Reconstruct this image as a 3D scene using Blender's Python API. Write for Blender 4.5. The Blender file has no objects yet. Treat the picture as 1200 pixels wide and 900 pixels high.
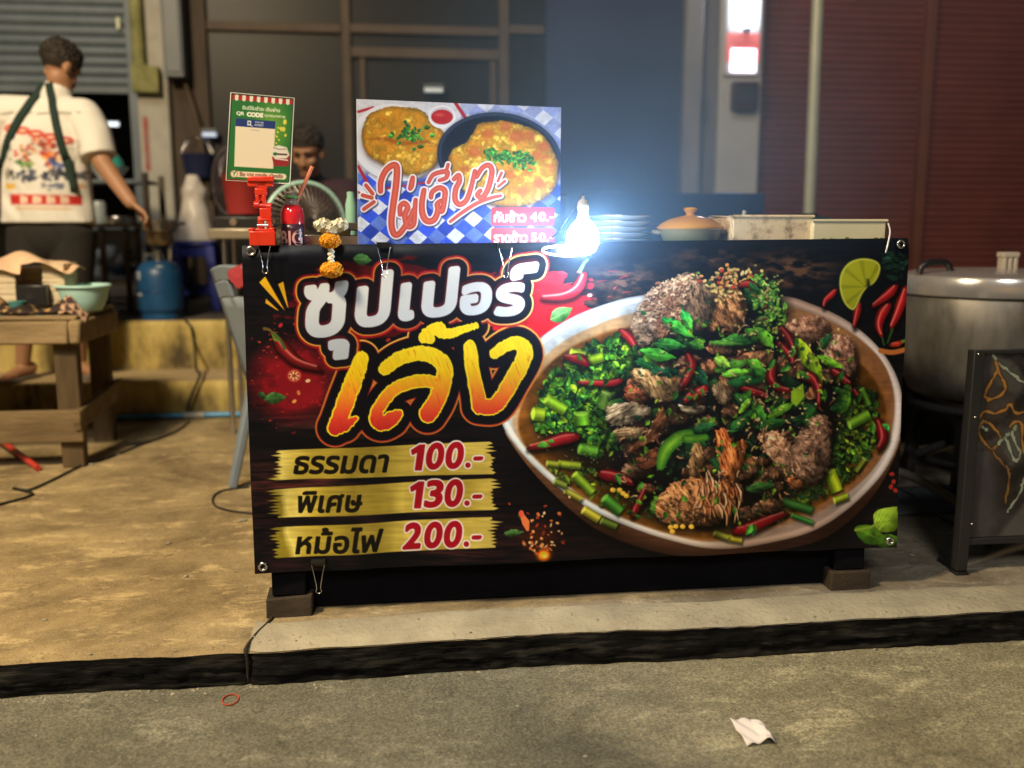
import bpy, bmesh, math, random
import numpy as np
from mathutils import Vector, Matrix, noise as mnoise
from mathutils.bvhtree import BVHTree

sc = bpy.context.scene
COL = sc.collection
R = math.radians
random.seed(7)
rng = np.random.default_rng(7)

# ------------------------------------------------------------------ camera, sky, light, exposure
CAM_H = 1.03
YAW = R(7.0)
FPX = 1100.0
PITCH = math.atan((450 - 267) / FPX)
cd = bpy.data.cameras.new('camera')
cam = bpy.data.objects.new('camera', cd)
COL.objects.link(cam)
cam.location = (0, 0, CAM_H)
cam.rotation_euler = (math.pi / 2 - PITCH, 0, -YAW)
cd.sensor_width = 36.0
cd.lens = 36.0 * FPX / 1200.0
cd.clip_end = 500
cd.clip_start = 0.05
cd.dof.use_dof = True
cd.dof.focus_distance = 2.43
cd.dof.aperture_fstop = 1.45
sc.camera = cam

sc.view_settings.view_transform = 'Standard'
sc.view_settings.look = 'None'
sc.view_settings.gamma = 1.0
sc.view_settings.exposure = 0.0
sc.view_settings.use_curve_mapping = False
sc.cycles.use_denoising = True
sc.cycles.max_bounces = 6
sc.cycles.sample_clamp_indirect = 4.0
sc.cycles.volume_bounces = 0
sc.cycles.caustics_reflective = False
sc.cycles.caustics_refractive = False

world = bpy.data.worlds.new('World')
sc.world = world
world.use_nodes = True
nt = world.node_tree
bg = nt.nodes['Background']
sky = nt.nodes.new('ShaderNodeTexSky')
sky.sky_type = 'NISHITA'
sky.sun_disc = False
sky.sun_elevation = R(3)
sky.sun_rotation = R(192)
nt.links.new(sky.outputs[0], bg.inputs[0])
bg.inputs[1].default_value = 0.012

sl = bpy.data.lights.new('sun', 'SUN')
sl.energy = 0.85
sl.angle = R(14)
sl.color = (1.0, 0.95, 0.88)
sun = bpy.data.objects.new('sun', sl)
sun.rotation_euler = (R(52), 0, R(-12))
COL.objects.link(sun)

LAMP_POS = (-2.3, 0.9, 4.0)
LAMP_POWER = 1250.0
LAMP_COL = (1.0, 0.78, 0.48)
BULB_POWER = 6.0
BULB_COL = (0.72, 0.87, 1.0)

# ------------------------------------------------------------------ where a sight line of the survey meets a plane
_f = Vector((math.sin(YAW) * math.cos(PITCH), math.cos(YAW) * math.cos(PITCH), -math.sin(PITCH)))
_r = Vector((math.cos(YAW), -math.sin(YAW), 0))
_u = _r.cross(_f)
_C = Vector((0, 0, CAM_H))
SLOPE = 0.03

def ray(px, py):
    return _f + _r * ((px - 600) / FPX) + _u * ((450 - py) / FPX)

def at(px, py, Y):
    d = ray(px, py)
    return _C + d * (Y / d.y)

def atz(px, py, Z):
    d = ray(px, py)
    return _C + d * ((Z - CAM_H) / d.z)

def gz(Y):
    return SLOPE * (Y - 2.3)

def proj(P):
    P = np.asarray(P, float) - np.array(_C)
    f, r, u = np.array(_f), np.array(_r), np.array(_u)
    z = P @ f
    return 600 + FPX * (P @ r) / z, 450 - FPX * (P @ u) / z

# ------------------------------------------------------------------ materials
def mat(name, c, c2=None, scale=8.0, rough=0.6, metal=0.0, bump=0.0, bscale=None, c3=None, stretch=(1, 1, 1),
        spec=0.5, coat=0.0, trans=0.0, ior=1.45, rvar=0.0, emit=None, estr=0.0, alpha=1.0, contrast=0.25, sss=0.0):
    m = bpy.data.materials.new(name)
    m.use_nodes = True
    t = m.node_tree
    b = t.nodes['Principled BSDF']
    b.inputs['Base Color'].default_value = (*c, 1)
    b.inputs['Roughness'].default_value = rough
    b.inputs['Metallic'].default_value = metal
    b.inputs['Specular IOR Level'].default_value = spec
    b.inputs['Coat Weight'].default_value = coat
    b.inputs['Transmission Weight'].default_value = trans
    b.inputs['IOR'].default_value = ior
    b.inputs['Alpha'].default_value = alpha
    if sss:
        b.inputs['Subsurface Weight'].default_value = sss
        b.inputs['Subsurface Radius'].default_value = (0.02, 0.008, 0.004)
    if emit:
        b.inputs['Emission Color'].default_value = (*emit, 1)
        b.inputs['Emission Strength'].default_value = estr
    if c2 is not None or bump or rvar:
        tc = t.nodes.new('ShaderNodeTexCoord')
        mp = t.nodes.new('ShaderNodeMapping')
        mp.inputs['Scale'].default_value = stretch
        t.links.new(tc.outputs['Object'], mp.inputs[0])
        n = t.nodes.new('ShaderNodeTexNoise')
        n.inputs['Scale'].default_value = scale
        n.inputs['Detail'].default_value = 8
        n.inputs['Roughness'].default_value = 0.62
        t.links.new(mp.outputs[0], n.inputs['Vector'])
        if c2 is not None:
            r = t.nodes.new('ShaderNodeValToRGB')
            r.color_ramp.elements[0].position = 0.5 - contrast
            r.color_ramp.elements[1].position = 0.5 + contrast
            r.color_ramp.elements[0].color = (*c, 1)
            r.color_ramp.elements[1].color = (*c2, 1)
            if c3 is not None:
                e = r.color_ramp.elements.new(0.5)
                e.color = (*c3, 1)
            t.links.new(n.outputs[0], r.inputs[0])
            t.links.new(r.outputs[0], b.inputs['Base Color'])
        if rvar:
            mr = t.nodes.new('ShaderNodeMapRange')
            mr.inputs['From Min'].default_value = 0.3
            mr.inputs['From Max'].default_value = 0.7
            mr.inputs['To Min'].default_value = max(0.03, rough - rvar)
            mr.inputs['To Max'].default_value = min(1, rough + rvar)
            t.links.new(n.outputs[0], mr.inputs[0])
            t.links.new(mr.outputs[0], b.inputs['Roughness'])
        if bump:
            n2 = t.nodes.new('ShaderNodeTexNoise')
            n2.inputs['Scale'].default_value = bscale or scale * 6
            n2.inputs['Detail'].default_value = 6
            t.links.new(mp.outputs[0], n2.inputs['Vector'])
            bp = t.nodes.new('ShaderNodeBump')
            bp.inputs['Strength'].default_value = bump
            bp.inputs['Distance'].default_value = 0.01
            t.links.new(n2.outputs[0], bp.inputs['Height'])
            t.links.new(bp.outputs[0], b.inputs['Normal'])
    return m

def paint_mat(name, rough=0.4, spec=0.5, coat=0.0, bump=0.0, bscale=60):
    m = mat(name, (0.5, 0.5, 0.5), rough=rough, spec=spec, coat=coat, bump=bump, bscale=bscale, scale=bscale)
    t = m.node_tree
    a = t.nodes.new('ShaderNodeAttribute')
    a.attribute_name = 'print'
    t.links.new(a.outputs['Color'], t.nodes['Principled BSDF'].inputs['Base Color'])
    return m

# ------------------------------------------------------------------ mesh builder
class MB:
    def __init__(s):
        s.v = []
        s.f = []
    def add(s, vs, fs):
        k = len(s.v)
        s.v += [tuple(p) for p in vs]
        s.f += [tuple(i + k for i in f) for f in fs]
        return s
    def box(s, a, b, jit=0.0):
        x0, y0, z0 = a
        x1, y1, z1 = b
        vs = [(x0, y0, z0), (x1, y0, z0), (x1, y1, z0), (x0, y1, z0), (x0, y0, z1), (x1, y0, z1), (x1, y1, z1), (x0, y1, z1)]
        if jit:
            vs = [tuple(c + random.uniform(-jit, jit) for c in p) for p in vs]
        return s.add(vs, [(0, 3, 2, 1), (4, 5, 6, 7), (0, 1, 5, 4), (1, 2, 6, 5), (2, 3, 7, 6), (3, 0, 4, 7)])
    def bar(s, p0, p1, w, d, up=(0, 0, 1), taper=1.0):
        p0, p1 = Vector(p0), Vector(p1)
        a = (p1 - p0).normalized()
        up = Vector(up)
        if abs(a.dot(up)) > 0.98:
            up = Vector((0, 1, 0))
        x = a.cross(up).normalized()
        y = x.cross(a).normalized()
        vs = []
        for p, k in ((p0, 1.0), (p1, taper)):
            for i, j in ((-1, -1), (1, -1), (1, 1), (-1, 1)):
                vs.append(p + x * (i * w / 2 * k) + y * (j * d / 2 * k))
        return s.add(vs, [(0, 1, 2, 3), (7, 6, 5, 4), (0, 4, 5, 1), (1, 5, 6, 2), (2, 6, 7, 3), (3, 7, 4, 0)])
    def tube(s, pts, r, seg=10, cap=True, closed=False, flat=1.0):
        pts = [Vector(p) for p in pts]
        n = len(pts)
        rs = list(r) if isinstance(r, (list, tuple)) else [r] * n
        vs, fs = [], []
        prev = None
        for i, p in enumerate(pts):
            if closed:
                t = pts[(i + 1) % n] - pts[i - 1]
            else:
                t = pts[min(i + 1, n - 1)] - pts[max(i - 1, 0)]
            t = t.normalized() if t.length > 1e-9 else Vector((0, 0, 1))
            if prev is None:
                h = Vector((0, 0, 1)) if abs(t.z) < 0.9 else Vector((1, 0, 0))
                x = t.cross(h).normalized()
            else:
                x = prev - t * prev.dot(t)
                x = x.normalized() if x.length > 1e-6 else t.orthogonal().normalized()
            prev = x
            y = t.cross(x)
            for k in range(seg):
                a = 2 * math.pi * k / seg
                vs.append(p + (x * math.cos(a) + y * math.sin(a) * flat) * rs[i])
        m = n if closed else n - 1
        for i in range(m):
            j = (i + 1) % n
            for k in range(seg):
                l = (k + 1) % seg
                fs.append((i * seg + k, i * seg + l, j * seg + l, j * seg + k))
        if cap and not closed:
            fs.append(tuple(range(seg))[::-1])
            fs.append(tuple((n - 1) * seg + k for k in range(seg)))
        return s.add(vs, fs)
    def cyl(s, p0, p1, r0, r1=None, seg=24):
        return s.tube([p0, p1], [r0, r0 if r1 is None else r1], seg)
    def lathe(s, prof, c, seg=40, sx=1.0, sy=1.0, rot=None):
        vs, fs = [], []
        c = Vector(c)
        for r, z in prof:
            for k in range(seg):
                a = 2 * math.pi * k / seg
                p = Vector((math.cos(a) * r * sx, math.sin(a) * r * sy, z))
                if rot is not None:
                    p = rot @ p
                vs.append(c + p)
        for i in range(len(prof) - 1):
            for k in range(seg):
                l = (k + 1) % seg
                fs.append((i * seg + k, i * seg + l, (i + 1) * seg + l, (i + 1) * seg + k))
        if prof[0][0] > 1e-5:
            fs.append(tuple(range(seg))[::-1])
        if prof[-1][0] > 1e-5:
            fs.append(tuple((len(prof) - 1) * seg + k for k in range(seg)))
        return s.add(vs, fs)
    def ell(s, c, r, seg=20, rings=12, rot=None):
        if not isinstance(r, (list, tuple)):
            r = (r, r, r)
        prof = []
        vs, fs = [], []
        c = Vector(c)
        for i in range(rings + 1):
            t = math.pi * i / rings
            for k in range(seg):
                a = 2 * math.pi * k / seg
                p = Vector((r[0] * math.sin(t) * math.cos(a), r[1] * math.sin(t) * math.sin(a), -r[2] * math.cos(t)))
                if rot is not None:
                    p = rot @ p
                vs.append(c + p)
        for i in range(rings):
            for k in range(seg):
                l = (k + 1) % seg
                fs.append((i * seg + k, i * seg + l, (i + 1) * seg + l, (i + 1) * seg + k))
        return s.add(vs, fs)
    def capsule(s, p0, p1, r0, r1, seg=14):
        p0, p1 = Vector(p0), Vector(p1)
        a = (p1 - p0)
        L = a.length
        a = a / L if L > 1e-9 else Vector((0, 0, 1))
        pts, rs = [], []
        for k in range(6, 0, -1):
            t = math.pi / 2 * k / 6
            pts.append(p0 - a * (r0 * math.sin(t))); rs.append(max(1e-4, r0 * math.cos(t)))
        pts += [p0, p1]; rs += [r0, r1]
        for k in range(1, 7):
            t = math.pi / 2 * k / 6
            pts.append(p1 + a * (r1 * math.sin(t))); rs.append(max(1e-4, r1 * math.cos(t)))
        return s.tube(pts, rs, seg)
    def prism(s, poly, p0, ux, uy, depth):
        """a 2-D outline (ux, uy axes at p0) with thickness along depth"""
        p0, ux, uy, depth = Vector(p0), Vector(ux), Vector(uy), Vector(depth)
        n = len(poly)
        vs = [p0 + ux * a + uy * b for a, b in poly] + [p0 + ux * a + uy * b + depth for a, b in poly]
        fs = [tuple(range(n)), tuple(range(2 * n - 1, n - 1, -1))]
        fs += [(i, i + n, (i + 1) % n + n, (i + 1) % n) for i in range(n)]
        return s.add(vs, fs)
    def sheet(s, fn, nu, nv):
        vs = [fn(i / nu, j / nv) for j in range(nv + 1) for i in range(nu + 1)]
        fs = []
        for j in range(nv):
            for i in range(nu):
                a = j * (nu + 1) + i
                fs.append((a, a + 1, a + nu + 2, a + nu + 1))
        return s.add(vs, fs)
    def build(s, name, m, parent=None, bevel=0.0, smooth=35, loc=None, solid=0.0, subdiv=0, fixn=True):
        root = None
        if parent is not None:
            root = parent
            while root.parent is not None:
                root = root.parent
            off = Vector(root.location)
        else:
            xs = [p[0] for p in s.v]; ys = [p[1] for p in s.v]; zs = [p[2] for p in s.v]
            off = Vector(loc) if loc is not None else Vector(((min(xs) + max(xs)) / 2, (min(ys) + max(ys)) / 2, min(zs)))
        me = bpy.data.meshes.new(name)
        me.from_pydata([(p[0] - off.x, p[1] - off.y, p[2] - off.z) for p in s.v], [], s.f)
        if fixn:
            bm = bmesh.new(); bm.from_mesh(me)
            bmesh.ops.remove_doubles(bm, verts=bm.verts, dist=1e-6)
            bmesh.ops.recalc_face_normals(bm, faces=bm.faces)
            bm.to_mesh(me); bm.free()
        if smooth:
            me.shade_smooth()
            me.set_sharp_from_angle(angle=R(smooth))
        if m is not None:
            me.materials.append(m)
        o = bpy.data.objects.new(name, me)
        COL.objects.link(o)
        if parent is not None:
            o.parent = parent
        else:
            o.location = off
        if solid:
            k = o.modifiers.new('thickness', 'SOLIDIFY'); k.thickness = solid; k.offset = 0
        if bevel:
            k = o.modifiers.new('bevel', 'BEVEL'); k.width = bevel; k.segments = 2; k.limit_method = 'ANGLE'; k.angle_limit = R(40)
        if subdiv:
            k = o.modifiers.new('sub', 'SUBSURF'); k.levels = subdiv; k.render_levels = subdiv
        return o

def tag(o, label=None, cat=None, group=None, kind=None):
    if label: o['label'] = label
    if cat: o['category'] = cat
    if group: o['group'] = group
    if kind: o['kind'] = kind
    return o

def thing(name, loc, label, cat, group=None):
    o = bpy.data.objects.new(name, None)
    o.empty_display_size = 0.1
    o.location = loc
    COL.objects.link(o)
    return tag(o, label, cat, group)

def struct(o):
    o['kind'] = 'structure'
    return o

def dup(root, loc, label, group=None, rotz=None):
    r = root.copy(); COL.objects.link(r)
    r.location = loc
    if rotz is not None:
        r.rotation_euler = (0, 0, rotz)
    r['label'] = label
    if group: r['group'] = group
    for ch in list(root.children):
        c = ch.copy(); COL.objects.link(c); c.parent = r
        for g in list(ch.children):
            d = g.copy(); COL.objects.link(d); d.parent = c
    return r

def merged_surface(mb, name, m, parent, voxel=0.008, smooth_it=4):
    """one continuous skin over the overlapping shapes in mb"""
    root = parent
    while root.parent is not None:
        root = root.parent
    off = Vector(root.location)
    me = bpy.data.meshes.new(name)
    me.from_pydata([(p[0] - off.x, p[1] - off.y, p[2] - off.z) for p in mb.v], [], mb.f)
    o = bpy.data.objects.new(name, me)
    COL.objects.link(o)
    k = o.modifiers.new('r', 'REMESH'); k.mode = 'VOXEL'; k.voxel_size = voxel; k.use_smooth_shade = True
    k = o.modifiers.new('s', 'SMOOTH'); k.factor = 0.5; k.iterations = smooth_it
    dg = bpy.context.evaluated_depsgraph_get()
    new = bpy.data.meshes.new_from_object(o.evaluated_get(dg))
    o.modifiers.clear()
    o.data = new
    new.name = name
    new.materials.clear(); new.materials.append(m)
    new.shade_smooth()
    o.parent = parent
    return o

def smooth_path(pts, n=8):
    """Catmull-Rom through the points"""
    pts = [Vector(p) for p in pts]
    out = []
    for i in range(len(pts) - 1):
        p0 = pts[max(i - 1, 0)]; p1 = pts[i]; p2 = pts[i + 1]; p3 = pts[min(i + 2, len(pts) - 1)]
        for k in range(n):
            t = k / n
            out.append(0.5 * ((2 * p1) + (p2 - p0) * t + (2 * p0 - 5 * p1 + 4 * p2 - p3) * t * t + (3 * p1 - p0 - 3 * p2 + p3) * t ** 3))
    out.append(pts[-1])
    return out
# ------------------------------------------------------------------ printed artwork: colours computed per mesh vertex
class Canvas:
    def __init__(s, x0, y0, x1, y1, S=2.0, base=(0, 0, 0)):
        s.x0, s.y0, s.S = x0, y0, S
        s.w, s.h = int((x1 - x0) * S), int((y1 - y0) * S)
        s.a = np.empty((s.h, s.w, 3), np.float32)
        s.a[:] = np.array(base, np.float32) / 255.0
        xs = x0 + (np.arange(s.w) + 0.5) / S
        ys = y0 + (np.arange(s.h) + 0.5) / S
        s.X, s.Y = np.meshgrid(xs.astype(np.float32), ys.astype(np.float32))
    def win(s, xa, ya, xb, yb):
        i0 = max(0, int((xa - s.x0) * s.S)); i1 = min(s.w, int((xb - s.x0) * s.S) + 2)
        j0 = max(0, int((ya - s.y0) * s.S)); j1 = min(s.h, int((yb - s.y0) * s.S) + 2)
        if i1 <= i0 or j1 <= j0:
            return None
        return (slice(j0, j1), slice(i0, i1))
    def put(s, sl, m, col):
        col = np.asarray(col, np.float32)
        if col.ndim == 1:
            col = col / 255.0
        s.a[sl] = s.a[sl] * (1 - m[..., None]) + col * m[..., None]
    def noise(s, sl, scale, seed, sx=1.0, sy=1.0, octaves=3):
        X = s.X[sl] / scale / sx; Y = s.Y[sl] / scale / sy
        out = np.zeros_like(X); amp = 1.0; tot = 0.0
        for o in range(octaves):
            g = np.random.default_rng(seed * 31 + o).random((64, 64)).astype(np.float32)
            xi = np.floor(X).astype(int); yi = np.floor(Y).astype(int)
            fx = X - xi; fy = Y - yi
            fx = fx * fx * (3 - 2 * fx); fy = fy * fy * (3 - 2 * fy)
            a = g[yi % 64, xi % 64]; b = g[yi % 64, (xi + 1) % 64]; c = g[(yi + 1) % 64, xi % 64]; d = g[(yi + 1) % 64, (xi + 1) % 64]
            out += amp * ((a * (1 - fx) + b * fx) * (1 - fy) + (c * (1 - fx) + d * fx) * fy)
            tot += amp; amp *= 0.55; X = X * 2.03 + 7; Y = Y * 2.03 + 3
        return out / tot
    def sd_poly(s, pts, pad=3.0):
        p = np.asarray(pts, np.float32)
        sl = s.win(p[:, 0].min() - pad, p[:, 1].min() - pad, p[:, 0].max() + pad, p[:, 1].max() + pad)
        if sl is None:
            return None, None
        X, Y = s.X[sl], s.Y[sl]
        d2 = np.full(X.shape, 1e9, np.float32); ins = np.zeros(X.shape, bool)
        n = len(p)
        for i in range(n):
            ax, ay = p[i]; bx, by = p[(i + 1) % n]
            ex, ey = bx - ax, by - ay
            L = ex * ex + ey * ey + 1e-9
            t = np.clip(((X - ax) * ex + (Y - ay) * ey) / L, 0, 1)
            d2 = np.minimum(d2, (X - ax - t * ex) ** 2 + (Y - ay - t * ey) ** 2)
            if abs(ey) > 1e-9:
                ins ^= ((ay > Y) != (by > Y)) & (X < ex * (Y - ay) / ey + ax)
        d = np.sqrt(d2)
        return sl, np.where(ins, -d, d)
    def sd_stroke(s, pts, r, pad=3.0):
        p = np.asarray(pts, np.float32); n = len(p)
        rs = np.asarray(r if hasattr(r, '__len__') else [r] * n, np.float32)
        m = rs.max() + pad
        sl = s.win(p[:, 0].min() - m, p[:, 1].min() - m, p[:, 0].max() + m, p[:, 1].max() + m)
        if sl is None:
            return None, None
        X, Y = s.X[sl], s.Y[sl]
        d = np.full(X.shape, 1e9, np.float32)
        for i in range(n - 1):
            ax, ay = p[i]; ex, ey = p[i + 1] - p[i]
            t = np.clip(((X - ax) * ex + (Y - ay) * ey) / (ex * ex + ey * ey + 1e-9), 0, 1)
            d = np.minimum(d, np.hypot(X - ax - t * ex, Y - ay - t * ey) - (rs[i] * (1 - t) + rs[i + 1] * t))
        return sl, d
    def sd_ell(s, cx, cy, rx, ry, rot=0.0, pad=3.0):
        R_ = max(rx, ry) + pad
        sl = s.win(cx - R_, cy - R_, cx + R_, cy + R_)
        if sl is None:
            return None, None
        X, Y = s.X[sl] - cx, s.Y[sl] - cy
        c, n = math.cos(rot), math.sin(rot)
        u = X * c + Y * n; v = -X * n + Y * c
        k = np.sqrt((u / rx) ** 2 + (v / ry) ** 2)
        return sl, (k - 1) * min(rx, ry)
    def cov(s, d, soft=0.35):
        return np.clip(0.5 - d / (2 * soft), 0, 1)
    def fill(s, sd, col, soft=0.35, alpha=1.0):
        sl, d = sd
        if sl is None:
            return
        if callable(col):
            col = col(s.X[sl], s.Y[sl], d)
        s.put(sl, s.cov(d, soft) * alpha, col)
    def poly(s, pts, col, soft=0.35, alpha=1.0):
        s.fill(s.sd_poly(pts, pad=soft + 2), col, soft, alpha)
    def stroke(s, pts, r, col, soft=0.35, alpha=1.0):
        s.fill(s.sd_stroke(pts, r, pad=soft + 2), col, soft, alpha)
    def ell(s, cx, cy, rx, ry, col, rot=0.0, soft=0.35, alpha=1.0):
        s.fill(s.sd_ell(cx, cy, rx, ry, rot, pad=soft + 2), col, soft, alpha)
    def glow(s, cx, cy, rx, ry, col, rot=0.0, alpha=1.0, power=1.0):
        sl, d = s.sd_ell(cx, cy, rx, ry, rot, pad=2)
        if sl is None:
            return
        k = np.clip(-d / min(rx, ry), 0, 1)
        s.put(sl, (k * k * (3 - 2 * k)) ** power * alpha, col)
    def sample(s, px, py):
        fx = np.clip((px - s.x0) * s.S - 0.5, 0, s.w - 1.001); fy = np.clip((py - s.y0) * s.S - 0.5, 0, s.h - 1.001)
        i = fx.astype(int); j = fy.astype(int); u = (fx - i)[:, None]; v = (fy - j)[:, None]
        return (s.a[j, i] * (1 - u) + s.a[j, i + 1] * u) * (1 - v) + (s.a[j + 1, i] * (1 - u) + s.a[j + 1, i + 1] * u) * v

def lin(c):
    c = np.clip(c, 0, 1)
    return np.where(c <= 0.04045, c / 12.92, ((c + 0.055) / 1.055) ** 2.4)

def grad(*stops):
    """vertical/horizontal colour ramp helper: stops = (t, (r,g,b))"""
    ts = [a for a, _ in stops]; cs = np.array([c for _, c in stops], np.float32) / 255.0
    def f(t):
        return np.stack([np.interp(t, ts, cs[:, k]) for k in range(3)], -1).astype(np.float32)
    return f

# lettering: outlines of the built-in font, rasterised
_glyphs = {}
def glyph(text):
    """outline edges (ax, ay, bx, by), in drawing order"""
    if text not in _glyphs:
        c = bpy.data.curves.new('lettering', 'FONT')
        c.body = text; c.size = 1.0; c.resolution_u = 6; c.fill_mode = 'NONE'
        o = bpy.data.objects.new('lettering', c)
        COL.objects.link(o)
        dg = bpy.context.evaluated_depsgraph_get(); dg.update()
        me = bpy.data.meshes.new_from_object(o.evaluated_get(dg))
        v = np.array([p.co[:2] for p in me.vertices], np.float32)
        e = np.array([k.vertices[:] for k in me.edges], int)
        bpy.data.objects.remove(o); bpy.data.curves.remove(c); bpy.data.meshes.remove(me)
        nxt = {}
        for i, j in e:
            nxt.setdefault(i, []).append(j); nxt.setdefault(j, []).append(i)
        seen, out = set(), []
        for s0 in sorted(nxt):          # walk each closed outline upwards through its own numbering
            if s0 in seen:
                continue
            loop = [s0]; seen.add(s0); cur = s0
            while True:
                cand = [k for k in nxt[cur] if k not in seen]
                if not cand:
                    break
                cur = cur + 1 if cur + 1 in cand else cand[0]
                loop.append(cur); seen.add(cur)
            out += list(zip(loop, loop[1:] + loop[:1]))
        _glyphs[text] = (v, np.array(out, int))
    return _glyphs[text]

def edt(m, Rmax):
    """distance (cells) to the nearest True cell, exact up to Rmax"""
    big = float((Rmax + 1) ** 2)
    f = np.where(m, 0.0, big).astype(np.float32)
    for ax in (0, 1):
        out = f.copy()
        for d in range(1, Rmax + 1):
            sh = np.full_like(f, big)
            a = [slice(None)] * 2; b = [slice(None)] * 2
            a[ax] = slice(d, None); b[ax] = slice(None, -d)
            sh[tuple(a)] = f[tuple(b)]
            out = np.minimum(out, sh + d * d)
            sh = np.full_like(f, big)
            sh[tuple(b)] = f[tuple(a)]
            out = np.minimum(out, sh + d * d)
        f = out
    return np.sqrt(np.minimum(f, big))

def text_sd(cv, items, pad=14, ss=2):
    """signed distance (photo px) of lettering; items = [(text, (TL, TR, BR, BL))]"""
    allp = np.array([p for _, q in items for p in q], np.float32)
    sl = cv.win(allp[:, 0].min() - pad, allp[:, 1].min() - pad, allp[:, 0].max() + pad, allp[:, 1].max() + pad)
    h = sl[0].stop - sl[0].start; w = sl[1].stop - sl[1].start
    M = np.zeros((h * ss, w * ss), bool)
    for text, q in items:
        v, t = glyph(text)
        lo, hi = v.min(0), v.max(0)
        u = (v[:, 0] - lo[0]) / max(1e-6, hi[0] - lo[0]); k = (hi[1] - v[:, 1]) / max(1e-6, hi[1] - lo[1])
        q = np.array(q, np.float32)
        P = ((q[0] * (1 - u)[:, None] + q[1] * u[:, None]) * (1 - k)[:, None] + (q[3] * (1 - u)[:, None] + q[2] * u[:, None]) * k[:, None])
        gx = ((P[:, 0] - cv.x0) * cv.S - sl[1].start) * ss
        gy = ((P[:, 1] - cv.y0) * cv.S - sl[0].start) * ss
        W = np.zeros((M.shape[0], M.shape[1] + 1), np.int32)
        for a, b in t:
            ya, yb = gy[a], gy[b]
            if ya == yb:
                continue
            sg = 1 if yb > ya else -1
            lo_, hi_ = (ya, yb) if ya < yb else (yb, ya)
            j = np.arange(max(0, math.ceil(lo_ - 0.5)), min(M.shape[0], math.ceil(hi_ - 0.5)))
            if not len(j):
                continue
            xc = gx[a] + (j + 0.5 - ya) / (yb - ya) * (gx[b] - gx[a])
            i = np.clip(np.ceil(xc - 0.5), 0, M.shape[1]).astype(int)
            np.add.at(W, (j, i), sg)
        M |= np.cumsum(W, 1)[:, :-1] != 0
    Rm = int(pad * cv.S * ss * 0.9)
    d = edt(M, Rm) - edt(~M, min(Rm, 40))
    d = d[:h * ss, :w * ss].reshape(h, ss, w, ss).mean((1, 3)) / (cv.S * ss)
    return sl, d.astype(np.float32)

def box_quad(x0, y0, x1, y1, rise=0.0, lean=0.0):
    """corners of lettering in a box; rise lifts the right end, lean shifts the top to the right"""
    return ((x0 + lean, y0), (x1 + lean, y0 - rise), (x1, y1 - rise), (x0, y1))

def leaf_pts(x, y, L, W, a, n=7, bend=0.0):
    c, s_ = math.cos(a), math.sin(a)
    up, dn = [], []
    for i in range(n + 1):
        t = i / n
        w = W * math.sin(math.pi * t ** 0.8) * 0.5
        b = bend * math.sin(math.pi * t)
        up.append(((t - 0.5) * L, w + b)); dn.append(((t - 0.5) * L, -w + b))
    return [(x + u * c - v * s_, y + u * s_ + v * c) for u, v in up + dn[::-1][1:-1]]

def leaf(cv, x, y, L, W, a, col, hi=None, dark=None, bend=0.0, rag=0.055):
    col = np.array(col, float)
    pts = leaf_pts(x, y, L, W, a, bend=bend, n=7 if L < 18 else 13)
    if L >= 18:
        lr = random.Random(int(x * 7 + y * 13))
        pts = [(p + lr.gauss(0, W * rag), q + lr.gauss(0, W * rag)) for p, q in pts]
    sd = cv.sd_poly(pts)
    if sd[0] is None:
        return
    mot = cv.noise(sd[0], max(2.5, W * 0.35), int(x + y * 3) % 997, octaves=2)
    hi = col * 1.45 + 12 if hi is None else np.array(hi, float)
    c_, s_ = math.cos(a), math.sin(a)
    def f(X, Y, d):
        v = (-(X - x) * s_ + (Y - y) * c_) / max(0.5, W * 0.5)
        k = np.clip(0.5 - v * 0.5, 0, 1)[..., None]
        return np.clip((col * 0.6 * (1 - k) + hi * k) * (0.55 + 0.9 * mot[..., None]), 0, 255).astype(np.float32) / 255.0
    cv.fill(sd, f)
    if L > 14:
        cv.stroke([(x - L * 0.45 * c_, y - L * 0.45 * s_), (x - bend * s_, y + bend * c_), (x + L * 0.45 * c_, y + L * 0.45 * s_)], [0.6, 0.5, 0.2], hi, alpha=0.7)

def chili(cv, pts, r, col=(150, 22, 30), hi=(230, 110, 105), stem=True, shadow=True):
    n = len(pts)
    rs = [r * min(1.0, 0.55 + 1.8 * i / (n - 1)) * (1 - (i / (n - 1)) ** 3 * 0.85) for i in range(n)]
    if shadow:
        cv.stroke([(x + 1.5, y + 3) for x, y in pts], [k + 1.5 for k in rs], (6, 3, 3), soft=2.5, alpha=0.75)
    def f(X, Y, d):
        k = np.clip(-d / r, 0, 1)[..., None]
        return ((np.array(col) * 0.42) * (1 - k) + np.array(col) * 1.12 * k).astype(np.float32) / 255.0
    cv.fill(cv.sd_stroke(pts, rs), f)
    cv.stroke([(x - r * 0.1, y - r * 0.38) for x, y in pts[1:-1]] if n > 3 else [(x, y - r * 0.35) for x, y in pts], r * 0.17, hi, soft=0.8, alpha=0.75)
    if stem:
        (ax, ay), (bx, by) = pts[0], pts[1]
        L = math.hypot(ax - bx, ay - by) + 1e-6
        ux, uy = (ax - bx) / L, (ay - by) / L
        cv.stroke([(ax, ay), (ax + ux * r * 0.9, ay + uy * r * 0.9)], [r * 0.5, r * 0.3], (95, 120, 40))
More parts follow.
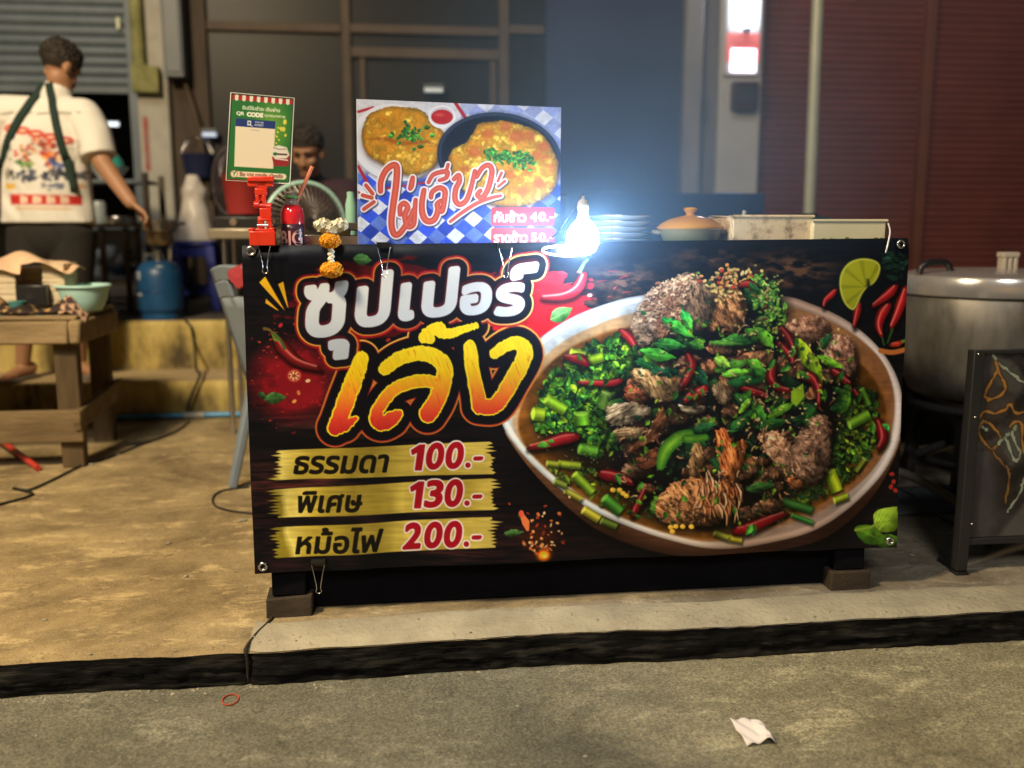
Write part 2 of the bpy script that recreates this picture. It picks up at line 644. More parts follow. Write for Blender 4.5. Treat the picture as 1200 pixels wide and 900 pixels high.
# ------------------------------------------------------------------ the printed soup banner
def cr2(pts, n=6, closed=True):
    P = np.array(pts, float); N = len(P); out = []
    for i in range(N if closed else N - 1):
        if closed:
            p0, p1, p2, p3 = P[i - 1], P[i], P[(i + 1) % N], P[(i + 2) % N]
        else:
            p0, p1, p2, p3 = P[max(i - 1, 0)], P[i], P[i + 1], P[min(i + 2, N - 1)]
        for k in range(n):
            t = k / n
            out.append(0.5 * (2 * p1 + (p2 - p0) * t + (2 * p0 - 5 * p1 + 4 * p2 - p3) * t * t + (3 * p1 - p0 - 3 * p2 + p3) * t ** 3))
    if not closed:
        out.append(P[-1])
    return [tuple(p) for p in out]

def inside(p, poly):
    x, y = p; r = False; n = len(poly)
    for i in range(n):
        ax, ay = poly[i]; bx, by = poly[(i + 1) % n]
        if (ay > y) != (by > y) and x < (bx - ax) * (y - ay) / (by - ay) + ax:
            r = not r
    return r

def scatter(rnd, poly, n):
    xs = [p[0] for p in poly]; ys = [p[1] for p in poly]; out = []
    while len(out) < n:
        p = (rnd.uniform(min(xs), max(xs)), rnd.uniform(min(ys), max(ys)))
        if inside(p, poly):
            out.append(p)
    return sorted(out, key=lambda q: q[1])

def herbs(cv, poly, n, seed, pal, L=(7, 16), dark=0.45):
    rnd = random.Random(seed)
    for x, y in scatter(rnd, poly, n):
        l = rnd.uniform(*L); w = l * rnd.uniform(0.35, 0.7); a = rnd.uniform(0, 6.28)
        if rnd.random() < dark:
            cv.ell(x + 1, y + 2, l * 0.45, w * 0.6, (7, 14, 10), rot=a, soft=1.6, alpha=0.75)
        c = np.array(rnd.choice(pal), float) * rnd.uniform(0.55, 1.2)
        leaf(cv, x, y, l, w, a, c, bend=rnd.uniform(-1.5, 1.5))
        if rnd.random() < 0.35:
            cv.ell(x + rnd.uniform(-2, 2), y + rnd.uniform(-2, 1), rnd.uniform(0.5, 1.1), 0.5, np.clip(c * 1.9 + 40, 0, 255), rot=a, soft=0.5, alpha=0.8)

def meat(cv, pts, base, hi, seed, ang=0.0, stretch=4.0, scale=5.0, shadow=True, rag=2.5):
    """a torn piece of meat: ragged outline, fibres along ang, lit from the upper left"""
    poly = cr2(pts, 5)
    base = np.array(base, float); hi = np.array(hi, float)
    if shadow:
        cv.poly([(x + 2, y + 4) for x, y in poly], (6, 4, 4), soft=4, alpha=0.8)
    sl, d = cv.sd_poly(poly, pad=rag + 3)
    if sl is None:
        return
    X, Y = cv.X[sl], cv.Y[sl]
    c, s_ = math.cos(ang), math.sin(ang)
    U = X * c + Y * s_; V = -X * s_ + Y * c
    class T: pass
    t = Canvas.__new__(Canvas); t.X, t.Y = U / stretch, V
    full = (slice(None), slice(None))
    n1 = t.noise(full, scale, seed); n2 = t.noise(full, scale * 0.42, seed + 5)
    t.X, t.Y = X, Y
    n3 = t.noise(full, scale * 3, seed + 9); n4 = t.noise(full, 2.2, seed + 3)
    if stretch < 2: rag = rag * 1.9
    d = d + (n4 - 0.5) * 2 * rag + (n3 - 0.5) * rag * 1.6
    k = np.clip((n1 - 0.22) * 1.5 + (n2 - 0.5) * (0.8 if stretch > 2 else 0.45), 0, 1)
    cx = sum(p[0] for p in pts) / len(pts); cy = sum(p[1] for p in pts) / len(pts)
    hx = max(6, max(p[0] for p in pts) - cx); hy = max(6, max(p[1] for p in pts) - cy)
    top = np.clip(0.5 - 0.28 * (X - cx) / hx - 0.36 * (Y - cy) / hy, 0, 1)
    lit = np.clip(0.20 + 1.15 * top ** 1.25 + 0.75 * (n3 - 0.5) + 0.22 * np.clip(-d / 6, 0, 1), 0.20, 1.3)
    col = (base * 0.62)[None, None] * (1 - k[..., None]) + (hi * 1.08)[None, None] * k[..., None]
    crease = np.clip((0.4 - n2) * 7, 0, 1)[..., None] * (0.38 if stretch > 2 else 0.2)
    col = col * 1.12 * (1 - crease) * lit[..., None]
    cv.put(sl, cv.cov(d, 0.6), np.clip(col, 0, 255).astype(np.float32) / 255.0)

def stalk(cv, x, y, L, W, a, col, end=True, alpha=1.0):
    """a cut spring-onion stalk"""
    c, s_ = math.cos(a), math.sin(a); col = np.array(col, float)
    q = [(x + u * c - v * s_, y + u * s_ + v * c) for u, v in ((-L / 2, -W / 2), (L / 2, -W / 2), (L / 2, W / 2), (-L / 2, W / 2))]
    cv.poly([(px + 1.5, py + 2.5) for px, py in q], (6, 14, 8), soft=2, alpha=0.7 * alpha)
    def f(X, Y, d):
        v = (-(X - x) * s_ + (Y - y) * c) / (W * 0.5)
        k = np.clip(1 - abs(v + 0.25), 0, 1)[..., None]
        st = (0.5 + 0.5 * np.sin(v * 9))[..., None]
        return np.clip((col * 0.55) * (1 - k) + (col * 1.2 + 10) * k + 14 * st * k, 0, 255).astype(np.float32) / 255.0
    cv.fill(cv.sd_poly(q), f, soft=0.6, alpha=alpha)
    if end:
        cv.ell(x - L / 2 * c, y - L / 2 * s_, W * 0.16, W * 0.45, np.clip(col * 1.25 + 45, 0, 255), rot=a, soft=0.5, alpha=0.8 * alpha)

def paint_banner():
    cv = Canvas(272, 268, 1078, 684, S=2.0, base=(24, 16, 18))
    full = (slice(0, cv.h), slice(0, cv.w))
    X, Y = cv.X, cv.Y
    # charred wood: streaks along the boards, joints between boards
    n = cv.noise(full, 3.0, 3, sx=14, octaves=4); n2 = cv.noise(full, 26, 8, sx=3.5)
    k = np.clip((n - 0.32) * 1.6, 0, 1) * np.clip(n2 * 1.6 - 0.25, 0.05, 1)
    low = np.clip((Y - 430) / 130, 0, 1) * np.clip((700 - X) / 250, 0.12, 1)
    dk = np.array((9, 11, 17)) / 255; br = np.array((118, 56, 50)) / 255; nv = np.array((14, 20, 32)) / 255
    t = (k * (0.25 + 0.9 * low))[..., None]
    cv.a[:] = (dk * (1 - t) + br * t)
    up = np.clip((400 - Y) / 110, 0, 1)[..., None] * 0.6
    cv.a[:] = cv.a * (1 - up) + (nv * (0.7 + 0.6 * n[..., None])) * up
    for yb in (472, 536, 604):
        cv.stroke([(272, yb + 4), (700, yb - 16)], 1.0, (5, 4, 5), soft=1.0, alpha=0.7)
    # brown steam-like smears above the bowl
    for (gx, gy, rx, ry, a_, sd) in ((735, 330, 62, 30, .55, 4), (700, 352, 60, 14, .45, 6), (925, 318, 70, 32, .6, 5), (830, 305, 80, 20, .45, 9), (650, 392, 60, 14, .3, 12)):
        sl, d = cv.sd_ell(gx, gy, rx, ry)
        m = np.clip(-d / min(rx, ry), 0, 1) * np.clip((cv.noise(sl, 5, sd, sx=2.2, octaves=4) - 0.36) * 3.2, 0, 1)
        cv.put(sl, np.clip(m * a_ * 1.8, 0, 0.8), (120, 84, 62))
    # red paint splashes
    def splash(cx, cy, rx, ry, col, seed, amt=1.0, rag=24, sx=3.0):
        sl, d = cv.sd_ell(cx, cy, rx, ry, pad=rag)
        d = d + (cv.noise(sl, 7, seed, sx=sx) - 0.5) * 2 * rag + (cv.noise(sl, 2.2, seed + 1, sx=sx) - 0.5) * rag * 0.6
        v = (0.72 + 0.5 * cv.noise(sl, 12, seed + 2, sx=2))[..., None]
        cv.put(sl, cv.cov(d, 2.2) * amt, np.clip(np.array(col) / 255.0 * v, 0, 1).astype(np.float32))
    splash(640, 366, 52, 46, (206, 28, 40), 21)
    splash(600, 352, 52, 36, (196, 26, 38), 22)
    splash(470, 350, 130, 42, (92, 16, 24), 24, 0.75, 20)
    sl, d = cv.sd_ell(345, 445, 62, 56)
    cv.put(sl, np.clip(np.clip(-d / 50, 0, 1) * (0.5 + cv.noise(sl, 9, 31, sx=1.8)) * 1.5, 0, 0.92), (142, 22, 34))
    rnd = random.Random(5)
    for i in range(120):
        a = rnd.uniform(0, 6.28); q = rnd.uniform(30, 85)
        x, y = 350 + math.cos(a) * q * 0.9, 440 + math.sin(a) * q * 0.8
        cv.ell(x, y, rnd.uniform(0.5, 2.4), rnd.uniform(0.4, 1.2), rnd.choice([(160, 24, 34), (110, 18, 26), (196, 60, 40)]), rot=rnd.uniform(-.5, .5), alpha=0.8)
    for i in range(70):
        x, y = rnd.uniform(600, 735), rnd.uniform(318, 420)
        cv.stroke([(x, y), (x + rnd.uniform(3, 14), y - rnd.uniform(0, 4))], [rnd.uniform(.4, 1.3), 0.2], rnd.choice([(196, 26, 38), (150, 20, 30), (214, 70, 60)]), alpha=0.7)
    # yellow flashes
    gy = lambda Xx, Yy, d: np.clip(np.stack([235 - (Yy - 325) * 0.6, 190 - (Yy - 325) * 0.9, 40 + 0 * Yy], -1), 0, 255).astype(np.float32) / 255
    for q in ([(311, 324), (304, 331), (331, 361), (334, 364)], [(332, 330), (326, 333), (337, 360), (338, 361)], [(312, 350), (311, 355), (324, 363), (327, 364)]):
        cv.poly(q, gy)
    # small pictures round the title
    leaf(cv, 425, 304, 22, 14, R(5), (52, 96, 50), rag=.012)
    leaf(cv, 658, 368, 30, 17, R(-28), (70, 165, 60), hi=(150, 214, 130), rag=.012)
    leaf(cv, 323, 466, 27, 14, R(-5), (44, 78, 38), rag=.012)
    leaf(cv, 308, 463, 12, 8, R(40), (34, 60, 30))
    chili(cv, cr2([(324, 396), (334, 410), (350, 424), (376, 433)], 4, False), 7.5, (140, 30, 36), (215, 120, 110))
    cv.stroke(cr2([(310, 385), (317, 387), (324, 396)], 5, False), [2 - 0.1 * i for i in range(11)], (92, 74, 40))
    cv.stroke(cr2([(322, 391), (328, 397), (334, 408)], 4, False), 1.6, (60, 92, 40))
    chili(cv, cr2([(684, 322), (676, 338), (660, 347), (634, 350)], 5, False), 7.0, (214, 30, 46), (255, 170, 160), stem=False)
    cv.stroke([(679, 318), (684, 308), (688, 304)], [2.2, 1.5, 1.1], (80, 170, 90))
    cv.ell(345, 440, 9.5, 8.5, (150, 34, 36)); cv.ell(345, 440, 7.4, 6.6, (206, 116, 92))
    for i in range(7):
        a = i * 0.9
        cv.ell(345 + 3.6 * math.cos(a), 440 + 3.2 * math.sin(a), 1.4, 1.0, (238, 206, 150), rot=a)
        cv.stroke([(345, 440), (345 + 6.4 * math.cos(a + .45), 440 + 5.6 * math.sin(a + .45))], 0.6, (150, 50, 40))
    for x, y, c in ((329, 381, (170, 40, 44)), (326, 441, (140, 30, 34)), (361, 446, (222, 190, 140)), (350, 460, (200, 120, 70)), (345, 470, (222, 150, 80)), (455, 398, (150, 40, 40)), (372, 470, (140, 24, 30)), (691, 346, (220, 150, 150)), (666, 396, (170, 90, 60)), (700, 366, (160, 60, 50))):
        cv.ell(x, y, 3.0, 2.0, c, rot=x)

    # ---- the bowl
    outer = cr2([(587, 492), (591, 458), (606, 427), (632, 397), (668, 373), (710, 356), (752, 346), (830, 338), (915, 346), (948, 355), (988, 373), (1022, 399), (1046, 430), (1058, 462), (1057, 500), (1047, 535), (1026, 568), (990, 601), (940, 627), (880, 641), (830, 642), (780, 632), (730, 615), (682, 591), (640, 560), (606, 525)])
    body = cr2([(592, 505), (620, 548), (660, 590), (705, 624), (760, 645), (815, 653), (870, 652), (930, 642), (985, 620), (1030, 575), (1055, 510), (1000, 560), (880, 630), (760, 610), (640, 540)])
    broth = cr2([(608, 502), (614, 470), (634, 438), (664, 411), (700, 394), (738, 384), (830, 372), (905, 378), (950, 391), (996, 416), (1026, 446), (1039, 476), (1036, 510), (1020, 541), (990, 572), (940, 601), (880, 624), (830, 632), (782, 624), (732, 607), (688, 584), (648, 555), (620, 528)])
    cv.poly([(x + 2, y + 8) for x, y in body], (4, 4, 6), soft=7, alpha=0.8)
    wood = cv.noise(full, 3.2, 71, sx=9, octaves=4)
    sl, d = cv.sd_poly(body)
    gr = grad((0, (150, 120, 98)), (0.4, (112, 74, 50)), (1, (44, 26, 20)))
    cv.put(sl, cv.cov(d, 0.7), gr(np.clip((cv.Y[sl] - 500 - 95 * np.sin(np.clip((cv.X[sl] - 590) / 470, 0, 1) * 3.14)) / 60, 0, 1)) * (0.75 + 0.5 * wood[sl][..., None]))
    sl, d = cv.sd_poly(outer)
    Xs, Ys = cv.X[sl], cv.Y[sl]
    lx = np.clip((Xs - 590) / 440, 0, 1)
    rimcol = grad((0, (222, 232, 242)), (0.25, (212, 222, 234)), (0.42, (214, 206, 200)), (0.62, (166, 140, 124)), (0.85, (176, 152, 142)), (1, (214, 206, 210)))(lx)
    e = np.clip(-d / 9, 0, 1)[..., None]
    cv.put(sl, cv.cov(d, 0.6), np.clip(rimcol * (0.66 + 0.42 * np.sin(np.clip(e, 0, 1) * 2.6)) * (0.96 + 0.10 * wood[sl][..., None]), 0, 1))
    # inner wall of the bowl
    wall = cr2([(601, 500), (606, 466), (625, 433), (655, 404), (692, 384), (738, 368), (830, 352), (912, 357), (955, 369), (1000, 392), (1034, 424), (1049, 463), (1046, 505), (1033, 538), (1005, 570), (950, 604), (885, 626), (830, 634), (782, 625), (732, 608), (686, 584), (646, 554), (616, 524)])
    sl, d = cv.sd_poly(wall)
    Xs, Ys = cv.X[sl], cv.Y[sl]
    ty = np.clip((Ys - 350) / 250, 0, 1); tx = np.clip((Xs - 600) / 450, 0, 1)
    up_ = np.array((206, 172, 128)) / 255; lo = np.array((176, 156, 136)) / 255; rt = np.array((138, 94, 62)) / 255
    c = up_ * (1 - ty[..., None]) + lo * ty[..., None]
    c = c * (1 - tx[..., None] ** 1.2) + rt * tx[..., None] ** 1.2
    cv.put(sl, cv.cov(d, 1.2), (c * (0.88 + 0.22 * wood[sl][..., None])).astype(np.float32))
    sl, d = cv.sd_poly(broth, pad=10)
    Xs, Ys = cv.X[sl], cv.Y[sl]
    cv.put(sl, cv.cov(d, 3.5) * 0.8, (150, 92, 40))
    cen = np.clip(-d / 34, 0, 1)[..., None]
    bn = cv.noise(sl, 9, 80, sx=2)[..., None]
    bc = np.array((104, 66, 26)) * (1 - cen) + np.array((24, 20, 14)) * cen
    cv.put(sl, cv.cov(d, 1.6), np.clip(bc * (0.6 + 0.9 * bn), 0, 255).astype(np.float32) / 255)
    # herbs on the left
    G = [(56, 156, 60), (34, 120, 52), (84, 180, 62), (22, 84, 44), (112, 190, 54), (12, 52, 34)]
    D = [(18, 66, 40), (12, 44, 32), (30, 92, 46), (24, 60, 30), (52, 104, 40)]
    herbs(cv, [(640, 442), (690, 404), (745, 392), (760, 440), (735, 500), (705, 545), (660, 505), (622, 505)], 260, 1, D)
    herbs(cv, [(640, 446), (676, 412), (705, 400), (750, 388), (765, 430), (740, 480), (712, 530), (640, 512), (622, 500)], 620, 2, G, L=(6, 14))
    herbs(cv, [(640, 540), (700, 545), (770, 590), (760, 612), (700, 590), (655, 560)], 60, 3, [(60, 100, 30), (90, 120, 36), (40, 70, 28)], L=(6, 12))
    # greens and shadows at right
    herbs(cv, [(980, 430), (1030, 465), (1034, 510), (1000, 560), (930, 598), (905, 560), (960, 500)], 300, 4, [(20, 54, 30), (14, 36, 24), (36, 80, 34), (48, 72, 24), (24, 40, 18)])
    herbs(cv, [(985, 440), (1028, 470), (1028, 520), (990, 560), (965, 540)], 120, 5, [(50, 110, 44), (86, 120, 40), (34, 84, 40)], L=(6, 12))
    herbs(cv, [(740, 590), (880, 600), (950, 590), (900, 616), (790, 615)], 90, 6, [(40, 66, 26), (70, 76, 24), (26, 40, 20)], L=(5, 10))
    for x, y, L, W, a, c in ((632, 486, 14, 16, .1, (110, 170, 50)), (652, 475, 26, 13, .55, (104, 190, 56)), (682, 492, 14, 18, 1.5, (80, 190, 60)), (708, 470, 20, 14, 1.9, (96, 190, 90)),
                             (695, 422, 26, 12, -.3, (120, 196, 50)), (678, 415, 18, 10, .2, (140, 190, 60)), (690, 528, 22, 14, .2, (60, 150, 60)), (668, 545, 26, 9, .1, (112, 150, 50)), (648, 544, 14, 8, .1, (120, 140, 50)),
                             (684, 567, 30, 11, .8, (90, 150, 50)), (672, 580, 22, 8, .5, (150, 150, 50)), (657, 567, 15, 8, .4, (104, 124, 44)), (718, 592, 26, 13, .7, (50, 150, 66)), (693, 603, 22, 11, .55, (180, 176, 50)), (714, 614, 20, 9, .4, (84, 110, 36)),
                             (1008, 492, 28, 13, -.45, (80, 160, 60)), (1014, 466, 22, 9, 1.1, (60, 130, 50)), (976, 564, 26, 15, 1.2, (130, 180, 44)), (986, 584, 18, 9, -.3, (140, 160, 40)), (932, 592, 40, 10, .3, (36, 104, 52)), (940, 608, 26, 6, .35, (50, 120, 50)), (1008, 545, 18, 8, 2.2, (90, 110, 40)), (862, 632, 16, 8, .2, (190, 176, 50)), (845, 627, 18, 8, .4, (140, 150, 50))):
        stalk(cv, x, y, L, W, a, c)
    for i in range(160):
        x, y = rnd.uniform(630, 760), rnd.uniform(420, 560)
        cv.ell(x, y, rnd.uniform(.4, 1.1), rnd.uniform(.4, .9), (196, 220, 190), soft=.4, alpha=.55)

    # ---- the heap: dark hollows first, then bones and torn meat, greens, chillies
    heap = cr2([(745, 385), (770, 340), (820, 318), (880, 325), (918, 350), (930, 400), (985, 400), (1000, 450), (975, 520), (930, 570), (880, 615), (800, 618), (745, 590), (715, 530), (712, 470), (740, 430)])
    cv.poly(heap, (14, 14, 18), soft=10)
    herbs(cv, [(770, 440), (900, 400), (960, 440), (960, 520), (880, 540), (770, 560), (740, 520)], 260, 11, [(14, 34, 26), (10, 24, 22), (22, 50, 32), (30, 24, 20)], L=(8, 18))
    rk = random.Random(123)
    heap_in = cr2([(750, 395), (775, 350), (820, 330), (880, 335), (912, 358), (925, 405), (975, 410), (990, 450), (968, 515), (925, 562), (880, 604), (800, 608), (752, 584), (724, 530), (720, 475), (745, 440)])
    spots = scatter(rk, heap_in, 150)
    for q, (x, y) in enumerate(spots):
        if rk.random() < .55:
            r = rk.uniform(7, 15); ph = rk.uniform(0, 6)
            b0 = rk.choice([(120, 78, 56), (104, 70, 52), (140, 92, 64), (92, 64, 50)])
            meat(cv, [(x + r * rk.uniform(.7, 1.35) * math.cos(ph + i), y + .7 * r * rk.uniform(.7, 1.25) * math.sin(ph + i)) for i in range(6)], b0, tuple(c * 1.55 + 12 for c in b0), 300 + q, rk.uniform(-1.5, 1.5), rk.choice([1.3, 2.5, 4]), rk.uniform(2.6, 4.5))
        else:
            for j in range(4):
                L = rk.uniform(11, 22)
                leaf(cv, x + rk.gauss(0, 5), y + rk.gauss(0, 4), L, L * rk.uniform(.4, .7), rk.uniform(-1.2, 1.2), np.array(rk.choice([(26, 92, 46), (18, 66, 38), (40, 118, 54), (60, 132, 52)])) * rk.uniform(.6, 1.15), bend=rk.uniform(-3, 3))
    # light falls from the upper left: the heap's lower folds are printed darker
    sl, d = cv.sd_poly(heap_in)
    cv.put(sl, np.clip(cv.noise(sl, 20, 222) * 2.6 - 1.05, 0, 1) * cv.cov(d, 6) * .72, (10, 12, 14))
    meat(cv, [(912, 385), (935, 372), (962, 372), (972, 388), (958, 402), (930, 400)], (130, 86, 70), (214, 170, 146), 41, 0.4, 1.3, 4)
    meat(cv, [(958, 402), (982, 392), (1000, 402), (1004, 432), (992, 446), (972, 430)], (130, 88, 74), (206, 164, 146), 42, 1.2, 1.3, 4)
    meat(cv, [(738, 388), (752, 356), (772, 334), (800, 322), (822, 326), (826, 350), (812, 372), (790, 392), (765, 402), (745, 408)], (150, 108, 82), (236, 204, 170), 43, -0.7, 1.2, 3.6)
    for i in range(210):   # curled mince on the bone
        x, y = rnd.gauss(783, 20), rnd.gauss(362, 20)
        if inside((x, y), [(738, 392), (752, 352), (775, 330), (822, 322), (826, 352), (795, 392), (750, 408)]):
            a = rnd.uniform(0, 6.28); r = rnd.uniform(1.6, 3.4)
            arc = [(x + r * math.cos(a + k * .5), y + r * .8 * math.sin(a + k * .5)) for k in range(6)]
            cv.stroke([(p + .8, q + 1.4) for p, q in arc], 1.3, (70, 44, 34), soft=.8, alpha=.7)
            cv.stroke(arc, rnd.uniform(.7, 1.3), rnd.choice([(214, 176, 146), (236, 208, 178), (190, 140, 110), (168, 116, 88)]), soft=.5)
    meat(cv, [(826, 352), (842, 335), (868, 345), (874, 372), (862, 392), (846, 382), (832, 388)], (130, 84, 56), (222, 166, 116), 44, 1.1, 3, 3)
    meat(cv, [(812, 340), (836, 326), (838, 352), (828, 384), (806, 392), (800, 372)], (70, 56, 48), (150, 122, 96), 45, 1.3, 3, 3)
    for i in range(95):   # garlic and seeds on the summit
        x, y = rnd.gauss(856, 17), rnd.gauss(330, 11)
        if y > 310:
            a = rnd.uniform(0, 3.1)
            cv.ell(x + .8, y + 1.6, 3.4, 2.2, (60, 40, 24), rot=a, soft=.8, alpha=.6)
            cv.ell(x, y, rnd.uniform(2, 3.6), rnd.uniform(1.4, 2.2), rnd.choice([(232, 206, 130), (214, 190, 120), (240, 222, 160), (226, 160, 90), (200, 70, 56)]), rot=a)
    # leafy mound, right of the summit
    herbs(cv, [(874, 326), (895, 320), (912, 335), (920, 360), (918, 384), (905, 392), (892, 372), (880, 352)], 110, 12, [(84, 150, 52), (110, 176, 70), (60, 120, 44)], L=(5, 11), dark=.2)
    for i in range(70):
        x, y = rnd.gauss(898, 12), rnd.gauss(352, 20)
        cv.ell(x, y, 1.6, 1.2, (196, 206, 130), soft=.5, alpha=.7)
    rm = random.Random(77)
    for q in range(26):   # smaller scraps of meat deep in the heap
        x, y = rm.choice([(rm.uniform(735, 800), rm.uniform(450, 560)), (rm.uniform(800, 900), rm.uniform(395, 520)), (rm.uniform(880, 985), rm.uniform(400, 520)), (rm.uniform(840, 930), rm.uniform(540, 600))])
        r = rm.uniform(9, 17); ph = rm.uniform(0, 6)
        meat(cv, [(x + r * rm.uniform(.7, 1.3) * math.cos(ph + i), y + .75 * r * rm.uniform(.7, 1.2) * math.sin(ph + i)) for i in range(6)], rm.choice([(92, 62, 46), (74, 54, 44), (104, 74, 56)]), rm.choice([(150, 112, 86), (134, 104, 84), (164, 120, 88)]), 200 + q, rm.uniform(-1.5, 1.5), rm.choice([1.3, 3, 4]), 3.4)
    # big cut leaves
    for x, y, L, W, a, c in ((795, 384, 46, 13, .55, (36, 150, 66)), (806, 376, 30, 12, 1.1, (50, 168, 76)), (786, 404, 40, 14, .1, (30, 128, 62)), (770, 416, 50, 15, .15, (38, 150, 62)), (760, 428, 36, 12, .3, (16, 84, 48)), (778, 436, 40, 13, -.1, (14, 58, 44)),
                             (868, 398, 50, 14, -.05, (26, 96, 50)), (890, 392, 40, 16, .2, (40, 116, 52)), (898, 398, 24, 16, .9, (60, 150, 54)), (850, 402, 40, 7, .05, (50, 120, 60)),
                             (858, 428, 44, 13, -.3, (50, 128, 62)), (846, 424, 22, 13, .5, (104, 186, 90)), (864, 436, 40, 10, -.15, (70, 168, 66)), (888, 430, 34, 14, .6, (56, 150, 56)), (892, 438, 36, 12, .35, (30, 104, 46)), (872, 446, 44, 13, -.1, (16, 74, 42)),
                             (876, 470, 42, 15, .4, (22, 86, 50)), (890, 488, 44, 14, 1.1, (40, 130, 60)), (868, 492, 40, 13, -.8, (24, 90, 50)), (915, 480, 40, 11, -.5, (60, 140, 54)), (905, 496, 44, 13, -.2, (20, 84, 44)), (872, 474, 26, 8, -.9, (80, 160, 60)),
                             (944, 418, 52, 17, 1.1, (112, 172, 44)), (955, 432, 44, 14, 1.25, (86, 150, 40)), (972, 424, 34, 10, .45, (70, 150, 50)), (966, 400, 26, 10, -.9, (30, 84, 50)),
                             (820, 440, 30, 14, 1.0, (18, 60, 48)), (826, 500, 30, 12, -.3, (24, 80, 50)), (842, 548, 30, 14, .9, (20, 70, 44)), (890, 570, 36, 12, -.2, (34, 84, 46)), (800, 470, 34, 12, .2, (14, 46, 40))):
        cv.poly([(p + 2, q + 4) for p, q in leaf_pts(x, y, L, W, a)], (6, 10, 12), soft=3, alpha=.7)
        leaf(cv, x, y, L, W, a, c)
    # pale torn tripe and bones on the left flank
    meat(cv, [(738, 436), (752, 432), (772, 440), (792, 446), (798, 460), (784, 472), (766, 468), (752, 452)], (160, 124, 84), (226, 190, 140), 46, 1.0, 3.0, 3.2)
    meat(cv, [(735, 450), (752, 456), (762, 470), (740, 474), (730, 462)], (110, 58, 40), (160, 96, 70), 47, .4, 1.5, 4)
    meat(cv, [(712, 478), (728, 472), (752, 474), (764, 482), (748, 494), (722, 500), (712, 494)], (150, 130, 106), (226, 210, 184), 48, -.5, 5, 2.6)
    meat(cv, [(722, 504), (742, 500), (756, 506), (744, 516), (724, 514)], (150, 122, 90), (214, 190, 150), 49, -.1, 5, 2.6)
    meat(cv, [(776, 476), (780, 490), (774, 512), (756, 522), (738, 530), (744, 520), (762, 504), (770, 486)], (110, 66, 46), (176, 116, 84), 50, -.9, 4, 3)
    meat(cv, [(744, 540), (762, 528), (776, 526), (774, 542), (756, 550)], (90, 50, 36), (140, 84, 60), 51, -.4, 2, 3.4)
    meat(cv, [(795, 474), (808, 476), (826, 476), (822, 484), (804, 484)], (160, 140, 110), (230, 214, 184), 52, .1, 3, 2.4, rag=1.2)
    meat(cv, [(836, 450), (852, 452), (856, 468), (846, 474), (836, 464)], (110, 88, 70), (168, 144, 118), 53, 1.2, 3, 3)
    # the shredded meat in front
    meat(cv, [(838, 506), (850, 503), (858, 520), (868, 514), (874, 520), (868, 545), (858, 560), (862, 590), (856, 600), (848, 580), (842, 548)], (150, 76, 40), (236, 150, 92), 54, 1.25, 5, 2.6)
    meat(cv, [(812, 520), (820, 520), (824, 535), (820, 558), (810, 566), (806, 548)], (130, 96, 62), (196, 158, 112), 55, 1.3, 5, 2.4)
    meat(cv, [(768, 600), (772, 582), (788, 566), (806, 560), (824, 560), (838, 562), (850, 580), (848, 606), (830, 616), (806, 616), (780, 614)], (138, 84, 52), (222, 160, 112), 56, .9, 3.2, 3.2)
    for i in range(46):
        x, y = rnd.uniform(815, 864), rnd.uniform(548, 592)
        L = rnd.uniform(12, 30); a = R(68) + rnd.gauss(0, .22)
        p = [(x, y), (x + L * .5 * math.cos(a), y + L * .5 * math.sin(a)), (x + L * math.cos(a + .2), y + L * math.sin(a + .2))]
        if p[2][1] < 616:
            cv.stroke([(u + 1.2, v + .8) for u, v in p], [1.2, 1.5, .5], (50, 26, 18), soft=.8, alpha=.75)
            cv.stroke(p, [.7, 1.2, .3], rnd.choice([(232, 176, 128), (206, 140, 92), (240, 204, 166), (180, 104, 66)]), soft=.5)
    for i in range(150):
        x, y = rnd.gauss(793, 13), rnd.gauss(592, 10)
        cv.ell(x, y, .9, .7, rnd.choice([(196, 150, 110), (60, 36, 26), (224, 190, 150)]), soft=.4, alpha=.7)
    # minced lumps at right
    meat(cv, [(888, 512), (902, 506), (918, 508), (928, 522), (926, 540), (936, 560), (930, 570), (914, 552), (900, 536)], (150, 104, 80), (226, 182, 150), 57, .7, 1.2, 3.4)
    meat(cv, [(934, 512), (944, 498), (956, 486), (968, 488), (974, 510), (974, 540), (962, 562), (946, 566), (930, 552), (928, 530)], (112, 82, 68), (178, 142, 122), 58, .3, 1.2, 4)
    meat(cv, [(920, 560), (934, 560), (944, 570), (930, 574)], (120, 70, 44), (180, 116, 76), 59, .2, 1.5, 3)
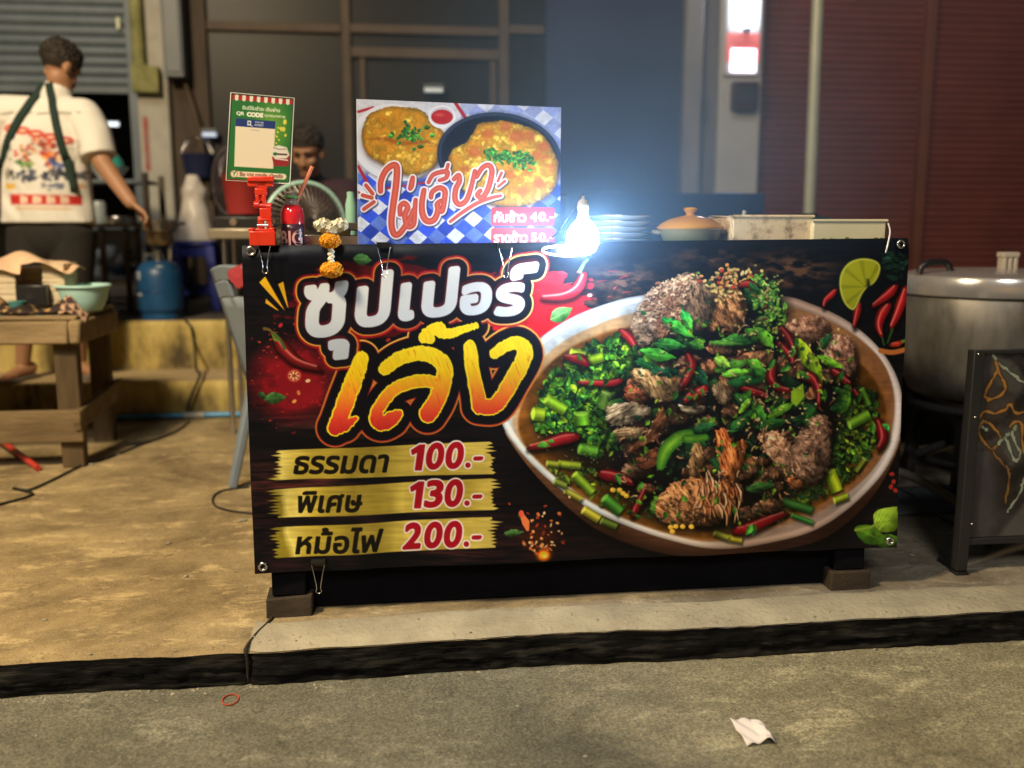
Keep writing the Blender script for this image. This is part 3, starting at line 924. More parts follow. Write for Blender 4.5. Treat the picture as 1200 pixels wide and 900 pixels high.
    # chillies
    for pts, r, c in (([(688, 427), (680, 421), (672, 420), (662, 419)], 8, (176, 26, 36)), ([(728, 446), (715, 449), (698, 449), (676, 449)], 5.5, (170, 30, 44)), ([(676, 512), (660, 514), (640, 520), (618, 526)], 9, (166, 34, 44)),
                      ([(704, 556), (716, 557), (732, 562), (742, 568)], 9, (140, 26, 40)), ([(742, 604), (746, 594), (752, 582), (756, 574)], 6.5, (124, 24, 34)), ([(1030, 494), (1034, 505), (1035, 516), (1030, 528)], 8, (150, 24, 40)),
                      ([(862, 622), (880, 618), (900, 610), (922, 602)], 9, (166, 26, 38)), ([(914, 384), (924, 396), (930, 412), (924, 424)], 7, (130, 24, 34)), ([(912, 402), (920, 410), (928, 420), (928, 428)], 6, (150, 30, 40)),
                      ([(936, 440), (950, 442), (958, 456), (958, 478)], 7.5, (150, 26, 32)), ([(906, 428), (902, 442), (912, 454), (926, 458)], 7.5, (156, 26, 32)), ([(868, 454), (882, 458), (894, 462), (898, 470)], 6, (150, 26, 34)),
                      ([(806, 416), (810, 428), (804, 444), (796, 458)], 7, (176, 34, 40)), ([(826, 454), (818, 460), (808, 464), (802, 472)], 8, (186, 34, 40)), ([(974, 434), (984, 440), (990, 446), (996, 450)], 7, (130, 24, 34)),
                      ([(728, 388), (736, 394), (742, 402), (746, 410)], 6.5, (206, 44, 46)), ([(866, 334), (876, 332), (884, 336), (886, 340)], 5.5, (186, 44, 44)), ([(1000, 456), (1004, 462), (1008, 466), (1010, 468)], 4, (140, 24, 34))):
        c = tuple(k * .92 for k in c)
        chili(cv, cr2(pts, 4, False), r * .84, c, hi=(206, 110, 104), stem=False)
        for j in range(2):
            q_ = rk.choice(pts); L = rk.uniform(9, 17)
            leaf(cv, q_[0] + rk.uniform(-9, 9), q_[1] + rk.uniform(-2, 8), L, L * .5, rk.uniform(0, 3), np.array((40, 116, 52)) * rk.uniform(.5, 1.2), bend=rk.uniform(-2, 2))
    # loose herbs, crumbs of meat and dark gaps tie the heap together
    for q, (x, y) in enumerate(scatter(rk, heap, 520)):
        t_ = rk.random()
        if t_ < .30:
            cv.ell(x, y, rk.uniform(1.5, 5), rk.uniform(.8, 2.2), (10, 12, 14), rot=rk.uniform(0, 3), soft=1.2, alpha=.7)
        elif t_ < .58:
            L = rk.uniform(4, 10); leaf(cv, x, y, L, L * rk.uniform(.35, .7), rk.uniform(0, 6), np.array(rk.choice([(62, 132, 48), (36, 92, 40), (96, 150, 52), (20, 62, 36)])) * rk.uniform(.6, 1.2), bend=rk.uniform(-1, 1))
        elif t_ < .86:
            a_ = rk.uniform(0, 3.1); L = rk.uniform(3, 8); c_ = rk.choice([(196, 150, 112), (168, 116, 82), (222, 184, 146), (120, 76, 52)])
            cv.stroke([(x + .8, y + 1), (x + L * math.cos(a_) + .8, y + L * math.sin(a_) + 1)], [1.3, .6], (24, 14, 12), soft=.8, alpha=.6)
            cv.stroke([(x, y), (x + L * .5 * math.cos(a_ + .3), y + L * .5 * math.sin(a_ + .3)), (x + L * math.cos(a_), y + L * math.sin(a_))], [1.0, .9, .4], c_, soft=.6, alpha=.85)
        else:
            cv.ell(x, y, rk.uniform(.5, 1.2), rk.uniform(.4, .8), (228, 220, 196), soft=.5, alpha=.7)
    # the long green pepper and pale bits
    cv.stroke(cr2([(776, 548), (782, 530), (796, 516), (812, 508)], 5, False), [7 + 2 * math.sin(i / 15 * 3.1) for i in range(16)], (10, 24, 14), soft=3, alpha=.6)
    def gp(X_, Y_, d):
        k = np.clip(-d / 8, 0, 1)[..., None]
        return (np.array((26, 92, 40)) * (1 - k) + np.array((96, 176, 66)) * k).astype(np.float32) / 255
    cv.fill(cv.sd_stroke(cr2([(774, 546), (780, 528), (794, 514), (808, 508)], 5, False), [5 + 3 * math.sin(i / 15 * 3.1) for i in range(16)]), gp)
    cv.fill(cv.sd_stroke([(804, 514), (816, 514), (826, 512)], [5, 5, 4]), gp)
    cv.poly([(926, 458), (940, 449), (942, 464), (932, 476), (926, 470)], (110, 176, 56), soft=.6)
    for i in range(85):
        x, y = rnd.uniform(860, 985), rnd.uniform(380, 505)
        cv.ell(x, y, rnd.uniform(1.0, 2.2), rnd.uniform(.8, 1.5), rnd.choice([(226, 206, 140), (206, 170, 110), (236, 224, 176)]), rot=rnd.uniform(0, 3), soft=.5, alpha=.8)
    for x, y in ((786, 618), (792, 617), (800, 617), (810, 617), (788, 623), (730, 578), (726, 574), (734, 581), (718, 574)):
        cv.ell(x, y, 3.2, 2.8, (226, 178, 60)); cv.ell(x - .8, y - .9, 1.1, .9, (250, 232, 150), soft=.6)
    for i in range(220):
        x, y = rnd.uniform(640, 1030), rnd.uniform(400, 620)
        if inside((x, y), broth):
            cv.ell(x, y, rnd.uniform(.4, 1.0), rnd.uniform(.3, .8), (210, 214, 206), soft=.4, alpha=.5)
    # the print is a photograph: soften the food a little and vary its tone
    sl, d = cv.sd_poly(outer)
    A = cv.a[sl]
    B = A.copy()
    for sh, w_ in (((0, 1), .16), ((0, -1), .16), ((1, 0), .16), ((-1, 0), .16), ((1, 1), .07), ((-1, -1), .07), ((1, -1), .07), ((-1, 1), .07)):
        B += w_ * np.roll(A, sh, (0, 1))
    B /= 1.92
    tone = (.74 + .52 * cv.noise(sl, 24, 501) + .24 * (cv.noise(sl, 8, 502) - .5))[..., None]
    lum = B.mean(-1, keepdims=True)
    B = np.clip((lum + (B - lum) * 1.08) * tone, 0, 1)
    m_ = cv.cov(d + 12, 3)[..., None]
    cv.a[sl] = A * (1 - m_) + B * m_
    sl, d = cv.sd_poly(broth)
    A = cv.a[sl]; gm = np.clip((A[..., 1] - np.maximum(A[..., 0], A[..., 2])) * 4, 0, 1)[..., None] * cv.cov(d, 3)[..., None]
    cv.a[sl] = A * (1 - gm) + np.clip(np.stack([A[..., 0] * .95 + A[..., 1] * .14, A[..., 1] * .93, A[..., 2] * .72], -1), 0, 1) * gm
    # ---- lime, chillies, spices at right
    for pts, r in (([(1062, 338), (1056, 356), (1050, 372), (1044, 386)], 6.5), ([(1050, 336), (1042, 344), (1032, 352), (1022, 360)], 6), ([(1042, 358), (1034, 368), (1030, 382), (1034, 396)], 6.5), ([(1006, 356), (1004, 364), (1002, 374), (1000, 384)], 5), ([(978, 340), (972, 346), (966, 352), (964, 360)], 4)):
        chili(cv, cr2(pts, 4, False), r, (186, 30, 38), (244, 130, 120), stem=False)
    cv.stroke([(1046, 386), (1040, 402)], [1.6, 1], (40, 70, 36)); cv.stroke([(1034, 396), (1036, 404)], 1.2, (40, 70, 36))
    herbs(cv, [(1034, 296), (1056, 296), (1058, 322), (1040, 330)], 26, 15, [(16, 44, 34), (12, 32, 28)], L=(8, 18))
    chili(cv, [(1058, 400), (1052, 403), (1046, 404), (1042, 405)], 4, (196, 60, 40))
    cv.stroke(cr2([(1032, 411), (1046, 413), (1064, 409)], 4, False), 3, (186, 110, 56), soft=.8)
    def limec(X_, Y_, d):
        a = np.arctan2(Y_ - 336, X_ - 1014); rr = np.hypot(X_ - 1014, Y_ - 336) / 32
        seg = 0.5 + 0.5 * np.cos(a * 9)
        c = np.array((140, 150, 30)) + np.array((60, 54, 18)) * (np.clip(seg * 3, 0, 1) * (rr > .1))[..., None] * .45 * (1.2 - rr[..., None] * .4)
        rind = np.clip((d + 3.4) / 1.4, 0, 1)[..., None]
        c = c * (1 - rind) + np.array((204, 204, 90)) * rind
        rind2 = np.clip((d + 1.5) / .8, 0, 1)[..., None]
        return (c * (1 - rind2) + np.array((90, 110, 22)) * rind2).astype(np.float32) / 255
    lp = cr2([(982, 336), (984, 320), (994, 307), (1010, 302), (1026, 305), (1032, 314), (1026, 330), (1012, 342), (1002, 362), (994, 362), (986, 352)])
    cv.fill(cv.sd_poly(lp), limec)
    cv.stroke([(1016, 328), (1018, 340), (1012, 352)], [1, 3, 2], (12, 12, 14), soft=2, alpha=.9)
    leaf(cv, 1040, 608, 36, 30, R(-52), (120, 170, 36), hi=(176, 214, 70), rag=.012)
    for k in range(-3, 4):
        cv.stroke([(1030 + k * 2.6 + 3, 614 - abs(k)), (1040 + k * 3.2, 602 + k * 2.2)], [.5, .2], (84, 124, 30), alpha=.7)
    leaf(cv, 1022, 628, 42, 22, R(24), (56, 110, 26), hi=(100, 150, 40), rag=.015)
    leaf(cv, 1042, 634, 30, 18, R(-10), (46, 92, 24), hi=(84, 132, 36), rag=.015)
    cv.stroke([(1004, 622), (1022, 618), (1030, 612)], [1.6, 1.4, 1], (120, 150, 50))
    for x, y in ((1046, 556), (1048, 565), (1045, 571), (1050, 575)):
        cv.ell(x, y, 3, 2.4, (190, 50, 36), rot=x, alpha=.8)
    # sparks of spice, lower middle
    cv.glow(632, 630, 34, 30, (70, 30, 16), alpha=.8)
    leaf(cv, 602, 624, 24, 8, R(-4), (50, 84, 40)); leaf(cv, 612, 606, 14, 8, R(50), (44, 70, 34))
    for i in range(64):
        a = rnd.uniform(-2.6, -.3); q = abs(rnd.gauss(0, 26))
        x, y = 632 + math.cos(a) * q, 652 + math.sin(a) * q * 1.3
        cv.ell(x, y, rnd.uniform(.8, 3.2), rnd.uniform(.7, 2.0), rnd.choice([(206, 110, 60), (224, 160, 100), (176, 60, 36), (120, 50, 30), (232, 190, 140)]), rot=rnd.uniform(0, 3), soft=.5)
    cv.stroke([(611, 602), (616, 612), (618, 620)], [2, 4.5, 2], (226, 120, 70)); cv.ell(611, 602, 3, 4, (230, 90, 70))
    cv.glow(637, 650, 13, 12, (255, 150, 30), alpha=.9); cv.ell(637, 650, 7.5, 6.5, (226, 90, 30)); cv.ell(637, 650, 5.5, 4.6, (250, 190, 40)); cv.ell(638, 651, 2.6, 2, (255, 232, 120))

    # ---- price bars: gold leaf brush strokes
    for q, sd in ((((327, 527), (574, 518), (578, 556), (324, 562)), 1), (((323, 573), (576, 561), (579, 598), (326, 607)), 2), (((324, 618), (576, 606), (580, 641), (324, 654)), 3)):
        (ax, ay), (bx, by), (cx, cy), (dx, dy) = q
        pl = [(ax, ay)]
        pl += [(bx, by)]
        for i in range(1, 18):
            t = i / 18
            pl.append((bx + (cx - bx) * t + (abs(rnd.gauss(0, 6)) if i % 2 else -abs(rnd.gauss(0, 3))), by + (cy - by) * t))
        pl += [(cx, cy), (dx, dy)]
        for i in range(1, 18):
            t = i / 18
            pl.append((dx + (ax - dx) * t - (abs(rnd.gauss(0, 6)) if i % 2 else -abs(rnd.gauss(0, 4))), dy + (ay - dy) * t))
        sl, d = cv.sd_poly(pl)
        Xs = cv.X[sl]
        u = np.clip((Xs - 320) / 260, 0, 1)
        sheen = grad((0, (150, 134, 44)), (.06, (240, 222, 120)), (.17, (196, 174, 66)), (.40, (146, 128, 48)), (.62, (212, 190, 88)), (.8, (176, 156, 62)), (1, (212, 192, 98)))(np.clip(u + (cv.noise(sl, 30, 60 + sd, sy=2) - .5) * .22, 0, 1))
        br_ = (0.84 + 0.3 * cv.noise(sl, 3, 64 + sd, sx=12))[..., None]
        cv.put(sl, cv.cov(d, .5), np.clip(sheen * br_, 0, 1).astype(np.float32))
    def word(items, bold, col, outline=None, ow=0.0, pad=10):
        sl, d = text_sd(cv, items, pad=pad)
        if outline is not None:
            cv.put(sl, cv.cov(d - bold - ow, .45), outline)
        cv.put(sl, cv.cov(d - bold, .4), col)
    blk = (22, 20, 16); red = (158, 18, 34); wht = (232, 224, 226)
    word([('ธรรมดา', box_quad(344, 535, 452, 555, 2, 4))], 1.25, blk)
    word([('พิเศษ', box_quad(347, 577, 422, 601, 2, 4))], 1.2, blk)
    word([('หม้อไฟ', box_quad(347, 620, 445, 649, 3, 4))], 1.2, blk)
    for s_, x0, y0, y1, wds in (('100', 482, 522, 551, (12, 62)), ('130', 481, 566, 596, (12, 62)), ('200', 473, 615, 643, (0, 68))):
        xs = [x0, x0 + 17, x0 + 40, x0 + 62] if s_ != '200' else [x0, x0 + 24, x0 + 47, x0 + 69]
        items = []
        for i, ch in enumerate(s_):
            w = 18
            if ch == '1':
                xa, ya, yb = xs[0] + 1, y0, y1
                sd1 = [cv.sd_poly([(xa + 4, yb), (xa + 10.5, yb), (xa + 14.5, ya), (xa + 9, ya), (xa - .5, ya + 6), (xa + .5, ya + 10.5), (xa + 7, ya + 7)], pad=6)]
                cv.fill((sd1[0][0], sd1[0][1] - 1.0 - 1.7), wht); cv.fill((sd1[0][0], sd1[0][1] - 1.0), red)
                continue
            items.append((ch, box_quad(xs[i], y0 - i * .9, xs[i] + w, y1 - i * .9, 1, 4)))
        items.append(('.', box_quad(xs[3] + 3, y1 - 7, xs[3] + 6, y1 - 4, 0, 0)))
        items.append(('-', box_quad(xs[3] + 12, y1 - 14, xs[3] + 20, y1 - 12.4, .3, 1)))
        word(items, 1.8, red, wht, 1.7)

    # ---- title, lower line: brushed letters, yellow to red, on a black plate with a gold rim
    def P(*q): return [(280 + x / 3.0, 260 + y / 3.0) for x, y in q]
    S_ = []
    S_.append((P((432, 478), (408, 545), (380, 620), (350, 700), (338, 722)), [8.5, 10.5, 11, 10.5, 10])); S_.append((P((338, 722), (370, 715), (410, 690)), [10, 8, 4]))
    S_.append((cr2(P((508, 520), (560, 482), (630, 462), (690, 476), (722, 512), (718, 560), (694, 630), (660, 682)), 5, False), [5] + [8 + 0.11 * i for i in range(34)] + [8]))
    S_.append((cr2(P((700, 566), (630, 560), (550, 586), (500, 640), (482, 690), (510, 706), (568, 670)), 5, False), [8] * 18 + [9 + .1 * i for i in range(10)] + [8, 6, 3]))
    S_.append((cr2(P((812, 440), (822, 520), (838, 600), (846, 650)), 5, False), [8 + .12 * i for i in range(16)])); S_.append((cr2(P((846, 650), (905, 645), (960, 560), (1006, 470), (985, 428), (940, 436), (892, 468)), 5, False), [10] * 16 + [9.5 - .25 * i for i in range(14)] + [4]))
    S_.append((cr2(P((652, 405), (678, 382), (705, 372), (712, 388), (745, 392), (790, 378), (832, 366)), 5, False), [7.2] * 14 + [7.2 - .22 * i for i in range(17)])); S_.append((P((660, 392), (672, 410)), [7, 6]))
    x0, y0, x1, y1 = 350, 360, 650, 535
    sl = cv.win(x0, y0, x1, y1)
    slow = sl
    D_ = np.full(cv.X[sl].shape, 1e9, np.float32)
    sub = Canvas.__new__(Canvas)
    for pts, r in S_:
        r = list(r) + [r[-1]] * (len(pts) - len(r)); r = r[:len(pts)]
        s2 = Canvas.__new__(Canvas); s2.X, s2.Y = cv.X[sl], cv.Y[sl]; s2.x0, s2.y0, s2.S = cv.X[sl][0, 0] - .25, cv.Y[sl][0, 0] - .25, cv.S; s2.h, s2.w = D_.shape
        w_, dd = s2.sd_stroke(pts, r, pad=40)
        D_[w_] = np.minimum(D_[w_], dd)
    cv.put(sl, cv.cov(D_ - 13.2, .5), grad((0, (236, 206, 90)), (.5, (200, 130, 50)), (1, (176, 90, 40)))(np.clip((cv.Y[sl] - 380) / 140, 0, 1)))
    cv.put(sl, cv.cov(D_ - 11.6, .5), (150, 40, 40))
    cv.put(sl, cv.cov(D_ - 10.6, .5), (14, 13, 20))
    # ---- title, upper line: white with dark, red and gold rims
    title = [('ซ', box_quad(356, 338, 401, 395, 6, 4)), ('ุ', box_quad(386, 401, 405, 419, 2, 2)), ('ป', box_quad(418, 324, 453, 382, 5, 5)), ('เ', box_quad(469, 335, 482, 374, 2, 4)),
             ('ป', box_quad(496, 320, 531, 371, 5, 5)), ('อ', box_quad(541, 336, 572, 368, 4, 3)), ('ร', box_quad(582, 336, 611, 369, 3, 3)), ('์', box_quad(600, 313, 625, 326, 3, 3))]
    sl, d = text_sd(cv, title, pad=20)
    b = 3.6
    red2 = cv.noise(sl, 6, 90)[..., None]
    cv.put(sl, cv.cov(d - b - 12.5, .7) * .9, np.clip(np.array((150, 20, 30)) * (.7 + .6 * red2), 0, 255).astype(np.float32) / 255)
    gl = grad((0, (210, 160, 60)), (.5, (176, 84, 50)), (1, (244, 220, 130)))(np.clip((cv.X[sl] - 345) / 285, 0, 1))
    cv.put(sl, cv.cov(d - b - 10.2, .5), gl)
    cv.put(sl, cv.cov(d - b - 8.4, .5), (20, 16, 26))
    # maroon side of the letters (extrusion up and left)
    for k in range(1, 4):
        dd = np.roll(np.roll(d, -int(k * 2), 0), -int(k * 1.2), 1)
        cv.put(sl, cv.cov(dd - b - .6, .5), (92 - 8 * k, 18, 28))
    fw = grad((0, (214, 222, 230)), (.5, (196, 206, 220)), (1, (176, 190, 210)))(np.clip((cv.Y[sl] - 320) / 80, 0, 1))
    cv.put(sl, cv.cov(d - b, .45), fw)

    sl = slow
    cv.put(sl, cv.cov(D_ - 4.5, .5) * np.clip((409 - cv.Y[sl]) / 2, 0, 1) * (cv.X[sl] > 486), (14, 13, 20))
    # bristle marks follow the slant
    U = (cv.X[sl] * .35 + cv.Y[sl] * .94); V = (cv.X[sl] * .94 - cv.Y[sl] * .35)
    t = Canvas.__new__(Canvas); t.X, t.Y = U / 9, V
    br_ = t.noise((slice(None), slice(None)), 2.2, 77)
    rag = D_ + (br_ - .5) * 2.6
    yel = grad((0, (236, 214, 40)), (.3, (232, 196, 30)), (.55, (226, 140, 40)), (.8, (206, 64, 44)), (1, (176, 34, 40)))
    tt = np.clip((cv.Y[sl] - 405 + (cv.X[sl] - 500) * .04) / 100 + (br_ - .5) * .12, 0, 1)
    tt = np.where(cv.Y[sl] < 404, 0.1, tt)
    cv.put(sl, cv.cov(rag, .45), (238, 216, 44))
    shade = np.roll(np.roll(rag, 0, 0), 4, 1)
    cv.put(sl, cv.cov(np.maximum(rag + 1.6, np.roll(rag, 3, 1) + .6), .5), np.clip(yel(tt) * (0.9 + .22 * br_[..., None]), 0, 1))
    cv.put(sl, np.clip((br_ - .66) * 6, 0, 1) * cv.cov(rag + 2.5, .6) * .5, (160, 50, 30))
    return cv
# ------------------------------------------------------------------ the printed omelette board
def paint_omelette():
    cv = Canvas(412, 110, 664, 292, S=2.6, base=(206, 204, 214))
    full = (slice(0, cv.h), slice(0, cv.w))
    X, Y = cv.X, cv.Y
    rnd = random.Random(9)
    def cp(x, y): return (400 + x * 0.2445, 90 + y * 0.2445)
    # blue and white checked cloth, seen at a slant
    a = (X - 420) + (Y - 215) * 1.05; b = -(X - 420) * 0.9 + (Y - 215) * 1.15
    ca = (np.floor(a / 21) % 2); cb = (np.floor(b / 21) % 2)
    n = cv.noise(full, 4, 5)
    blue = np.array((40, 66, 178)) / 255; mid = np.array((94, 122, 206)) / 255; wht = np.array((214, 220, 236)) / 255
    s = (ca + cb)[..., None]
    chk = np.where(s == 0, wht, np.where(s == 1, np.where(((ca == 1))[..., None], blue, blue * 1.25), mid)) * (.85 + .28 * n[..., None])
    chk = np.clip(chk, 0, 1)
    cv.a[:] = chk
    pale = np.clip((205 - Y + (X - 420) * .06) / 6, 0, 1)[..., None]
    up = np.clip(np.array((206, 208, 222)) / 255 * (.92 + .14 * n[..., None]), 0, 1)
    tr = (chk * .35 + up * .65)
    cv.a[:] = cv.a * (1 - pale) + np.where((X > 540)[..., None], tr, up) * pale
    for p, q, r in (((420, 131), (437, 126), 1.5), ((420, 195), (432, 217), 1.8), ((534, 121), (548, 142), 1.9), ((452, 221), (498, 214), 1.2), ((420, 225), (424, 228), 1.2)):
        cv.stroke([p, q], r, (170, 34, 48), soft=.6)
    # white plate
    cv.ell(466, 170, 54, 46, (120, 124, 146), rot=.25, soft=3, alpha=.7)
    cv.ell(464, 167, 53, 45, (218, 220, 230), rot=.25, soft=.6); cv.ell(464, 166, 45, 38, (196, 196, 208), rot=.25, soft=2)
    def omelette(pts, seed, spots):
        poly = cr2(pts, 6)
        cv.poly([(x + 1, y + 3) for x, y in poly], (70, 36, 14), soft=3, alpha=.7)
        sl, d = cv.sd_poly(poly, pad=5)
        n1 = cv.noise(sl, 7, seed, octaves=4); n2 = cv.noise(sl, 3.2, seed + 1); n3 = cv.noise(sl, 16, seed + 2)
        d = d + (n2 - .5) * 3
        ridge = 1 - np.abs(n1 - .5) * 4.5
        c = grad((0, (186, 112, 24)), (.3, (220, 150, 34)), (.65, (238, 182, 54)), (1, (250, 214, 104)))(np.clip(n1 * 1.4 - .16 + (n2 - .5) * .3, 0, 1))
        c = c * (1 - np.clip(ridge, 0, 1)[..., None] * .28) * (.86 + .3 * n3[..., None])
        edge = np.clip(1 + d / 5, 0, 1)[..., None]
        c = c * (1 - edge * .35)
        cv.put(sl, cv.cov(d, .5), np.clip(c, 0, 1).astype(np.float32))
        for x, y, r in spots:
            s2, d2 = cv.sd_ell(x, y, r, r * .75, pad=4)
            d2 = d2 + (cv.noise(s2, 3, int(x)) - .5) * 4
            cv.put(s2, cv.cov(d2, 2.4) * .8, (182, 84, 30))
            cv.put(s2, cv.cov(d2 + r * .45, 1.4) * .4, (206, 120, 60))
    omelette([(424, 160), (430, 138), (445, 128), (470, 125), (495, 130), (505, 142), (520, 156), (524, 170), (512, 190), (500, 200), (480, 205), (460, 198), (445, 190), (430, 180)], 3, ())
    cv.poly([(428, 163), (452, 160), (470, 166), (500, 164), (520, 172), (500, 168), (470, 171), (450, 165)], (140, 70, 16), soft=1.5, alpha=.7)
    cv.ell(518, 137, 16, 13.5, (226, 226, 236)); cv.ell(518, 136, 13.6, 10.5, (196, 196, 210)); cv.ell(518, 137, 12.6, 8.6, (176, 36, 44)); cv.ell(515, 134.5, 5, 2, (206, 80, 80), soft=1)
    # dark skillet
    cv.ell(586, 186, 74, 55, (60, 66, 92), rot=.12, soft=3, alpha=.6)
    cv.ell(585, 184, 73, 52, (26, 34, 52), rot=.12); cv.ell(585, 182, 71, 49, (58, 70, 96), rot=.12, soft=.7, alpha=.8); cv.ell(585, 184, 68.5, 48, (22, 30, 46), rot=.12, soft=.8)
    omelette([(526, 190), (530, 176), (548, 165), (560, 146), (574, 143), (592, 142), (616, 148), (636, 158), (650, 180), (654, 200), (648, 222), (630, 236), (604, 242), (580, 240), (552, 230), (532, 212)], 13,
             [(572, 157, 7), (556, 178, 8), (592, 148, 7), (605, 160, 9), (620, 160, 6), (637, 172, 7), (628, 182, 6), (645, 196, 5), (632, 215, 7), (612, 225, 6), (598, 205, 6), (640, 185, 4), (545, 198, 5), (580, 200, 5), (620, 200, 6)])
    for cx, cy, k in ((482, 158, 1.0), (583, 183, .8), (609, 187, .8)):
        for i in range(46):
            x, y = cx + rnd.gauss(0, 10 * k), cy + rnd.gauss(0, 6.5 * k)
            leaf(cv, x, y, rnd.uniform(4, 9), rnd.uniform(3, 6), rnd.uniform(0, 6.28), np.array((58, 122, 44)) * rnd.uniform(.6, 1.25))
    cv.stroke([(488, 163), (494, 152), (497, 146)], .8, (120, 160, 70))
    # brush lettering
    T = [
        ([(188, 548), (190, 500), (212, 450), (246, 424), (266, 436), (262, 520), (248, 620), (240, 700), (252, 752), (280, 750), (322, 690), (346, 640)], 15),
        ([(282, 660), (282, 622), (302, 606), (318, 628), (304, 664), (318, 716), (346, 706), (352, 640), (356, 590)], 13),
        ([(342, 484), (336, 520), (330, 536)], 13),
        ([(396, 544), (386, 610), (390, 660), (410, 690), (440, 688), (458, 660), (464, 620)], 15),
        ([(430, 578), (436, 552), (468, 532), (496, 546), (494, 590), (484, 640), (470, 640), (458, 612), (476, 594)], 13),
        ([(418, 506), (440, 470), (480, 456), (508, 456), (502, 484), (470, 496)], 11), ([(500, 460), (512, 420)], 10),
        ([(540, 490), (562, 472), (566, 500), (548, 540), (546, 590), (568, 612), (600, 590), (622, 530), (640, 452)], 13),
        ([(648, 480), (676, 436), (706, 424), (722, 450), (712, 510), (694, 556), (672, 580), (652, 566), (666, 546)], 13),
        ([(522, 694), (580, 650), (650, 606), (720, 580), (764, 570)], 9),
        ([(118, 520), (150, 560)], 11), ([(102, 568), (146, 580)], 11), ([(108, 634), (156, 600)], 11),
        ([(768, 460), (750, 500)], 8), ([(784, 500), (752, 526)], 8)]
    sl = cv.win(416, 180, 606, 284); D_ = np.full(cv.X[sl].shape, 1e9, np.float32)
    for pts, r in T:
        q = [cp(*p) for p in (cr2(pts, 5, False) if len(pts) > 2 else pts)]
        m = len(q)
        rs = [r * .2445 * (.72 + .34 * math.sin(.4 + 2.4 * i / max(1, m - 1))) for i in range(m)]
        s2 = Canvas.__new__(Canvas); s2.X, s2.Y = cv.X[sl], cv.Y[sl]; s2.S = cv.S; s2.x0 = cv.X[sl][0, 0] - .5 / cv.S; s2.y0 = cv.Y[sl][0, 0] - .5 / cv.S; s2.h, s2.w = D_.shape
        w_, dd = s2.sd_stroke(q, rs, pad=12)
        D_[w_] = np.minimum(D_[w_], dd)
    sh = np.roll(np.roll(D_, 4, 0), 3, 1)
    cv.put(sl, cv.cov(sh - 2.0, .9) * .85, (46, 44, 66))
    cv.put(sl, cv.cov(D_ - 1.8, .4), (236, 230, 236))
    cv.put(sl, cv.cov(D_, .4), grad((0, (176, 60, 50)), (1, (214, 96, 72)))(np.clip(-D_ / 3, 0, 1)))
    # price tabs
    def rr(x0, y0, x1, y1, r, col):
        s_, _ = cv.sd_poly([(x0, y0), (x1, y0), (x1, y1), (x0, y1)])
        cx, cy = (x0 + x1) / 2, (y0 + y1) / 2
        qx = np.abs(cv.X[s_] - cx) - (x1 - x0) / 2 + r; qy = np.abs(cv.Y[s_] - cy) - (y1 - y0) / 2 + r
        cv.fill((s_, np.hypot(np.maximum(qx, 0), np.maximum(qy, 0)) + np.minimum(np.maximum(qx, qy), 0) - r), col)
    rr(575.5, 243, 650, 264.5, 3, (190, 44, 66)); rr(575.5, 267, 650, 300, 3, (190, 44, 66))
    for items, bold in (([('กับข้าว', box_quad(579, 247, 616, 260)), ('4', box_quad(622, 249, 629, 259)), ('0', box_quad(632, 249, 639, 259)), ('.', box_quad(641, 257.5, 642.5, 259)), ('-', box_quad(644.5, 254.4, 648, 255.1))], .75),
                        ([('ราดข้าว', box_quad(579, 271, 618, 284)), ('5', box_quad(623, 273.5, 629, 283)), ('0', box_quad(632, 273.5, 639, 283)), ('.', box_quad(641, 281.5, 642.5, 283)), ('-', box_quad(644.5, 278.4, 648, 279.1))], .75)):
        s_, d = text_sd(cv, items, pad=5)
        cv.put(s_, cv.cov(d - bold, .4), (240, 228, 234))
    return cv

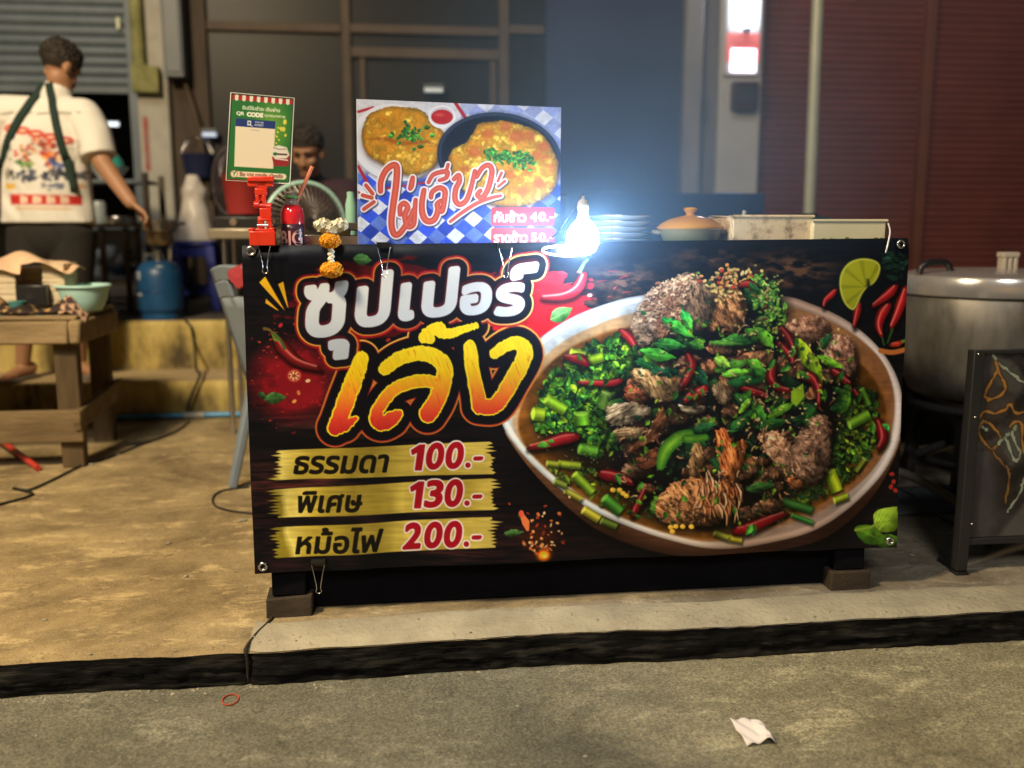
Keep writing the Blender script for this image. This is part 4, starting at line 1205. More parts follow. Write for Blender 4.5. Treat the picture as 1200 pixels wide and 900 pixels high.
# ------------------------------------------------------------------ the payment card (the code itself is left blank)
def paint_card():
    cv = Canvas(262, 104, 348, 220, S=4.0, base=(44, 120, 52))
    def cp(x, y): return (260 + x / 7.5, 100 + y / 7.5)
    full = (slice(0, cv.h), slice(0, cv.w))
    g = np.clip(1 - np.hypot((cv.X - 318) / 26, (cv.Y - 150) / 44), 0, 1)[..., None]
    cv.a[:] = np.array((36, 112, 52)) / 255 * (1 - g) + np.array((120, 168, 60)) / 255 * g
    tl, tr, br, bl = cp(85, 68), cp(630, 115), cp(595, 862), cp(40, 832)
    def q(u, v):
        return tuple((tl[k] * (1 - u) + tr[k] * u) * (1 - v) + (bl[k] * (1 - u) + br[k] * u) * v for k in (0, 1))
    for i in range(17):
        u0, u1 = i / 17, (i + 1) / 17
        col = (172, 36, 40) if i % 2 == 0 else (232, 224, 210)
        cv.poly([q(u0, -.02), q(u1, -.02), q(u1, .07), q((u0 + u1) / 2, .085 if i % 2 else .075), q(u0, .07)], col)
    cv.poly([q(-.02, -.02), q(1.02, -.02), q(1.02, .006), q(-.02, .006)], (206, 206, 196))
    def quad(u0, v0, u1, v1): return (q(u0, v0), q(u1, v0), q(u1, v1), q(u0, v1))
    def wr(t, uv, bold, col):
        s_, d = text_sd(cv, [(t, quad(*uv))], pad=4)
        cv.put(s_, cv.cov(d - bold, .3), col)
    w = (240, 240, 226)
    wr('ยินดีรับชำระ เงินผ่าน', (.19, .125, .79, .175), .18, w)
    wr('QR', (.10, .205, .22, .25), .35, w); wr('CODE', (.27, .205, .52, .25), .65, w); wr('ทุกธนาคาร', (.55, .215, .88, .25), .15, w)
    cv.poly([q(.09, .29), q(.73, .29), q(.73, .84), q(.11, .84)], (236, 224, 200), soft=.5)
    cv.poly([q(.09, .285), q(.73, .285), q(.73, .375), q(.09, .375)], (30, 54, 122))
    cv.poly(list(quad(.28, .30, .34, .355)), (226, 230, 240)); cv.poly(list(quad(.295, .315, .325, .34)), (60, 80, 140)); cv.stroke([q(.33, .35), q(.365, .362)], .5, (226, 230, 240))
    wr('THAI QR', (.40, .303, .54, .325), .12, (226, 230, 240)); wr('PAYMENT', (.40, .334, .54, .356), .12, (226, 230, 240))
    cv.stroke([q(.35, .405), q(.47, .407)], .35, (150, 150, 160))
    for u, v, r in ((.88, .285, 3.3), (.865, .37, 3.0), (.83, .37, 2.8), (.90, .44, 2.0), (.785, .36, 1.6), (.775, .41, 1.5), (.76, .46, 1.6), (.80, .50, 1.3), (.76, .54, 1.2)):
        x, y = q(u, v)
        cv.ell(x, y, r, r * .72, (196, 190, 60), rot=u * 9); cv.ell(x - .3, y - .3, r * .7, r * .45, (226, 220, 100), rot=u * 9)
    cv.poly([q(.70, .70), q(.98, .68), q(.97, .80), q(.74, .81)], (150, 40, 46), soft=.5)
    cv.poly([q(.69, .66), q(.72, .58), q(.80, .56), q(.93, .58), q(.98, .67), q(.93, .71), q(.74, .72)], (226, 222, 212), soft=.6)
    cv.stroke([q(.72, .59), q(.80, .61), q(.92, .60)], .5, (150, 120, 116)); cv.ell(*q(.75, .665), 2.6, 2.0, (40, 110, 60)); cv.stroke([q(.79, .665), q(.93, .665)], 1.0, (90, 60, 60)); cv.stroke([q(.76, .72), q(.95, .73)], .8, (226, 210, 206))
    cv.stroke([q(.11, .925), q(.90, .925)], 3.4, (236, 224, 198))
    cv.ell(*q(.115, .925), 4.4, 4.4, (236, 228, 206)); s_, d = cv.sd_ell(*q(.115, .925), 4.0, 4.0); cv.put(s_, cv.cov(abs(d) - .25, .3), (160, 50, 50))
    cv.stroke([q(.115, .95), q(.115, .92), q(.095, .90)], .4, (60, 110, 50)); cv.stroke([q(.115, .925), q(.14, .90)], .6, (60, 110, 50))
    wr('ชื่อ: นาย ทรงชัย เมียงชัย', (.205, .895, .885, .945), .22, (120, 66, 52))
    return cv

# ------------------------------------------------------------------ the print on the shirt: x across (m), y down (m)
def paint_shirt():
    cv = Canvas(-0.34, -0.05, 0.34, 0.80, S=700, base=(226, 222, 212))
    # canvas units are metres here: soft edges must be small
    k = .004
    def E(x, y, rx, ry, c, rot=0, a=1): cv.ell(x, y, rx, ry, c, rot=rot, soft=k, alpha=a)
    def St(p, r, c, a=1): cv.stroke(p, r, c, soft=k, alpha=a)
    rnd = random.Random(3)
    for i in range(7):
        St([(-.28 + i * .09, .085 + .012 * math.sin(i)), (-.22 + i * .09, .08)], .007, (120, 116, 104), .6)
    for i in range(5):
        E(-.14 + i * .062, .175 + i * .018, .036, .024, (196, 62, 44)); E(-.14 + i * .062, .175 + i * .018, .018, .008, (236, 214, 190))
    for x0 in (-.235, .12):
        for j in range(6):
            for i in range(3):
                if rnd.random() < .8:
                    St([(x0 + i * .035, .25 + j * .022), (x0 + i * .035 + .022, .25 + j * .022 + rnd.uniform(-.008, .008))], .004, (110, 104, 92), .7)
    # plain colour patches stand in for the printed picture
    def patch(cx, cy, rx, ry, n, pal):
        for i in range(n):
            a = rnd.uniform(0, 6.28); q = rnd.random() ** .6
            x, y = cx + rx * q * math.cos(a), cy + ry * q * math.sin(a)
            r = rnd.uniform(.006, .018)
            cv.poly([(x + r * rnd.uniform(.5, 1.4) * math.cos(k * 1.05), y + r * rnd.uniform(.5, 1.5) * math.sin(k * 1.05)) for k in range(6)], rnd.choice(pal), soft=k_, alpha=.9)
    k_ = .003
    patch(.0, .27, .06, .03, 22, [(206, 80, 60), (226, 170, 130), (150, 60, 50)])
    patch(-.075, .33, .05, .045, 26, [(206, 150, 104), (226, 180, 140), (120, 80, 60), (196, 70, 54)])
    patch(-.075, .39, .042, .03, 18, [(80, 130, 70), (60, 110, 64), (150, 170, 110)])
    patch(.055, .335, .055, .035, 26, [(206, 66, 50), (226, 150, 70), (236, 190, 130), (150, 50, 44)])
    patch(.05, .395, .045, .04, 26, [(60, 84, 150), (226, 176, 130), (200, 80, 60), (60, 66, 90)])
    patch(-.07, .465, .06, .035, 26, [(64, 70, 92), (84, 88, 104), (40, 44, 60)])
    patch(.06, .465, .07, .035, 28, [(70, 72, 88), (92, 90, 100), (46, 48, 60)])
    patch(-.17, .46, .05, .03, 14, [(110, 106, 98), (60, 60, 64), (150, 146, 136)])
    patch(.15, .46, .03, .03, 10, [(90, 90, 96), (60, 60, 64)])
    patch(-.155, .53, .035, .016, 10, [(226, 176, 60), (236, 196, 90)])
    patch(.04, .53, .06, .025, 18, [(150, 146, 150), (90, 96, 120), (206, 204, 206)])
    patch(.135, .53, .035, .016, 8, [(206, 160, 120), (226, 190, 160)])
    cv.poly([(-.165, .58), (.15, .585), (.15, .645), (-.165, .64)], (196, 44, 36), soft=k)
    for i in range(4):
        x = -.10 + i * .058
        St([(x, .595), (x, .63)], .007, (232, 214, 190)); St([(x, .596), (x + .022, .60), (x + .02, .613), (x + .004, .613)], .006, (232, 214, 190)); St([(x + .02, .613), (x + .024, .626), (x, .63)], .006, (232, 214, 190))
    St([(-.13, .665), (.11, .668)], .006, (206, 150, 90), .7)
    return cv
# ------------------------------------------------------------------ materials of the place
M = {}
M['road'] = mat('road', (0.058, 0.052, 0.034), (0.25, 0.215, 0.15), scale=0.9, rough=0.72, bump=0.6, bscale=70, c3=(0.105, 0.092, 0.060), contrast=0.2, rvar=0.18)
M['pave'] = mat('pavement', (0.13, 0.085, 0.040), (0.56, 0.40, 0.19), scale=2.6, rough=0.7, bump=0.7, bscale=32, c3=(0.33, 0.225, 0.10), contrast=0.15, rvar=0.2)
M['cap'] = mat('kerb_concrete', (0.24, 0.21, 0.15), (0.46, 0.41, 0.29), scale=6, rough=0.85, bump=0.6, bscale=60)
M['black_face'] = mat('grimy_black_paint', (0.0025, 0.0025, 0.0025), (0.030, 0.028, 0.023), scale=16, rough=0.95, spec=.12, bump=0.5, bscale=40, stretch=(.35, 1, 3.5), contrast=0.16, c3=(.006, .006, .006))
M['step'] = mat('mossy_concrete', (0.07, 0.05, 0.022), (0.60, 0.47, 0.16), scale=3.4, rough=0.85, bump=0.6, bscale=24, c3=(0.40, 0.30, 0.09), contrast=0.16, stretch=(1.6, 1, .7))
M['tread'] = mat('trodden_concrete', (0.26, 0.19, 0.10), (0.50, 0.38, 0.20), scale=4, rough=0.85, bump=0.4, bscale=30)
M['floor'] = mat('shop_floor', (0.07, 0.06, 0.05), (0.13, 0.11, 0.085), scale=4, rough=0.7)

def worn_ground(m, light, dark, x_mid, tint, stones=0.0, crack=1.0, seed=0.0, soft=.8):
    """worn concrete: fine mottling, pale scuffs, dark stains, cracks, grit; its colour drifts along X"""
    t = m.node_tree; b = t.nodes['Principled BSDF']; N = t.nodes; L = t.links
    tc = N.new('ShaderNodeTexCoord'); base = N.new('ShaderNodeMapping'); base.inputs['Location'].default_value = (seed, seed * 1.7, 0); L.new(tc.outputs['Object'], base.inputs[0])
    def noise(scale, detail=6, rough=.6, stretch=(1, 1, 1), dist=0.0):
        mp = N.new('ShaderNodeMapping'); mp.inputs['Scale'].default_value = stretch; L.new(base.outputs[0], mp.inputs[0])
        n = N.new('ShaderNodeTexNoise'); n.inputs['Scale'].default_value = scale; n.inputs['Detail'].default_value = detail; n.inputs['Roughness'].default_value = rough; n.inputs['Distortion'].default_value = dist
        L.new(mp.outputs[0], n.inputs['Vector']); return n.outputs[0]
    def rng_(x, a, b_, c=0.0, d=1.0):
        r = N.new('ShaderNodeMapRange'); r.inputs['From Min'].default_value = a; r.inputs['From Max'].default_value = b_; r.inputs['To Min'].default_value = c; r.inputs['To Max'].default_value = d
        L.new(x, r.inputs[0]); return r.outputs[0]
    def mix(fac, a, b_, mode='MIX'):
        x = N.new('ShaderNodeMix'); x.data_type = 'RGBA'; x.blend_type = mode
        for sock, v in ((x.inputs[0], fac), (x.inputs[6], a), (x.inputs[7], b_)):
            if isinstance(v, (int, float)): sock.default_value = v
            elif isinstance(v, tuple): sock.default_value = (*v, 1)
            else: L.new(v, sock)
        return x.outputs[2]
    c = mix(rng_(noise(3.2, 10, .74), .34, .66), dark, light)
    c = mix(rng_(noise(8, 9, .78, (.7, 1.5, 1), .4), .53, .62, 0, .75), c, tuple(min(.85, k * 1.45) for k in light))          # scuffed pale patches
    c = mix(rng_(noise(1.5, 10, .74, (1, 1.8, 1), .8), .48, .68, 0, .66), c, tuple(k * .42 for k in dark))                 # damp, dark stains
    c = mix(rng_(noise(26, 4, .7), .62, .72, 0, .6), c, tuple(k * .35 for k in dark))                                    # spots
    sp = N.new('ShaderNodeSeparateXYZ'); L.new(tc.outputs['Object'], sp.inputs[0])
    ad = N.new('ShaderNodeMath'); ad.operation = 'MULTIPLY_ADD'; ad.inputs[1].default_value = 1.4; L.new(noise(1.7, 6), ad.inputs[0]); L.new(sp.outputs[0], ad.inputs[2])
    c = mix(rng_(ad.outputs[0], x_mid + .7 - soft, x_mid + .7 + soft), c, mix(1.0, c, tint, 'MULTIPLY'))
    h = noise(60, 4, .6)
    if stones:
        vo = N.new('ShaderNodeTexVoronoi'); vo.inputs['Scale'].default_value = 170; L.new(base.outputs[0], vo.inputs['Vector'])
        bw = N.new('ShaderNodeRGBToBW'); L.new(vo.outputs['Color'], bw.inputs[0])
        c = mix(rng_(bw.outputs[0], .2, .8, 0, stones), mix(1.0, c, (.62, .62, .62), 'MULTIPLY'), mix(1.0, c, (1.5, 1.48, 1.42), 'MULTIPLY'))
        h = noise(110, 3, .6)
    if crack:
        mp = N.new('ShaderNodeMapping'); L.new(base.outputs[0], mp.inputs[0])
        wob = N.new('ShaderNodeTexNoise'); wob.inputs['Scale'].default_value = 6; L.new(base.outputs[0], wob.inputs['Vector'])
        va = N.new('ShaderNodeMix'); va.data_type = 'RGBA'; va.inputs[0].default_value = .10; L.new(mp.outputs[0], va.inputs[6]); L.new(wob.outputs['Color'], va.inputs[7])
        vo2 = N.new('ShaderNodeTexVoronoi'); vo2.feature = 'DISTANCE_TO_EDGE'; vo2.inputs['Scale'].default_value = 1.15; L.new(va.outputs[2], vo2.inputs['Vector'])
        line = rng_(vo2.outputs['Distance'], .0, .005, .85 * crack, 0); msk = rng_(noise(1.4, 3), .54, .62)
        ml = N.new('ShaderNodeMath'); ml.operation = 'MULTIPLY'; L.new(line, ml.inputs[0]); L.new(msk, ml.inputs[1])
        c = mix(ml.outputs[0], c, (.015, .013, .010))
    c = mix(1.0, c, rng_(noise(190, 2), .3, .7, .78 - .25 * stones, 1.22 + .35 * stones), 'MULTIPLY')
    L.new(c, b.inputs['Base Color'])
    bp = N.new('ShaderNodeBump'); bp.inputs['Strength'].default_value = .3; bp.inputs['Distance'].default_value = .006; L.new(h, bp.inputs['Height']); L.new(bp.outputs[0], b.inputs['Normal'])
    L.new(rng_(noise(2.4, 5), .35, .65, .5, .9), b.inputs['Roughness'])

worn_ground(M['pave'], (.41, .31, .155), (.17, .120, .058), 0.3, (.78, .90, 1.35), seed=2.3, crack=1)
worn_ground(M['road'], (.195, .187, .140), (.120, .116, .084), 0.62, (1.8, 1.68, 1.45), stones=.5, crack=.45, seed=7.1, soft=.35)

KE = 2.25   # kerb edge
RZ = -0.088
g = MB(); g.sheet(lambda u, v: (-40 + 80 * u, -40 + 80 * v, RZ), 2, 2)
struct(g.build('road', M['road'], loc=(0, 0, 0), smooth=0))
def edge_y(x):
    return KE + 0.014 * mnoise.noise(Vector((x * 1.7, 0, 0))) + 0.008 * mnoise.noise(Vector((x * 8, 3, 0))) + 0.004 * mnoise.noise(Vector((x * 30, 7, 0))) + (.010 if abs(x + .386) < .006 else 0)
def pave_z(x, y):
    return gz(y) + 0.002 * mnoise.noise(Vector((x * 2.5, y * 2.5, 1))) + 0.0008 * mnoise.noise(Vector((x * 14, y * 14, 4)))
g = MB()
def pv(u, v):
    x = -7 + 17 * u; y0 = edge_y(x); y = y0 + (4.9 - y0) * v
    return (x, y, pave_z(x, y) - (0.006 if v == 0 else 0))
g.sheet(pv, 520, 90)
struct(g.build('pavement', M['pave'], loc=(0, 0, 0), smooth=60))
g = MB()
def kf(u, v):
    x = -7 + 17 * u
    n_ = 0.013 * mnoise.noise(Vector((x * 5, v * 3, 8))) + 0.009 * mnoise.noise(Vector((x * 19, v * 7, 2))) + 0.006 * mnoise.noise(Vector((x * 60, v * 12, 2)))
    return (x, edge_y(x) - n_ * math.sin(v * 3.1) - 0.012 * (1 - v), (RZ - .01) + (0.0 - .006 - RZ + .01) * v + (pave_z(x, edge_y(x)) * v))
g.sheet(kf, 1500, 12)
struct(g.build('kerb', M['black_face'], loc=(0, 0, 0), smooth=60))
g = MB()
def cap(u, v):
    x = -0.385 + 10 * u; y0 = edge_y(x) - .004 + .016; y = y0 + (0.165 + 0.012 * mnoise.noise(Vector((x * 3, 5, 0)))) * v - .012
    return (x, y, pave_z(x, y) + (.007 if 0 < v < 1 else -.003))
g.sheet(cap, 320, 6)
struct(g.build('kerb_strip', M['cap'], loc=(0, 0, 0), smooth=60))

SB = 4.87
Z1, Z2 = 0.262, 0.53
g = MB()
def stp(y0, z0, z1):
    def f(u, v):
        x = -7 + 17 * u
        return (x, y0 + 0.008 * mnoise.noise(Vector((x * 3, v * 2, z0 * 9))) - (0 if v < .97 else -.012), z0 + (z1 - z0) * v)
    return f
g.sheet(stp(SB, -.02, Z1), 300, 14)
g.sheet(stp(SB + .43, Z1 - .02, Z2), 300, 14)
struct(g.build('step_risers', M['step'], loc=(0, 0, 0), smooth=50))
g = MB(); g.sheet(lambda u, v: (-7 + 17 * u, SB + .010 + .43 * v, Z1 + .002 * mnoise.noise(Vector((u * 60, v * 4, 0)))), 200, 4)
struct(g.build('step_treads', M['tread'], loc=(0, 0, 0), smooth=60))
g = MB(); g.sheet(lambda u, v: (-7 + 17 * u, SB + .440 + 4.6 * v, Z2), 4, 4)
struct(g.build('shop_floor', M['floor'], loc=(0, 0, 0), smooth=0))

# ------------------------------------------------------------------ the shop fronts behind
WY = 7.0
TOP = 4.6
M['grey_metal'] = mat('painted_grey_steel', (0.075, 0.098, 0.115), (0.13, 0.155, 0.175), scale=5, rough=0.5, metal=0.1)
M['dark'] = mat('dark_interior', (0.010, 0.010, 0.010), (0.018, 0.017, 0.016), scale=3, rough=0.9)
M['plaster'] = mat('old_plaster', (0.30, 0.28, 0.23), (0.48, 0.46, 0.39), scale=5, rough=0.9, bump=0.3)
M['moss'] = mat('mossy_pipe', (0.11, 0.12, 0.035), (0.33, 0.31, 0.13), scale=9, rough=0.9, bump=0.4)
M['cab'] = mat('cabinet_paint', (0.085, 0.10, 0.112), (0.12, 0.135, 0.145), scale=6, rough=0.45)
M['brown'] = mat('brown_board', (0.042, 0.030, 0.020), (0.085, 0.060, 0.040), scale=4, rough=0.8, stretch=(4, 4, .6))
M['frame'] = mat('varnished_frame', (0.055, 0.036, 0.022), (0.10, 0.068, 0.040), scale=6, rough=0.65)
M['glass'] = mat('dark_glass', (0.009, 0.009, 0.009), (0.015, 0.014, 0.014), rough=0.38, spec=0.22, scale=1.3)
M['glare_wall'] = mat('wall_with_painted_glare', (0.016, 0.024, 0.075), (0.026, 0.038, 0.105), scale=2.5, rough=0.75)  # the bulb's blue glare is put into this wall's colour
M['lilac'] = mat('grey_plaster', (0.20, 0.19, 0.21), (0.30, 0.29, 0.31), scale=4, rough=0.85, stretch=(2, 2, .5))
M['whitewall'] = mat('white_plaster', (0.44, 0.43, 0.44), (0.56, 0.55, 0.55), scale=3, rough=0.8)
M['red_shut'] = mat('dark_red_shutter', (0.105, 0.026, 0.020), (0.165, 0.044, 0.034), scale=2.0, rough=0.55, bump=0.1, stretch=(1, 1, 3))
M['red_rail'] = mat('red_brown_rail', (0.10, 0.032, 0.016), (0.15, 0.05, 0.028), scale=5, rough=0.6)
M['pole'] = mat('galvanised_pole', (0.30, 0.31, 0.25), (0.45, 0.46, 0.38), scale=6, rough=0.5, metal=0.2)

def shutter_mesh(x0, x1, z0, z1, y, pitch, depth):
    mb = MB(); n = int((z1 - z0) / pitch)
    prof = []
    for i in range(n):
        for k in range(6):
            t = k / 6
            prof.append((y - depth * math.sin(math.pi * t) ** 0.7, z0 + (i + t) * pitch))
        prof.append((y + .004, z0 + (i + .985) * pitch))
    prof.append((y, z1))
    vs, fs = [], []
    for py, pz in prof:
        vs += [(x0, py, pz), (x1, py, pz)]
    for i in range(len(prof) - 1):
        fs.append((2 * i, 2 * i + 1, 2 * i + 3, 2 * i + 2))
    return mb.add(vs, fs)

t = thing('roller_shutter', (-2.9, WY, 1.96), 'half-raised grey steel roller shutter above the man', 'shutter')
shutter_mesh(-4.6, -1.80, 1.99, TOP, WY, 0.066, 0.014).build('slats', M['grey_metal'], t, smooth=25)
MB().box((-4.6, WY - .03, 1.94), (-1.80, WY + .03, 1.988)).build('bottom_bar', M['grey_metal'], t, bevel=.005)
MB().box((-1.796, WY - .05, Z2), (-1.735, WY + .04, TOP)).build('guide_rail', M['grey_metal'], t, bevel=.004)
MB().box((-1.852, WY - .045, 2.36), (-1.825, WY - .016, 2.44)).build('lock', mat('pale_lock', (.55, .6, .4), rough=.4), t, bevel=.006)

o = MB().box((-6.6, WY - .05, Z2), (-4.605, WY + .25, TOP)).build('side_wall', M['plaster'], bevel=.01)
tag(o, 'plain plaster wall beyond the grey shutter', 'wall')
g = MB()
g.box((-4.6, 9.6, Z2), (-1.5, 9.7, TOP)); g.box((-4.7, 7.26, Z2), (-4.61, 9.7, TOP)); g.box((-1.60, 7.26, Z2), (-1.5, 9.59, TOP)); g.box((-4.6, WY + .05, 3.2), (-1.61, 9.59, 3.3))
tag(g.build('back_room', M['dark']), 'dark room behind the half-raised grey shutter', 'room')

t = thing('pillar', (-1.63, WY, Z2), 'stained whitish concrete pillar beside the grey shutter', 'pillar')
MB().box((-1.73, WY - .11, Z2), (-1.52, WY + .2, TOP)).build('shaft', M['plaster'], t, bevel=.015)
g = MB(); g.cyl((-1.69, WY - .15, 1.98), (-1.69, WY - .15, TOP), .042, seg=14); g.cyl((-1.69, WY - .15, 2.02), (-1.69, WY - .15, 2.12), .052, seg=14); g.box((-1.735, WY - .2, 1.93), (-1.56, WY - .112, 2.10))
g.build('drain_pipe', M['moss'], t, bevel=.006)
MB().box((-1.70, WY - .114, 1.42), (-1.665, WY - .1105, 1.78)).build('paint_mark', mat('red_smear', (.34, .06, .05), (.30, .2, .16), scale=14, rough=.8), t)
t = thing('cabinet', (-1.47, WY - .15, 2.0), 'tall blue-grey metal cabinet fixed high beside the stained pillar', 'cabinet')
MB().box((-1.515, WY - .22, 2.03), (-1.385, WY + .1, TOP)).build('case', M['cab'], t, bevel=.008)
MB().box((-1.50, WY - .232, 2.06), (-1.40, WY - .223, TOP)).build('door', M['cab'], t, bevel=.004)
o = MB().box((-1.515, WY - .04, Z2), (-1.265, WY + .1, TOP)).build('board_wall', M['brown'], bevel=.004)
tag(o, 'brown boarded strip of wall with hanging tools', 'wall')
g = MB(); g.tube(smooth_path([(-1.29, WY - .09, 1.25), (-1.33, WY - .10, 1.7), (-1.41, WY - .10, 2.02)], 6), .016, 8)
tag(g.build('broom_handle', M['frame'], smooth=60), 'wooden broom handle leaning on the brown boards', 'broom')

t = thing('shop_window', (-.1, WY, Z2), 'brown framed dark glass shop window across the back', 'window')
g = MB()
for x0, x1, z0, z1 in ((-1.262, -.345, Z2, 2.375), (-1.262, -.345, 2.435, TOP), (-.285, .765, Z2, 2.215), (-.285, .765, 2.44, TOP), (.835, 1.095, Z2, 2.40), (.835, 1.095, 2.46, TOP), (-.285, .765, 2.285, 2.38)):
    pm = MB().box((x0 + .002, WY + .012, z0 + .002), (x1 - .002, WY + .02, z1 - .002)).build('pane', M['glass'], t)
g.box((-.345, WY - .03, Z2), (-.285, WY + .03, TOP)); g.box((.765, WY - .03, Z2), (.835, WY + .03, TOP))
g.box((-1.262, WY - .026, 2.375), (-.347, WY + .026, 2.435)); g.box((-.283, WY - .026, 2.38), (.763, WY + .026, 2.44)); g.box((.837, WY - .026, 2.40), (1.095, WY + .026, 2.46))
g.box((-.283, WY - .034, 2.215), (.763, WY + .034, 2.285)); g.box((-.225, WY - .02, Z2), (-.187, WY + .008, 2.213)); g.box((.70, WY - .02, Z2), (.745, WY + .008, 2.213))
g.build('frame', M['frame'], t, bevel=.005)

o = MB().box((1.10, WY - .06, Z2), (2.10, WY + .2, TOP)).build('glare_tinted_wall', M['glare_wall'], bevel=.004)
tag(o, 'dark wall coloured with blue lamp glare between window and pillars', 'wall')
t = thing('wall_pier', (2.26, WY, Z2), 'grey streaked plaster pier left of the bright white one', 'pillar')
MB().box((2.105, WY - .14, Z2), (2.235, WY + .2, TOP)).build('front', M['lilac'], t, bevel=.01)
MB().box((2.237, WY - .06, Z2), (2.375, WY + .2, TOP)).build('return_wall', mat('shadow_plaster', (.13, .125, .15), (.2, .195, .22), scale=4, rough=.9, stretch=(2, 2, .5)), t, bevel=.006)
MB().box((2.262, WY - .085, 1.80), (2.30, WY - .061, 1.97)).build('switch_box', M['cab'], t, bevel=.004)
o = MB().box((2.378, WY - .10, Z2), (2.70, WY + .2, TOP)).build('wall_pier', M['whitewall'], bevel=.012)
tag(o, 'white plaster pier carrying the glowing red and white sign', 'pillar')

for (x0, x1), lab in (((2.702, 4.0), 'dark red roller shutter between white pier and red guide rail'), ((4.075, 6.6), 'dark red roller shutter at the far right, beyond the rail')):
    t = thing('roller_shutter', ((x0 + x1) / 2, WY, Z2), lab, 'shutter', 'dark red shutters')
    shutter_mesh(x0, x1, Z2 + .06, TOP, WY + .02, 0.052, 0.011).build('slats', M['red_shut'], t, smooth=25)
    MB().box((x0, WY - .01, Z2), (x1, WY + .04, Z2 + .056)).build('bottom_bar', M['red_rail'], t, bevel=.004)
o = MB().box((4.002, WY - .05, Z2), (4.073, WY + .06, TOP)).build('guide_rail', M['red_rail'], bevel=.006)
tag(o, 'upright red-brown guide rail between the dark red shutters', 'rail')
g = MB(); g.tube([(2.077, 4.6, Z1 - .2), (2.077, 4.6, 1.1), (2.05, 4.62, TOP)], .030, 16); g.cyl((2.077, 4.6, gz(4.6)), (2.077, 4.6, gz(4.6) + .02), .09)
tag(g.build('steel_pole', M['pole'], smooth=50), 'slim pale steel pole in front of the red shutter', 'pole')

# glowing sign: tube lamp over a red and white sheet, meter box below
t = thing('light_sign', (2.54, WY - .14, 2.0), 'glowing red and white sign with a lamp over it', 'sign')
MB().box((2.40, WY - .135, 2.13), (2.66, WY - .102, 2.90)).build('backing', mat('sign_backing', (.6, .6, .64), rough=.4), t, bevel=.004)
MB().box((2.405, WY - .142, 2.22), (2.655, WY - .137, 2.42)).build('red_sheet', mat('red_sign_sheet', (.55, .06, .06), (.75, .34, .32), scale=5, rough=.35, emit=(.9, .16, .18), estr=.6), t)
MB().box((2.44, WY - .149, 2.15), (2.63, WY - .144, 2.31)).build('white_sheet', mat('lit_white_sheet', (.8, .8, .85), rough=.4, emit=(.98, .86, 1.0), estr=4.5), t, bevel=.01)
g = MB(); g.cyl((2.545, WY - .18, 2.46), (2.545, WY - .18, 2.86), .03, seg=16)
g.build('lamp_tube', mat('lit_tube', (.9, .9, .95), emit=(.82, .93, 1.0), estr=34), t, smooth=50)
g = MB(); g.box((2.525, WY - .19, 2.43), (2.565, WY - .15, 2.458)); g.box((2.525, WY - .19, 2.862), (2.565, WY - .15, 2.89)); g.box((2.53, WY - .15, 2.43), (2.56, WY - .143, 2.89))
g.build('lamp_holder', M['cab'], t)
t = thing('meter_box', (2.55, WY - .15, 1.9), 'small dark maroon box under the glowing sign', 'box')
MB().box((2.46, WY - .19, 1.88), (2.65, WY - .102, 2.08)).build('case', mat('maroon_box', (.035, .012, .02), (.06, .02, .03), rough=.4), t, bevel=.01)
MB().box((2.49, WY - .196, 1.93), (2.62, WY - .191, 2.03)).build('cover', mat('box_cover', (.05, .05, .075), rough=.3), t, bevel=.006)

# small glowing tubes added in place of reflected lights
def reflection_glow(p, w, col, e, label):
    t = thing('reflection_glow', p, label, 'reflection')
    MB().box((p[0] - w, p[1] - .03, p[2]), (p[0] + w, p[1] + .03, p[2] + .02)).build('fitting', M['cab'], t)
    g = MB(); g.cyl((p[0] - w * .92, p[1], p[2] - .018), (p[0] + w * .92, p[1], p[2] - .018), .016, seg=10)
    g.build('tube', mat('reflection_glow_tube', (.9, .9, .9), emit=col, estr=e), t, smooth=50)
p = at(126, 143, 9.2); reflection_glow((p.x, p.y, p.z), .10, (.9, .97, 1), 2.0, 'short glowing tube added for a white reflection under the shutter')
p = at(246, 155, 6.93); reflection_glow((p.x, p.y - .02, p.z), .05, (.35, .6, 1), .5, 'little bluish glow added for a window reflection by the brown boards')
p = at(508, 103, 6.93); reflection_glow((p.x, p.y - .02, p.z), .07, (.5, .7, .75), .32, 'faint greenish glow added for a window reflection above the omelette board')

# the street lamp that lights the pavement, beside the photographer
t = thing('street_lamp', (LAMP_POS[0] - .8, LAMP_POS[1], RZ), 'tall street lamp at the roadside behind the camera', 'street lamp')
g = MB(); g.tube([(LAMP_POS[0] - .8, LAMP_POS[1], RZ), (LAMP_POS[0] - .8, LAMP_POS[1], LAMP_POS[2] + .2), (LAMP_POS[0] - .4, LAMP_POS[1], LAMP_POS[2] + .34), (LAMP_POS[0] + .1, LAMP_POS[1], LAMP_POS[2] + .30)], [.07, .05, .035, .03], 14)
g.build('pole', M['grey_metal'], t, smooth=50)
MB().lathe([(.02, .26), (.10, .22), (.17, .12), (.19, .10), (.17, .10)], (LAMP_POS[0], LAMP_POS[1], LAMP_POS[2]), 24).build('shade', M['grey_metal'], t, smooth=50)
ll = bpy.data.lights.new('street_lamp_light', 'POINT'); ll.energy = LAMP_POWER; ll.color = LAMP_COL; ll.shadow_soft_size = .28
lo = bpy.data.objects.new('street_lamp_light', ll); COL.objects.link(lo); lo.parent = t
lo.location = Vector(LAMP_POS) - t.location
